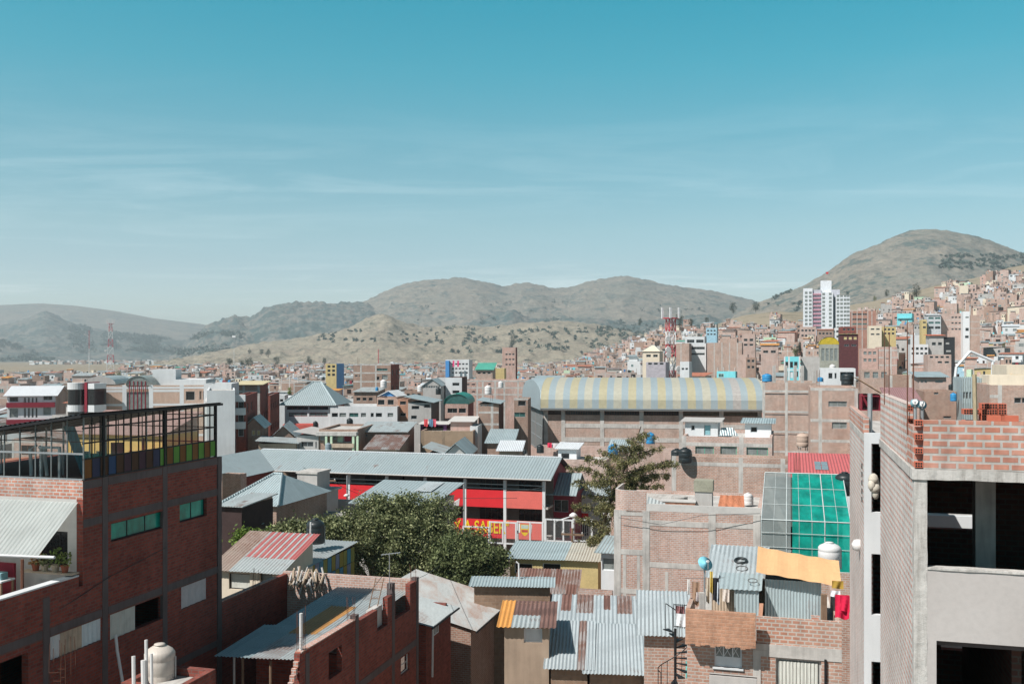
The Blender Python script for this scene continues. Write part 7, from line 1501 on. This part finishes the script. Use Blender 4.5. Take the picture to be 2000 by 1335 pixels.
WIN = []
for i, (pm, fm) in enumerate(((PANE_D, GALV), (PANE_D, WHITE), (PANE_C, GALV), (PANE_G, WHITE), (PANE_D, RUSTM))):
    for w_ in (1.1, 1.9, .7):
        m = MB(); f = .07
        for a in ((0, w_, 0, f), (0, w_, 1.2 - f, 1.2), (0, f, f, 1.2 - f), (w_ - f, w_, f, 1.2 - f), (w_ / 2 - .03, w_ / 2 + .03, f, 1.2 - f)): m.box(a[0], a[1], -.07, .05, a[2], a[3], fm)
        m.box(f, w_ - f, -.03, .04, f, 1.2 - f, pm); WIN.append((w_, m.mesh('window')))
LM = [(216, 700, 'tall lattice mast on the plain'), (60, 765, 'white roofed school block'), (300, 735, 'arched hall'), (485, 765, 'tan block'), (605, 770, 'hip roofed building'), (735, 735, 'green banded brick building'), (646, 722, 'ochre yellow block'), (893, 715, 'block with pink flags'), (994, 695, 'tall red brick block'), (890, 770, 'green arched canopy'), (1100, 745, "hall's left end"), (1275, 745, 'striped hall roof'), (1310, 670, 'red and white mast'), (1440, 745, "hall's right end"), (1365, 680, 'tall white block'), (1462, 665, 'house with curved balconies'), (1547, 715, 'turquoise house'), (1619, 690, 'yellow dome'), (1614, 600, 'white tower'), (1687, 625, 'brick office block'), (1720, 645, 'yellow balconied house'), (1733, 700, 'gridded brick wall'), (1830, 630, 'green glass banded building'), (1898, 640, 'narrow white fronted house'), (1840, 675, 'red roofed grey block'), (1900, 715, 'white steel frame'), (1985, 725, 'cream parapet house'), (1790, 565, 'dark hillside tree'), (1795, 677, 'white gridded house'), (1940, 560, 'blue hilltop tank')]
used = {}
def place_words(px, py):
    l = min(LM, key=lambda l: (l[0] - px) ** 2 + (1.4 * (l[1] - py)) ** 2); dx, dy = px - l[0], py - l[1]
    if abs(dx) > abs(dy) * 1.3: return ('right of the ' if dx > 0 else 'left of the ') + l[2]
    return ('below the ' if dy > 0 else 'above the ') + l[2]
tank_spots = []
def house(q):
    o = Vector((q['x'], q['y'], q['z'] - 1.2)); t = empty('town_house', o, q['rot']); w, d, h = q['w'], q['d'], q['h'] + 1.2; wm = q['k'][2]; st = q['st']; rk = q['r'][0]
    MB_ = MB(); par = .55 if rk == 'flat' else 0.; e = .2
    MB_.wall('x', -d / 2, -w / 2, w / 2, 0, h, e, wm, (), CONC).wall('x', d / 2, -w / 2, w / 2, 0, h, -e, wm, (), CONC).wall('y', -w / 2, -d / 2 + e, d / 2 - e, 0, h, e, wm, (), CONC).wall('y', w / 2, -d / 2 + e, d / 2 - e, 0, h, -e, wm, (), CONC); MB_.build('wall', t)
    if rk == 'flat': MB().box(-w / 2 + e, w / 2 - e, -d / 2 + e, d / 2 - e, h - par - .2, h - par, CONC).build('roof', t)
    else:
        rise = TR.uniform(.5, 1.3); c = TR.random(); g = MB(); x0, x1, y0, y1 = -w / 2 - .3, w / 2 + .3, -d / 2 - .4, d / 2 + .3
        z = [h + .02] * 4
        if c < .5: z[2] = z[3] = h + rise
        elif c < .75: z[0] = z[3] = h + rise
        else: z[1] = z[2] = h + rise
        g.slab([(x0, y0, z[0]), (x1, y0, z[1]), (x1, y1, z[2]), (x0, y1, z[3])], .1, q['r'][2]); g.build('roof', t)
    if TR.random() < .55:
        ax, ay, aw, ad, ah = TR.choice((-1, 1)) * w * .32, -d / 2 - TR.uniform(.6, 1.6), w * TR.uniform(.16, .3), 1.8, h * TR.uniform(.35, .85); am = TR.choice((wm, wm, BR_BROWN, PLAS_G, PLAS_W)); MB().box(ax - aw, ax + aw, ay, -d / 2 - .03, 0, ah, am).slab([(ax - aw - .2, ay - .3, ah + .06), (ax + aw + .2, ay - .3, ah + .06), (ax + aw + .2, -d / 2 - .04, ah + .3), (ax - aw - .2, -d / 2 - .04, ah + .3)], .05, TR.choice((ZINC, ZINC2, RUSTZ, TILE))).build('annex', t)
    brickish = q['k'][0] in ('brick', 'pink', 'red', 'brown')
    if brickish and q['y'] < 520:
        f = MB(); n = max(2, int(round(w / 3.6)))
        for sy, ax in ((-d / 2, 0),):
            for i in range(n + 1): x = -w / 2 + .16 + (w - .32) * i / n; f.box(x - .16, x + .16, sy - .02, sy + .1, 0, h + .004, CONC)
            for s in range(st): 
                z = 1.2 + 2.8 * (s + 1) - .1; f.box(-w / 2, w / 2, sy - .015, sy + .1, z - .15, z + .15, CONC)
        for sx in (-w / 2, w / 2):
            for i in (0, 1): y = (-d / 2 + .2) if i == 0 else (d / 2 - .2); f.box(sx - .02 if sx < 0 else sx - .1, sx + .1 if sx < 0 else sx + .02, y - .16, y + .16, 0, h + .003, CONC)
            for s in range(st): z = 1.2 + 2.8 * (s + 1) - .1; f.box(sx - .015 if sx < 0 else sx - .1, sx + .1 if sx < 0 else sx + .015, -d / 2 + .1, d / 2, z - .15, z + .15, CONC)
        f.build('frame', t)
    dens = TR.choice((.35, .6, .85)) if brickish else .85
    v = TR.randrange(5); nw = 0; lim = 12 if q['y'] < 420 else 8
    for s in range(st):
        z = 1.2 + 2.8 * s + 1.05
        if z + 1.2 > h - .3: break
        n = max(1, int(w / 3.2))
        for i in range(n):
            if TR.random() > dens or nw >= lim: continue
            ww, me = WIN[v * 3 + (1 if TR.random() < .45 else 0 if TR.random() < .7 else 2)]
            x = -w / 2 + (i + .5) * w / n - ww / 2 + TR.uniform(-.2, .2); a = bpy.data.objects.new('window', me); COL.objects.link(a); a.parent = t; a.location = (x, -d / 2, z); nw += 1
        sx = 1 if -math.tan(q['rot']) > (q['px'] - HX) / F else -1
        if TR.random() < .5 and nw < lim:
            ww, me = WIN[v * 3 + 2]; a = bpy.data.objects.new('window', me); COL.objects.link(a); a.parent = t; a.location = (sx * w / 2, (-ww / 2 if sx > 0 else ww / 2) + TR.uniform(-1, 1), z); a.rotation_euler = (0, 0, rad(90 * sx)); nw += 1
    feat = ''
    if rk == 'flat':
        c = TR.random(); zr = h - par
        if c < .5: 
            m = MB(); a = w * TR.uniform(.3, .55); m.box(-w / 2 + .25, -w / 2 + a, -.2, d / 2 - .25, zr, zr + 2.2, wm); m.build('roof_room', t); MB().slab([(-w / 2, -.6, zr + 2.25), (-w / 2 + a + .3, -.6, zr + 2.25), (-w / 2 + a + .3, d / 2, zr + 2.6), (-w / 2, d / 2, zr + 2.6)], .08, TR.choice((ZINC, ZINC2, ORGS, TILE))).build('room_roof', t); feat = ' and a roof room'
        elif c < .72:
            for i in range(4): x = -w / 2 + .3 + (w - .6) * i / 3; MB().box(x - .14, x + .14, -d / 2 + .1, -d / 2 + .38, h + .005, h + TR.uniform(1., 2.2), CONC).build('column_stub', t)
            feat = ' and bare column stubs'
        if TR.random() < .4: tank_spots.append((q, t, (TR.uniform(-.3, .35) * w, TR.uniform(-.2, .3) * d, zr - 1.2)))
    if TR.random() < .15 and st > 1:
        z = 1.2 + 2.8 * (st - 1); MB().box(-w / 2 + .3, w / 2 - .3, -d / 2 - 1., -d / 2 - .02, z - .1, z + .9, TR.choice((wm, PLAS_W, CREAM))).build('balcony', t)
    q['o'] = t; q['py'] = HY - (q['z'] + q['h'] - EYE) * F / q['y']
    q['base'] = '%s %s storey house with %s%s, %s' % (q['k'][1], NUM[st], q['r'][1], feat, place_words(q['px'], q['py'])); used.setdefault(q['base'], []).append(q)
for q in IND: house(q)
ORD = ('first', 'second', 'third', 'fourth', 'fifth', 'sixth', 'seventh', 'eighth', 'ninth')
for base, l in used.items():
    l.sort(key=lambda q: q['px'])
    for i, q in enumerate(l):
        lb = base if len(l) == 1 else base.replace(' storey house', ' storey house %s from left' % ORD[min(i, 8)], 1)
        while len(lb.split()) > 16: lb = lb.replace(' with a flat roof and', ' with', 1) if ' with a flat roof and' in lb else lb.replace(' storey', '-storey', 1) if ' storey' in lb else ' '.join(lb.split()[:16])
        tag(q['o'], lb, 'house', 'houses of the town'); q['label'] = lb
# tanks on them
tm = {}
def tank_obj(col, mat):
    if col not in tm:
        h = 1.35; r = .52; b = MB().lathe([(r * .96, 0), (r, .03), (r, h * .78), (r * .86, h * .86), (r * .36, h * .94), (r * .34, h)], mat, 12).mesh('body', True); tm[col] = b
    return tm[col]
tu = {}
for q, t, loc in tank_spots:
    col, mat = TR.choice((('black', BLACKP), ('black', BLACKP), ('blue', BLUEP), ('white', WHITEP), ('white', WHITEP)))
    a = bpy.data.objects.new('water_tank', tank_obj(col, mat)); COL.objects.link(a); M = Matrix.Translation(t.location) @ Matrix.Rotation(t.rotation_euler.z, 4, 'Z'); a.location = M @ Vector((loc[0], loc[1], loc[2] + 1.2)); a.scale = [TR.uniform(.9, 1.25)] * 3
    lb = '%s tank on the %s %s storey house, %s' % (col, q['k'][1], NUM[q['st']], place_words(q['px'], q['py'])); tu.setdefault(lb, []).append((q['px'], a))
for lb, l in tu.items():
    for i, (px, a) in enumerate(sorted(l, key=lambda t: t[0])): tag(a, ' '.join((lb if len(l) == 1 else ORD[min(i, 8)] + ' ' + lb.replace(', ', ' from left, ', 1)).replace(' storey', '-storey', 1).split()[:16]), 'water tank', 'rooftop water tanks')
# all the farther houses, past counting
m = MB(); RM = [None, ZINC, ZINC2, WHTS, RUSTZ, TILE, GRNS]
for q in REST:
    M = Matrix.Translation((q['x'], q['y'], q['z'] - 1.2)) @ Matrix.Rotation(q['rot'], 4, 'Z'); w, d, h = q['w'] / 2, q['d'] / 2, q['h'] + 1.2; wm = q['k'][2]; V = lambda *p: M @ Vector(p); rm = q['r'][2]
    c = [(-w, -d), (w, -d), (w, d), (-w, d)]; far = q['y'] > 900
    for i in range(4): j = (i + 1) % 4; m.face([V(*c[i], 0), V(*c[j], 0), V(*c[j], h), V(*c[i], h)], wm)
    if rm is None:
        m.face([V(*p, h - .4) for p in c], CONC)
        if TR.random() < .6: 
            a = TR.uniform(.3, .8) * w; m.box(-w + .2, -w + .2 + a, 0, d - .2, h - .4, h + 1.9, wm, M)
        for _ in range(TR.choice((0, 1, 1, 2, 3))): x, y_, s_ = TR.uniform(-.8, .7) * w, TR.uniform(-.8, .6) * d, TR.uniform(.3, .9); m.box(x, x + s_ * 1.6, y_, y_ + s_, h - .4, h + TR.uniform(.1, 1.6), TR.choice((PLAS_W, PLAS_W, CONC, BLACKP, BR_ORG, BR_BROWN, ZINC, MAROON, TURQ, WHITE, BLUE)), M)
        if TR.random() < .3: x, y_ = TR.uniform(-.6, .6) * w, TR.uniform(-.6, .4) * d; m.lathe([(.55, h - .4), (.55, h + .8), (.2, h + 1.1)], TR.choice((BLACKP, BLUEP, WHITEP)), 7, M=M @ Matrix.Translation((x, y_, 0)))
    else:
        z = [h + .02, h + .02, h + .9, h + .9]; o_ = .35; m.face([V(p[0] + math.copysign(o_, p[0]), p[1] + math.copysign(o_, p[1]), zz) for p, zz in zip(c, z)], rm)
        for k in (1, 3): j = (k + 1) % 4; m.face([V(*c[k], h), V(*c[j], h), V(*(c[j] if k == 1 else c[k]), h + .85)], wm)
    for _ in range(TR.choice((0, 1, 1, 2))):
        ax, aw, ah, sd = TR.uniform(-.7, .7) * w, w * TR.uniform(.25, .5), h * TR.uniform(.35, 1.25), TR.uniform(.8, 2.6); m.box(ax - aw, ax + aw, -d - sd, -d + .3, 0, ah, TR.choice((wm, wm, BR_BROWN, BR_PINK, PLAS_G, PLAS_W, CREAM)), M); m.face([V(ax - aw - .2, -d - sd - .2, ah + .05), V(ax + aw + .2, -d - sd - .2, ah + .05), V(ax + aw + .2, -d + .2, ah + .3), V(ax - aw - .2, -d + .2, ah + .3)], TR.choice((ZINC, ZINC2, RUSTZ, TILE, CONC, CONC)))
        for k_ in range(2): m.face([V(ax - aw * .7 + k_ * aw, -d - sd - .03, ah - 1.9), V(ax - aw * .2 + k_ * aw, -d - sd - .03, ah - 1.9), V(ax - aw * .2 + k_ * aw, -d - sd - .03, ah - .8), V(ax - aw * .7 + k_ * aw, -d - sd - .03, ah - .8)], PANE_D)
    if rm is None and TR.random() < .45:
        for k_ in range(4): m.box(-w + .2 + (2 * w - .6) * k_ / 3, -w + .45 + (2 * w - .6) * k_ / 3, -d + .1, -d + .35, h, h + TR.uniform(.6, 1.9), CONC, M)
    dens = TR.choice((.45, .7, .9))
    for s in range(q['st']):
        z = 1.2 + 2.8 * s + 1.
        n = max(1, int(2 * w / 3.4))
        for i in range(n):
            if TR.random() < dens: x = -w + (i + .5) * 2 * w / n; a = TR.choice((.4, .6, .9)); m.face([V(x - a, -d - .03, z), V(x + a, -d - .03, z), V(x + a, -d - .03, z + 1.2), V(x - a, -d - .03, z + 1.2)], PANE_D if TR.random() < .7 else PANE_C)
        if TR.random() < dens: m.face([V(w + .03, -.6, z), V(w + .03, .6, z), V(w + .03, .6, z + 1.2), V(w + .03, -.6, z + 1.2)], PANE_D); 
        if TR.random() < dens: m.face([V(-w - .03, .6, z), V(-w - .03, -.6, z), V(-w - .03, -.6, z + 1.2), V(-w - .03, .6, z + 1.2)], PANE_D)
    if q['y'] < 650 and q['k'][0] in ('brick', 'pink', 'red', 'brown'):
        for s in range(q['st']): z = 1.2 + 2.8 * (s + 1); m.face([V(-w, -d - .02, z - .25), V(w, -d - .02, z - .25), V(w, -d - .02, z + .05), V(-w, -d - .02, z + .05)], CONC)
for i in range(420):      # specks of houses at the foot of the far left slopes
    px, Y = TR.uniform(60, 470), TR.uniform(2300, 3900); x = (px - HX) * Y / F; s = TR.uniform(3, 7); M = Matrix.Translation((x, Y, 0)) @ Matrix.Rotation(TR.uniform(-.4, .4), 4, 'Z'); m.box(-s, s, -s, s, -1, TR.uniform(3, 7), TR.choice((PLAS_W, PLAS_W, BR_PINK, BR_LIT, PLAS_G, ZINC, BR_BROWN)), M)
o = m.build('distant_houses'); tag(o, kind='stuff')
print('houses', len(IND), 'rest', len(REST), 'cand', len(H_), 'minvis', IND[-1]['vis'])

# ---------------------------------------------------------------- trees and scrub on the hills
for i, (px, py, r, d, lm, lb) in enumerate(((1790, 566, 9, 800, LF4, 'dark bushy tree standing above the hillside houses'), (228, 737, 11, 380, LF1, 'olive bush beside the arched hall vault'), (1732, 571, 5, 900, LF4, 'small tree on the hillside left of the dark bushy tree'), (1709, 582, 4, 880, LF1, 'little scrub tree above the white tower roofs'), (565, 762, 6, 200, LF2, 'green bush on a roof at the end of the street'), (1560, 680, 7, 260, LF4, 'dark conifer beside the orange roof bands'), (1553, 685, 6, 262, LF1, 'olive tree below the dark conifer'),
        (1432, 600, 8, 1500, LF4, 'left tree of the pair on the saddle below the right hill'), (1476, 597, 8, 1450, LF4, 'right tree of the pair on the saddle below the right hill'), (1327, 623, 9, 900, LF4, 'dark tree behind the top of the red and white mast'), (1350, 628, 6, 950, LF4, 'small dark tree right of the red and white mast'), (447, 706, 7, 1100, LF4, 'dark conifer on the plain left of the bushes'), (473, 708, 5, 1150, LF4, 'left bush of the pair at the foot of the golden hill'), (486, 707, 8, 1150, LF4, 'right bush of the pair at the foot of the golden hill'), (511, 686, 5, 1900, LF4, 'tree left of the clump on the golden hill'), (524, 688, 6, 1900, LF4, 'tree in the clump on the golden hill'), (487, 685, 4, 1900, LF4, 'lone small tree on the golden hill slope'), (541, 703, 6, 1300, LF4, 'bush at the edge of the far roofs, left'), (605, 705, 7, 1200, LF4, 'tall dark tree at the edge of the far roofs'), (634, 704, 5, 1300, LF4, 'round bush at the edge of the far roofs, right'), (1003, 660, 8, 1900, LF4, 'dark tall tree on the scrubby golden hill'), (1250, 628, 5, 1200, LF4, 'small tree above the far houses left of the mast'), (1380, 625, 5, 1200, LF4, 'small tree above the light blue house'), (1000, 672, 5, 1800, LF4, 'small tree below the tall dark hill tree'))):
    p = P(px, py, d); rr_ = r * d / F; g = random.Random(i); z0 = p.z - rr_ * 1.5
    t = empty('tree', (p.x, p.y, z0), 0, lb, 'tree', 'trees on the hills and among the roofs'); c = p - t.location
    MB().tube([(0, 0, 0), (c.x, c.y, c.z)], rr_ * .1, BARK, 6, rr_ * .05).build('trunk', t)
    C = []
    for k in range(26): q = Vector((g.gauss(0, 1), g.gauss(0, 1), g.gauss(0, 1))).normalized() * rr_ * g.uniform(.4, .95); C.append((c.x + q.x * .9, c.y + q.y, c.z + q.z * 1.4 - .1 * rr_, rr_ * .22))
    leafmesh('crown', leaves(C, 900, 1., rr_ * .09, i, 1.), lm, t)
def woods():
    g = random.Random(3); C = []
    def sow(name, n, pxr, pyr, sr, dens=None, tr=(0, 1)):
        hz, p0, p1, Yr, run = HILLS[name]; k = 0; tries = 0
        while k < n and tries < n * 60:
            tries += 1; px = g.uniform(*pxr); Y = Yr - run * g.uniform(*tr); x, y, z = hz(px, Y); py = HY - (z - EYE) * F / y
            if not (pyr[0] <= py <= pyr[1]): continue
            if dens and noise.noise(Vector((px * dens[0], py * dens[1], 5))) < dens[2]: continue
            C.append((x, y, z + sr * .5, sr * g.uniform(.6, 1.3))); k += 1
    sow('tree_slope', 900, (130, 440), (632, 690), 10, (.022, .06, .08)); sow('tree_slope', 500, (200, 420), (650, 690), 12, (.015, .05, -.05)); sow('low_left', 260, (-20, 120), (662, 706), 9, (.03, .06, -.1)); sow('rocky_mid', 260, (330, 480), (650, 695), 10, (.02, .05, .0))
    sow('right_hill', 240, (1835, 2040), (497, 527), 4.5, (.02, .45, .0)); sow('golden', 190, (830, 1330), (640, 690), 6, (.03, .07, .05)); sow('golden', 70, (1000, 1300), (640, 670), 5); sow('golden', 70, (600, 830), (645, 668), 3.4, (.02, .1, .1)); sow('knobs', 140, (900, 1460), (618, 660), 8, (.02, .06, .05)); sow('central', 50, (690, 1450), (590, 640), 9, (.02, .06, .15)); sow('right_hill', 40, (1480, 1660), (560, 620), 5, (.02, .06, .1))
    t = leafmesh('hillside_scrub', leaves(C, len(C) * 16, .42, 3.2, 12, .8), leafmat('leaf_far', (.03, .05, .04), (.055, .085, .065), (.09, .12, .09), .1), None); tag(t, kind='stuff')
woods()
# ---------------------------------------------------------------- wires and roof clutter
def wire(p, q, sag, label, r=.012, n=14):
    p, q = Vector(p), Vector(q); pts = [p.lerp(q, i / n) - Vector((0, 0, sag * 4 * (i / n) * (1 - i / n))) for i in range(n + 1)]
    tag(MB().tube(pts, r, BLACKP, 4).build('cable'), label, 'cable', 'overhead cables')
up = [('wooden pole carrying cables by the yellow walled shed', 1118, 1090, 70, 7.9), ('wooden pole carrying cables behind the grey stair block', 640, 1000, 90, 9.2), ('grey pole carrying cables beside the street', 506, 800, 135, 11.)]
tops = []
for lb, px, py, d, h in up:
    p = P(px, 0, d); p.z = 0; t = empty('utility_pole', p, ROT, lb, 'pole', 'utility poles'); MB().tube([(0, 0, 0), (0, 0, h)], .11, WOOD if 'wooden' in lb else CONC, 7, .08).build('mast', t); MB().box(-.8, .8, -.05, .05, h - .5, h - .38, WOOD).build('crossarm', t)
    for x in (-.7, 0, .7): MB().lathe([(.04, 0), (.06, .06), (.03, .14)], WHITEP, 8, c=(x, 0, h - .38)).build('insulator', t)
    tops.append(p + Vector((0, 0, h - .3)))
wire(tops[0], P(1060, 985, 92), .5, 'cable from the shed pole to the school right end'); wire(tops[1], P(905, 985, 92), 1.2, 'cable running along the school front', .018); wire(tops[1], tops[2], 1., 'cable from the stair block pole to the street pole', .02); wire(tops[0], P(1206, 1005, 58), .4, 'cable from the shed pole to the framed brick block'); wire(P(985, 958, 92.5), P(1062, 950, 92.5), .15, 'upper cable across the faded red bay', .02); wire(P(690, 955, 92.5), P(1010, 972, 92.), .3, 'grey cable across the red balcony', .02)
wire(P(818, 1128, 45), P(905, 1040, 92), .6, 'cable from the shaded brick wall corner to the school'); wire(P(600, 1262, 36), P(763, 1100, 44), .4, 'cable over the patched tin roof')
for px, py, d, lb in ((1512, 1120, 37, 'rebar behind the orange sheet roof'), (1444, 1020, 58.5, 'rebar on the right pillar of the framed block'), (960, 786, 127, 'rebar on the plain brick tower house'), (1598, 748, 97, 'rebar at the left end of the slim windowed block'), (1676, 756, 97, 'rebar at the right end of the slim windowed block'), (700, 712, 190, 'rebar on the green banded brick building')):
    rebar(px, py, d, 4, .9 if d < 60 else 1.5, lb, w=.24)
